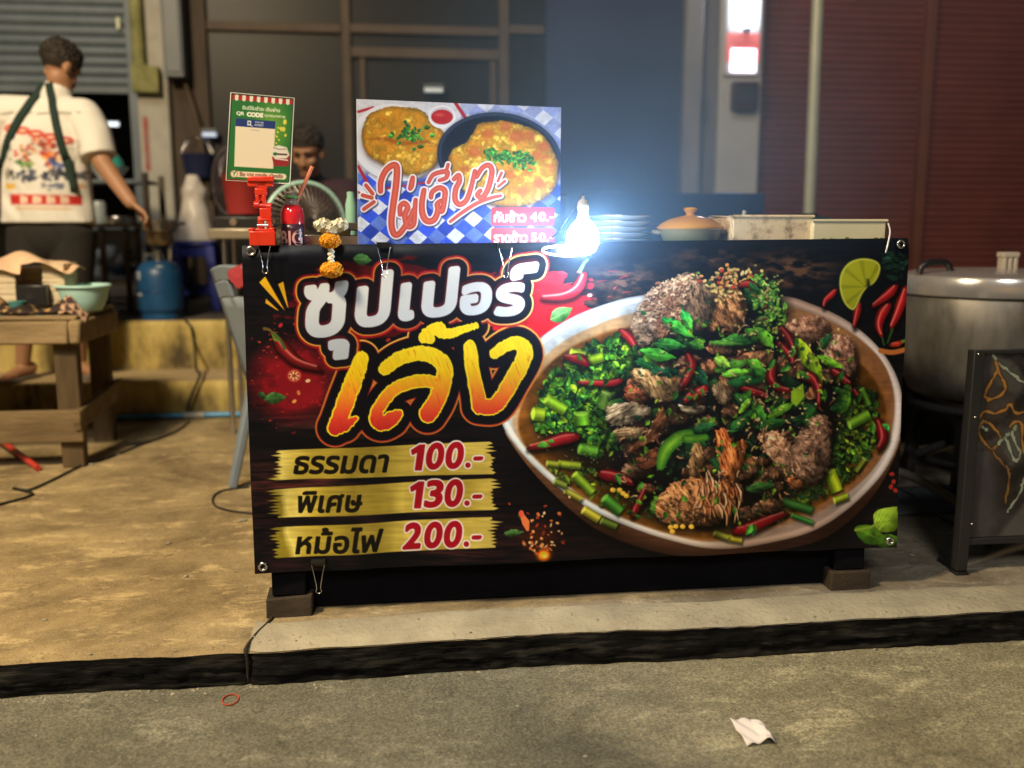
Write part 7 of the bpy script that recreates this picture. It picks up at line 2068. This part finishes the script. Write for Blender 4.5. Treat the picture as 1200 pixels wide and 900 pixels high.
def paint_marble():
    cv = Canvas(1136, 402, 1486, 640, S=2.0, base=(40, 38, 40))
    full = (slice(0, cv.h), slice(0, cv.w)); X, Y = cv.X, cv.Y
    n = cv.noise(full, 40, 3, octaves=5); n2 = cv.noise(full, 14, 6, octaves=4)
    cv.a[:] = (np.array((22, 21, 24)) / 255 + np.array((54, 50, 52)) / 255 * np.clip(n * 1.8 - .5, 0, 1)[..., None])
    cv.poly(cr2([(1142, 510), (1166, 540), (1172, 600), (1160, 640), (1138, 640), (1138, 520)], 5), (84, 80, 86), soft=10, alpha=.6)
    cv.poly([(1160, 640), (1200, 590), (1260, 560), (1260, 600), (1210, 640)], (96, 94, 92), soft=3, alpha=.7)
    def vein(p, r, c):
        q = cr2(p, 7, False); k = random.Random(int(p[0][0] + p[0][1]))
        q = [(x + k.gauss(0, .5), y + k.gauss(0, .5)) for x, y in q]
        rs = [r * .95 * (.5 + .8 * abs(math.sin(i * .35 + p[0][0]))) for i in range(len(q))]
        cv.stroke(q, [v * 3.2 for v in rs], tuple(k * .5 for k in c), soft=4, alpha=.3)
        cv.stroke(q, [v + .9 for v in rs], (14, 12, 12), soft=.8, alpha=.6); cv.stroke(q, rs, c, soft=.6)
    for i, (x, y, rx, ry, a) in enumerate(((1180, 440, 26, 14, .6), (1158, 505, 10, 16, .3), (1190, 520, 9, 22, .2), (1210, 470, 30, 12, -.5), (1260, 500, 50, 20, .9), (1340, 470, 60, 22, -.6), (1420, 560, 60, 24, .7), (1290, 590, 60, 20, -.4))):
        sl, d = cv.sd_ell(x, y, rx, ry, a, pad=8); d = d + (cv.noise(sl, 8, 40 + i) - .5) * 14
        cv.put(sl, cv.cov(d, 3) * .6, (12, 12, 14) if i % 2 else (92, 96, 92))
    G1 = (168, 118, 60); G2 = (128, 94, 56); GN = (158, 170, 152)
    vein([(1162, 410), (1168, 424), (1176, 430), (1186, 438), (1200, 448), (1214, 452)], 1.5, GN)
    vein([(1166, 424), (1172, 440), (1178, 452), (1174, 462), (1160, 468), (1154, 462), (1162, 446), (1168, 436)], 1.5, G1)
    vein([(1152, 416), (1149, 432), (1148, 440)], .8, G2)
    vein([(1148, 490), (1154, 482), (1166, 484), (1178, 480), (1184, 474), (1190, 484), (1200, 482), (1216, 470)], 1.5, G1)
    vein([(1146, 506), (1152, 494), (1162, 498), (1172, 512), (1170, 520), (1162, 526), (1152, 516), (1146, 506)], 1.4, G1)
    vein([(1152, 500), (1156, 504)], 1.6, GN); vein([(1170, 520), (1178, 512), (1186, 506), (1190, 500)], 1.6, GN); vein([(1178, 512), (1184, 528), (1190, 540), (1196, 530), (1190, 520), (1186, 506)], 1.5, GN)
    vein([(1184, 500), (1190, 494), (1198, 498), (1198, 520), (1206, 540), (1216, 530)], 1.5, G1)
    vein([(1162, 526), (1172, 540), (1182, 552), (1182, 568), (1178, 590)], 1.2, G2)
    vein([(1200, 560), (1196, 576), (1186, 592), (1180, 600)], 1.1, GN)
    k = random.Random(8)
    for i in range(20):
        x, y = k.uniform(1215, 1470), k.uniform(410, 620); p = [(x, y)]
        for j in range(4): x += k.uniform(-8, 26); y += k.uniform(-16, 26); p.append((x, y))
        vein(p, k.uniform(.8, 1.6), k.choice([G1, G2, GN]))
    return cv
TLm = (1.678, 2.503, zt_ - .013); TRm = (2.442, 2.503, zt_ - .013); BRm = (2.442, 2.503, zb_); BLm = (1.678, 2.503, zb_)
printed_sheet('marbled_panel', 'marble_print', paint_marble(), [TLm, TRm, BRm, BLm], 420, 300, .006, t, None, rough=.18, gain=1.0, back=(.02, .02, .02), coat=.3)
g = MB()
for px, py in ((1147, 415), (1143, 489), (1139, 614)):
    q = at(px, py, 2.489); g.ell(q, (.0035, .0025, .0035), 10, 6)
g.build('rivet', M['steel'], t)

# ------------------------------------------------------------------ road: tissue, rubber ring, crumbs
p = atz(888, 866, RZ)
def tis(u, v):
    x = -.036 + .056 * u - .014 * v * (1 - u); y = -.030 + .072 * v + .010 * u
    z = .003 + .022 * v * (1 - .4 * u) + .006 * math.sin(v * 5 + u * 6) ** 2
    if u > .70: x += .010 * (u - .70) / .3; y -= .016 * (u - .7) / .3 * (1 + v); z += .012 * math.sin((u - .7) * 10) - .012 * v * (u - .7) / .3
    return (p.x + x, p.y + y, RZ + max(.002, z))
g = MB(); g.sheet(tis, 14, 14)
tag(g.build('paper_tissue', mat('tissue', (.72, .66, .64), rough=.9), smooth=30, solid=.0012), 'crumpled white paper tissue lying on the road', 'tissue')
p = atz(270, 821, RZ)
g = MB(); g.tube([(p.x + .019 * math.cos(k * .2), p.y + .026 * math.sin(k * .2), RZ + .003) for k in range(32)], .0016, 6, closed=True)
tag(g.build('rubber_band', mat('red_rubber', (.50, .08, .04), rough=.5), smooth=60), 'red rubber band on the road near the kerb', 'rubber band')
rr = random.Random(31)
g = MB()
for i in range(230):
    x, y = rr.uniform(-1.1, 1.9), rr.uniform(1.45, 2.2); r_ = abs(rr.gauss(0, .0016)) + .0008
    g.ell((x, y, RZ + r_ * .4), (r_ * rr.uniform(.8, 1.6), r_, r_ * .6), 7, 4, rot=Matrix.Rotation(rr.uniform(0, 3), 3, 'Z'))
for i in range(420):
    x = rr.uniform(-1.2, 1.9); y = edge_y(x) + abs(rr.gauss(0, .10)) + .004; r_ = abs(rr.gauss(0, .0012)) + .0006
    g.ell((x, y, pave_z(x, y) + r_ * .3 + (.007 if x > -.38 and y < 2.41 else 0)), (r_ * 1.3, r_, r_ * .6), 6, 4)
for i in range(130):
    x = rr.uniform(-1.2, 1.9) if i % 3 else rr.gauss(-.5, .35); y = edge_y(x) - .016 - abs(rr.gauss(0, .016)); r_ = abs(rr.gauss(0, .0018)) + .0007
    g.ell((x, y, RZ + r_ * .3), (r_ * 1.6, r_, r_ * .7), 7, 4, rot=Matrix.Rotation(rr.uniform(0, 3), 3, 'Z'))
for i in range(260):
    x, y = rr.uniform(-1.9, 1.9), rr.uniform(2.3, 4.6); r_ = abs(rr.gauss(0, .003)) + .001
    g.ell((x, y, pave_z(x, y) + r_ * .4), (r_ * rr.uniform(.8, 1.6), r_, r_ * .6), 7, 4, rot=Matrix.Rotation(rr.uniform(0, 3), 3, 'Z'))
tag(g.build('grit', mat('pale_grit', (.15, .13, .09), (.42, .38, .29), scale=80, rough=.9), smooth=60), 'pale grit and crumbs scattered on road and pavement', 'grit', kind='stuff')
g = MB(); pts = [(-.385, 2.244, RZ + .004), (-.384, 2.238, -.02), (-.388, 2.246, .0035), (-.372, 2.33, .006), (-.35, 2.40, .008), (-.33, 2.52, .011), (-.325, 2.60, .013)]
g.tube(smooth_path(pts, 6), .004, 6)
struct(g.build('pavement_joint', mat('joint_dirt', (.03, .022, .014), rough=.95)))
# ------------------------------------------------------------------ people
SKIN = mat('skin', (.33, .165, .085), (.40, .21, .115), scale=9, rough=.5, sss=.08)
HAIR = mat('dark_hair', (.012, .008, .006), (.030, .020, .013), scale=60, rough=.6, bump=.6, bscale=140, stretch=(1, 1, .3))

def head_shape(mb, c, rot, s=1.0):
    """skull, jaw, nose, lips, ears; the face looks along local -Y"""
    def W(x, y, z): return c + rot @ (Vector((x, y, z)) * s)
    mb.ell(W(0, .012, .035), tuple(k * s for k in (.077, .096, .088)), 24, 16, rot)
    mb.ell(W(0, -.022, -.035), tuple(k * s for k in (.060, .068, .075)), 20, 14, rot)
    mb.ell(W(0, -.058, -.088), tuple(k * s for k in (.030, .026, .024)), 14, 10, rot)       # chin
    mb.capsule(W(0, -.082, .012), W(0, -.100, -.030), .009 * s, .013 * s)                    # nose
    mb.ell(W(-.012, -.092, -.034), .009 * s, 10, 8); mb.ell(W(.012, -.092, -.034), .009 * s, 10, 8)
    mb.capsule(W(-.018, -.080, -.058), W(.018, -.080, -.058), .008 * s, .008 * s)            # mouth
    mb.capsule(W(-.045, -.072, .030), W(-.012, -.083, .032), .010 * s, .009 * s); mb.capsule(W(.012, -.083, .032), W(.045, -.072, .030), .009 * s, .010 * s)   # brow
    mb.ell(W(-.042, -.062, -.022), tuple(k * s for k in (.022, .02, .02)), 10, 8, rot); mb.ell(W(.042, -.062, -.022), tuple(k * s for k in (.022, .02, .02)), 10, 8, rot)
    for k in (-1, 1):
        mb.ell(W(k * .080, .010, -.012), tuple(q * s for q in (.012, .022, .033)), 12, 10, rot)
    return W

def hand_shape(mb, w, d, palmn, s=1.0, curl=.5):
    """palm plus five fingers; w wrist, d towards the fingertips, palmn out of the palm"""
    d = d.normalized(); n = (palmn - d * palmn.dot(d)).normalized(); a = d.cross(n)
    for k in (-1.2, -.4, .4, 1.2):
        mb.capsule(w + a * (k * .010 * s), w + d * (.085 * s) + a * (k * .019 * s), .014 * s, .012 * s, 10)
    for k, L in ((-1.5, .062), (-.5, .075), (.5, .080), (1.5, .070)):
        p0 = w + d * (.088 * s) + a * (k * .018 * s); dd = d.copy(); rr_ = .0095 * s
        for j in range(3):
            ang = curl * (j + .6) * .75
            dj = (d * math.cos(ang) + n * math.sin(ang)).normalized()
            p1 = p0 + dj * (L * (.42, .32, .26)[j] * s)
            mb.capsule(p0, p1, rr_, rr_ * .9, 8); p0 = p1; rr_ *= .9
    t0 = w + d * (.02 * s) + a * (.026 * s); t1 = t0 + (d * .7 + a * .8 + n * .2).normalized() * .040 * s; t2 = t1 + (d + a * .15 + n * .45).normalized() * .034 * s
    mb.capsule(t0, t1, .013 * s, .011 * s, 8); mb.capsule(t1, t2, .0105 * s, .0085 * s, 8)

V = Vector
# ---- the cook, seen from behind, turned to the right and bending his head
root = thing('person', (-1.74, 5.0, Z1), 'cook seen from behind in a printed cream shirt and dark apron straps', 'person')
b = MB()
hc = V((-1.600, 4.985, 1.795)); hrot = Matrix.Rotation(R(142), 3, 'Z') @ Matrix.Rotation(R(34), 3, 'X')
head_shape(b, hc, hrot, .96)
b.capsule((-1.635, 4.985, 1.62), (-1.60, 4.99, 1.74), .066, .056)
b.ell((-1.68, 4.98, 1.40), (.185, .105, .25), 20, 14); b.ell((-1.70, 4.98, 1.15), (.165, .105, .22), 20, 14)
b.capsule((-1.86, 4.98, 1.585), (-1.48, 4.97, 1.575), .062, .062)
sR, eR, wR = V((-1.475, 4.96, 1.555)), V((-1.412, 4.90, 1.345)), V((-1.262, 4.80, 1.150))
b.capsule(sR, eR, .058, .047); b.capsule(eR, wR, .047, .032); hand_shape(b, wR, V((.15, -.03, -.13)), V((-1, -.2, -.3)), 1.0, .8)
sL, eL, wL = V((-1.90, 4.96, 1.57)), V((-2.02, 5.02, 1.32)), V((-1.98, 5.20, 1.12))
b.capsule(sL, eL, .056, .045); b.capsule(eL, wL, .044, .029); hand_shape(b, wL, V((.1, .15, -.1)), V((1, 0, -.3)), 1.0, .6)
for x0, x1, yf, toe in ((-1.78, -1.90, 5.02, V((-.05, -.16, 0))), (-1.60, -1.635, 5.05, V((.15, -.10, 0)))):
    b.capsule((x0, 4.99, 1.05), (x0 * .6 + x1 * .4, 4.95, .72), .095, .066); b.capsule((x0 * .6 + x1 * .4, 4.95, .72), (x1, yf, Z1 + .10), .060, .036)
    f0 = V((x1, yf, Z1 + .055)); tn = toe.normalized()
    b.capsule(f0 - tn * .045, f0 + tn * .10 + V((0, 0, -.018)), .036, .026); b.capsule(f0 + tn * .08 + V((0, 0, -.018)), f0 + tn * .155 + V((0, 0, -.028)), .030, .018)
    sd_ = V((-tn.y, tn.x, 0))
    for k in (-1.6, -.8, 0, .8, 1.6): b.capsule(f0 + tn * .14 + sd_ * (k * .013) + V((0, 0, -.03)), f0 + tn * (.185 - abs(k + .8) * .008) + sd_ * (k * .015) + V((0, 0, -.035)), .0095, .008, 8)
body = merged_surface(b, 'body', SKIN, root, .0065, 3)
SANDAL = mat('sandal_rubber', (.12, .10, .09), (.2, .17, .14), rough=.7)
for x1, yf, toe in ((-1.90, 5.02, V((-.05, -.16, 0))), (-1.635, 5.05, V((.15, -.10, 0)))):
    tn = toe.normalized(); sd_ = V((-tn.y, tn.x, 0)); f0 = V((x1, yf, Z1 + .004))
    poly = [(-.075, -.034), (-.085, 0), (-.075, .034), (.02, .036), (.12, .046), (.185, .03), (.198, 0), (.18, -.034), (.12, -.044), (.02, -.034)]
    g = MB(); g.prism(poly, f0, tn, sd_, (0, 0, .018)); g.build('sandal', SANDAL, root, bevel=.004)
# hair: cap of uneven tufts over the back and top of the skull
def hair(c, rot, s, parent, seed, cut):
    rr = random.Random(seed); g = MB()
    def W(x, y, z): return c + rot @ (Vector((x, y, z)) * s)
    g.ell(W(0, .018, .046), tuple(k * s for k in (.086, .104, .094)), 26, 18, rot)
    n = 900
    for i in range(n):
        th = math.acos(1 - 2 * (i + .5) / n); ph = i * 2.39996
        d = V((math.sin(th) * math.cos(ph), math.sin(th) * math.sin(ph), math.cos(th)))
        if d.z < -.35 or (d.y < -.55 and d.z < .42): continue
        p0 = W(d.x * .080, .018 + d.y * .098, .046 + d.z * .088); e_ = rot @ (d + V((rr.gauss(0, .35), rr.gauss(0, .35), rr.gauss(0, .3) + .1))).normalized()
        g.capsule(p0, p0 + e_ * rr.uniform(.010, .024) * s, .0065 * s, .0025 * s, 5)
    me_o = merged_surface(g, 'hair', HAIR, parent, .0045, 2)
    bm = bmesh.new(); bm.from_mesh(me_o.data); inv = rot.transposed(); off = Vector(parent.location) - c
    dele = []
    for v in bm.verts:
        l = inv @ (v.co + off) / s
        if cut(l): dele.append(v)
    bmesh.ops.delete(bm, geom=dele, context='VERTS'); bm.to_mesh(me_o.data); bm.free()
    return me_o
hair(hc, hrot, .96, root, 3, lambda l: (l.y < -.045 and l.z < .055) or l.z < -.045 or (abs(l.x) > .06 and l.z < -.005 and l.y < .03))

# shirt
SHIRT = paint_mat('printed_cotton', rough=.85, bump=.15, bscale=90)
b = MB()
b.ell((-1.685, 4.98, 1.44), (.215, .130, .21), 26, 18); b.ell((-1.70, 4.98, 1.28), (.205, .130, .25), 26, 18)
b.capsule((-1.87, 4.975, 1.585), (-1.50, 4.965, 1.575), .082, .080)
g2 = [(-1.70, .205, .13, 1.30), (-1.705, .212, .138, 1.16), (-1.705, .222, .145, 1.052)]
rings = [(-1.69, 4.98, 1.55, .20, .11)] + [(x, 4.98, z, rx, ry) for x, rx, ry, z in g2]
vs, fs = [], []
for (x, y, z, rx, ry) in rings:
    for k in range(36):
        a_ = k * math.pi / 18; vs.append((x + rx * math.cos(a_), y + ry * math.sin(a_) + .006 * math.sin(a_ * 7 + z * 20), z))
for i in range(len(rings) - 1):
    for k in range(36): fs.append((i * 36 + k, (i + 1) * 36 + k, (i + 1) * 36 + (k + 1) % 36, i * 36 + (k + 1) % 36))
fs.append(tuple(range(36))); fs.append(tuple(range((len(rings) - 1) * 36, len(rings) * 36))[::-1])
b.add(vs, fs)
b.capsule((-1.650, 4.985, 1.60), (-1.625, 4.985, 1.675), .082, .072)
sh = MB()
b.tube([sR + V((-.02, .0, .01)), sR + V((.018, -.015, -.07)), sR + V((.044, -.045, -.185))], [.085, .088, .086], 20)
b.tube([sL + V((.02, .0, .01)), sL + V((-.035, .02, -.08)), sL + V((-.075, .035, -.185))], [.085, .088, .086], 20)
shirt = merged_surface(b, 'shirt', SHIRT, root, .0075, 4)
me = shirt.data
co = np.empty(len(me.vertices) * 3, np.float32); me.vertices.foreach_get('co', co); co = co.reshape(-1, 3) + np.array(root.location, np.float32)
# soft folds
fold = np.array([0.010 * mnoise.noise(Vector((p[0] * 7, p[1] * 7, p[2] * 4))) + 0.005 * mnoise.noise(Vector((p[0] * 18 + p[2] * 9, p[1] * 9, p[2] * 10))) for p in co], np.float32)
co[:, 1] -= 1.9 * fold * np.clip((1.62 - co[:, 2]) * 4, 0, 1)
me.vertices.foreach_set('co', (co - np.array(root.location, np.float32)).ravel()); me.update()
cvs = paint_shirt()
cen = lin(cvs.sample((co[:, 0] + 1.675), (1.635 - co[:, 2]) * 1.30))
plain = lin(np.array([[226, 222, 212]]) / 255.0)
backside = (np.abs(co[:, 0] + 1.675) < .19) & (co[:, 1] < 4.97) & (co[:, 2] < 1.60) & (co[:, 2] > .90)
cc = np.ones((len(co), 4), np.float32); cc[:, :3] = np.where(backside[:, None], cen, plain)
at_ = me.attributes.new('print', 'FLOAT_COLOR', 'POINT'); at_.data.foreach_set('color', cc.ravel())
bm = bmesh.new(); bm.from_mesh(me); bv = BVHTree.FromBMesh(bm); bm.free()
offr = Vector(root.location)
def on_shirt(px, py):
    q = at(px, py, 4.98); o_ = V((q.x, 4.5, q.z))
    hit = bv.ray_cast(o_ - offr, V((0, 1, 0)))
    return (hit[0] + offr) if hit[0] is not None else V((q.x, 4.87, q.z))
STRAP = mat('dark_green_strap', (.010, .026, .020), (.016, .038, .028), scale=30, rough=.85)
def strap(pts, w):
    c_ = [on_shirt(*p) + V((0, -.006, 0)) for p in pts]
    L, Rr = [], []
    for i, p in enumerate(c_):
        d = (c_[min(i + 1, len(c_) - 1)] - c_[max(i - 1, 0)]); d.y = 0; d.normalize(); sd = V((d.z, 0, -d.x)) * w / 2
        L.append(p + sd); Rr.append(p - sd)
    g = MB(); g.add(L + Rr, [(i, i + 1, len(L) + i + 1, len(L) + i) for i in range(len(L) - 1)])
    g.build('apron_strap', STRAP, root, smooth=60, solid=.006)
def seg(a, b_, n=9): return [(a[0] + (b_[0] - a[0]) * k / n, a[1] + (b_[1] - a[1]) * k / n) for k in range(n + 1)]
strap(seg((55, 99), (6, 196)), .040); strap(seg((62, 99), (86, 190)), .036); strap(seg((86, 186), (93, 226), 5), .044)
# trousers, cut below the knee
b = MB()
b.ell((-1.70, 4.98, 1.00), (.20, .13, .15), 24, 14)
for x0, x1 in ((-1.79, -1.86), (-1.60, -1.63)):
    b.tube([(x0, 4.985, 1.02), (x0 * .6 + x1 * .4, 4.955, .76), (x0 * .35 + x1 * .65, 4.98, .56)], [.118, .100, .092], 22)
merged_surface(b, 'trousers', mat('dark_trousers', (.014, .012, .010), (.022, .019, .015), scale=20, rough=.9), root, .008, 3)
q = V((-1.27, 4.76, 1.0))

# ---- the seated person behind the fan
root = thing('person', (-.47, 5.45, Z2), 'person in a dark maroon shirt seated behind the fan, looking down', 'person')
b = MB()
hc2 = V((-.468, 5.36, 1.435)); hr2 = Matrix.Rotation(R(-14), 3, 'Z') @ Matrix.Rotation(R(26), 3, 'X')
W = head_shape(b, hc2, hr2, 1.0)
b.capsule((-.46, 5.47, 1.27), (-.465, 5.41, 1.38), .058, .053)
b.ell((-.46, 5.48, 1.10), (.17, .10, .20), 20, 14); b.capsule((-.63, 5.48, 1.235), (-.29, 5.48, 1.235), .058, .058)
for s in (-1, 1):
    e_ = V((-.46 + s * .25, 5.40, 1.00)); w_ = V((-.46 + s * .10, 5.20, .965))
    b.capsule((-.46 + s * .185, 5.48, 1.22), e_, .052, .042); b.capsule(e_, w_, .041, .028); hand_shape(b, w_, V((-s * .5, -1, -.1)), V((0, 0, -1)), 1.0, .5)
    b.capsule((-.46 + s * .09, 5.48, .99), (-.46 + s * .15, 5.12, 1.0), .085, .062); b.capsule((-.46 + s * .15, 5.12, 1.0), (-.46 + s * .14, 5.16, Z2 + .10), .058, .036)
    b.capsule((-.46 + s * .14, 5.19, Z2 + .04), (-.46 + s * .15, 5.03, Z2 + .03), .036, .024)
merged_surface(b, 'body', SKIN, root, .0065, 3)
hair(hc2, hr2, 1.0, root, 9, lambda l: (l.y < -.02 and l.z < .060) or l.z < -.03 or (abs(l.x) > .055 and l.z < .0 and l.y < .02))
EB = mat('eye_dark', (.02, .014, .01), rough=.3)
for s in (-1, 1):
    MB().capsule(W(s * .018, -.082, .008), W(s * .042, -.073, .007), .0045, .004, 8).build('eye', EB, root, smooth=60)
    MB().capsule(W(s * .014, -.0905, .036), W(s * .046, -.079, .036), .0045, .0035, 8).build('eyebrow', HAIR, root, smooth=60)
MB().capsule(W(-.017, -.0875, -.058), W(.017, -.0875, -.058), .0035, .0035, 8).build('lips', mat('lips', (.22, .09, .06), rough=.5), root, smooth=60)
b = MB(); b.ell((-.46, 5.48, 1.10), (.19, .118, .22), 22, 14); b.capsule((-.65, 5.48, 1.235), (-.27, 5.48, 1.235), .072, .072); b.capsule((-.46, 5.475, 1.24), (-.46, 5.455, 1.295), .075, .068)
for s in (-1, 1): b.tube([(-.46 + s * .17, 5.48, 1.24), (-.46 + s * .22, 5.44, 1.12), (-.46 + s * .24, 5.415, 1.05)], [.07, .066, .064], 18)
merged_surface(b, 'shirt', mat('maroon_shirt', (.030, .010, .016), (.05, .018, .024), scale=16, rough=.85), root, .008, 4)
b = MB()
for s in (-1, 1): b.tube([(-.46 + s * .085, 5.50, .985), (-.46 + s * .15, 5.13, 1.0), (-.46 + s * .15, 5.105, .92), (-.46 + s * .14, 5.15, Z2 + .12)], [.10, .078, .075, .055], 18)
merged_surface(b, 'trousers', mat('black_trousers', (.012, .012, .014), rough=.9), root, .009, 3)
t = thing('stool', (-.46, 5.5, Z2), 'low wooden stool under the seated person', 'stool')
MB().box((-.62, 5.36, Z2 + .345), (-.30, 5.66, Z2 + .37)).build('seat', M['dark_wood'], t, bevel=.004)
for x in (-.59, -.33):
    for y in (5.39, 5.63): MB().box((x - .016, y - .016, Z2 - .002), (x + .016, y + .016, Z2 + .344)).build('leg', M['dark_wood'], t)
# ------------------------------------------------------------------ haze clouds added so the bulb's glare shows as a blue glow
def glow_cloud(c, r, dens, tint, label):
    hm = bpy.data.materials.new('glare_haze'); hm.use_nodes = True
    t = hm.node_tree; t.nodes.remove(t.nodes['Principled BSDF'])
    v = t.nodes.new('ShaderNodeVolumePrincipled'); v.inputs['Color'].default_value = (*tint, 1); v.inputs['Anisotropy'].default_value = 0.2
    tc = t.nodes.new('ShaderNodeTexCoord')
    mp = t.nodes.new('ShaderNodeMapping'); mp.inputs['Scale'].default_value = (1 / r[0], 1 / r[1], 1 / r[2])
    t.links.new(tc.outputs['Object'], mp.inputs[0])
    ln = t.nodes.new('ShaderNodeVectorMath'); ln.operation = 'LENGTH'; t.links.new(mp.outputs[0], ln.inputs[0])
    mr = t.nodes.new('ShaderNodeMapRange'); mr.interpolation_type = 'SMOOTHERSTEP'
    mr.inputs['From Min'].default_value = 1.0; mr.inputs['From Max'].default_value = 0.0; mr.inputs['To Max'].default_value = dens
    t.links.new(ln.outputs['Value'], mr.inputs[0])
    n = t.nodes.new('ShaderNodeTexNoise'); n.inputs['Scale'].default_value = 2.2; n.inputs['Detail'].default_value = 2; t.links.new(tc.outputs['Object'], n.inputs['Vector'])
    m = t.nodes.new('ShaderNodeMath'); m.operation = 'MULTIPLY'; t.links.new(mr.outputs[0], m.inputs[0]); t.links.new(n.outputs[0], m.inputs[1])
    t.links.new(m.outputs[0], v.inputs['Density'])
    t.links.new(v.outputs[0], t.nodes['Material Output'].inputs['Volume'])
    g = MB().ell(c, r, 32, 20)
    o = g.build('haze', hm, loc=c)
    o['kind'] = 'stuff'; o['label'] = label
    return o
glow_cloud((.62, 2.62, 1.12), (1.05, .66, 1.0), 1.15, (.36, .62, 1.0), 'bluish haze added over the counter for the glare around the bulb')
glow_cloud((1.75, 4.75, 2.0), (2.5, 1.5, 1.75), .19, (.50, .68, 1.0), 'thin bluish haze added before the red shutters to widen the glare')
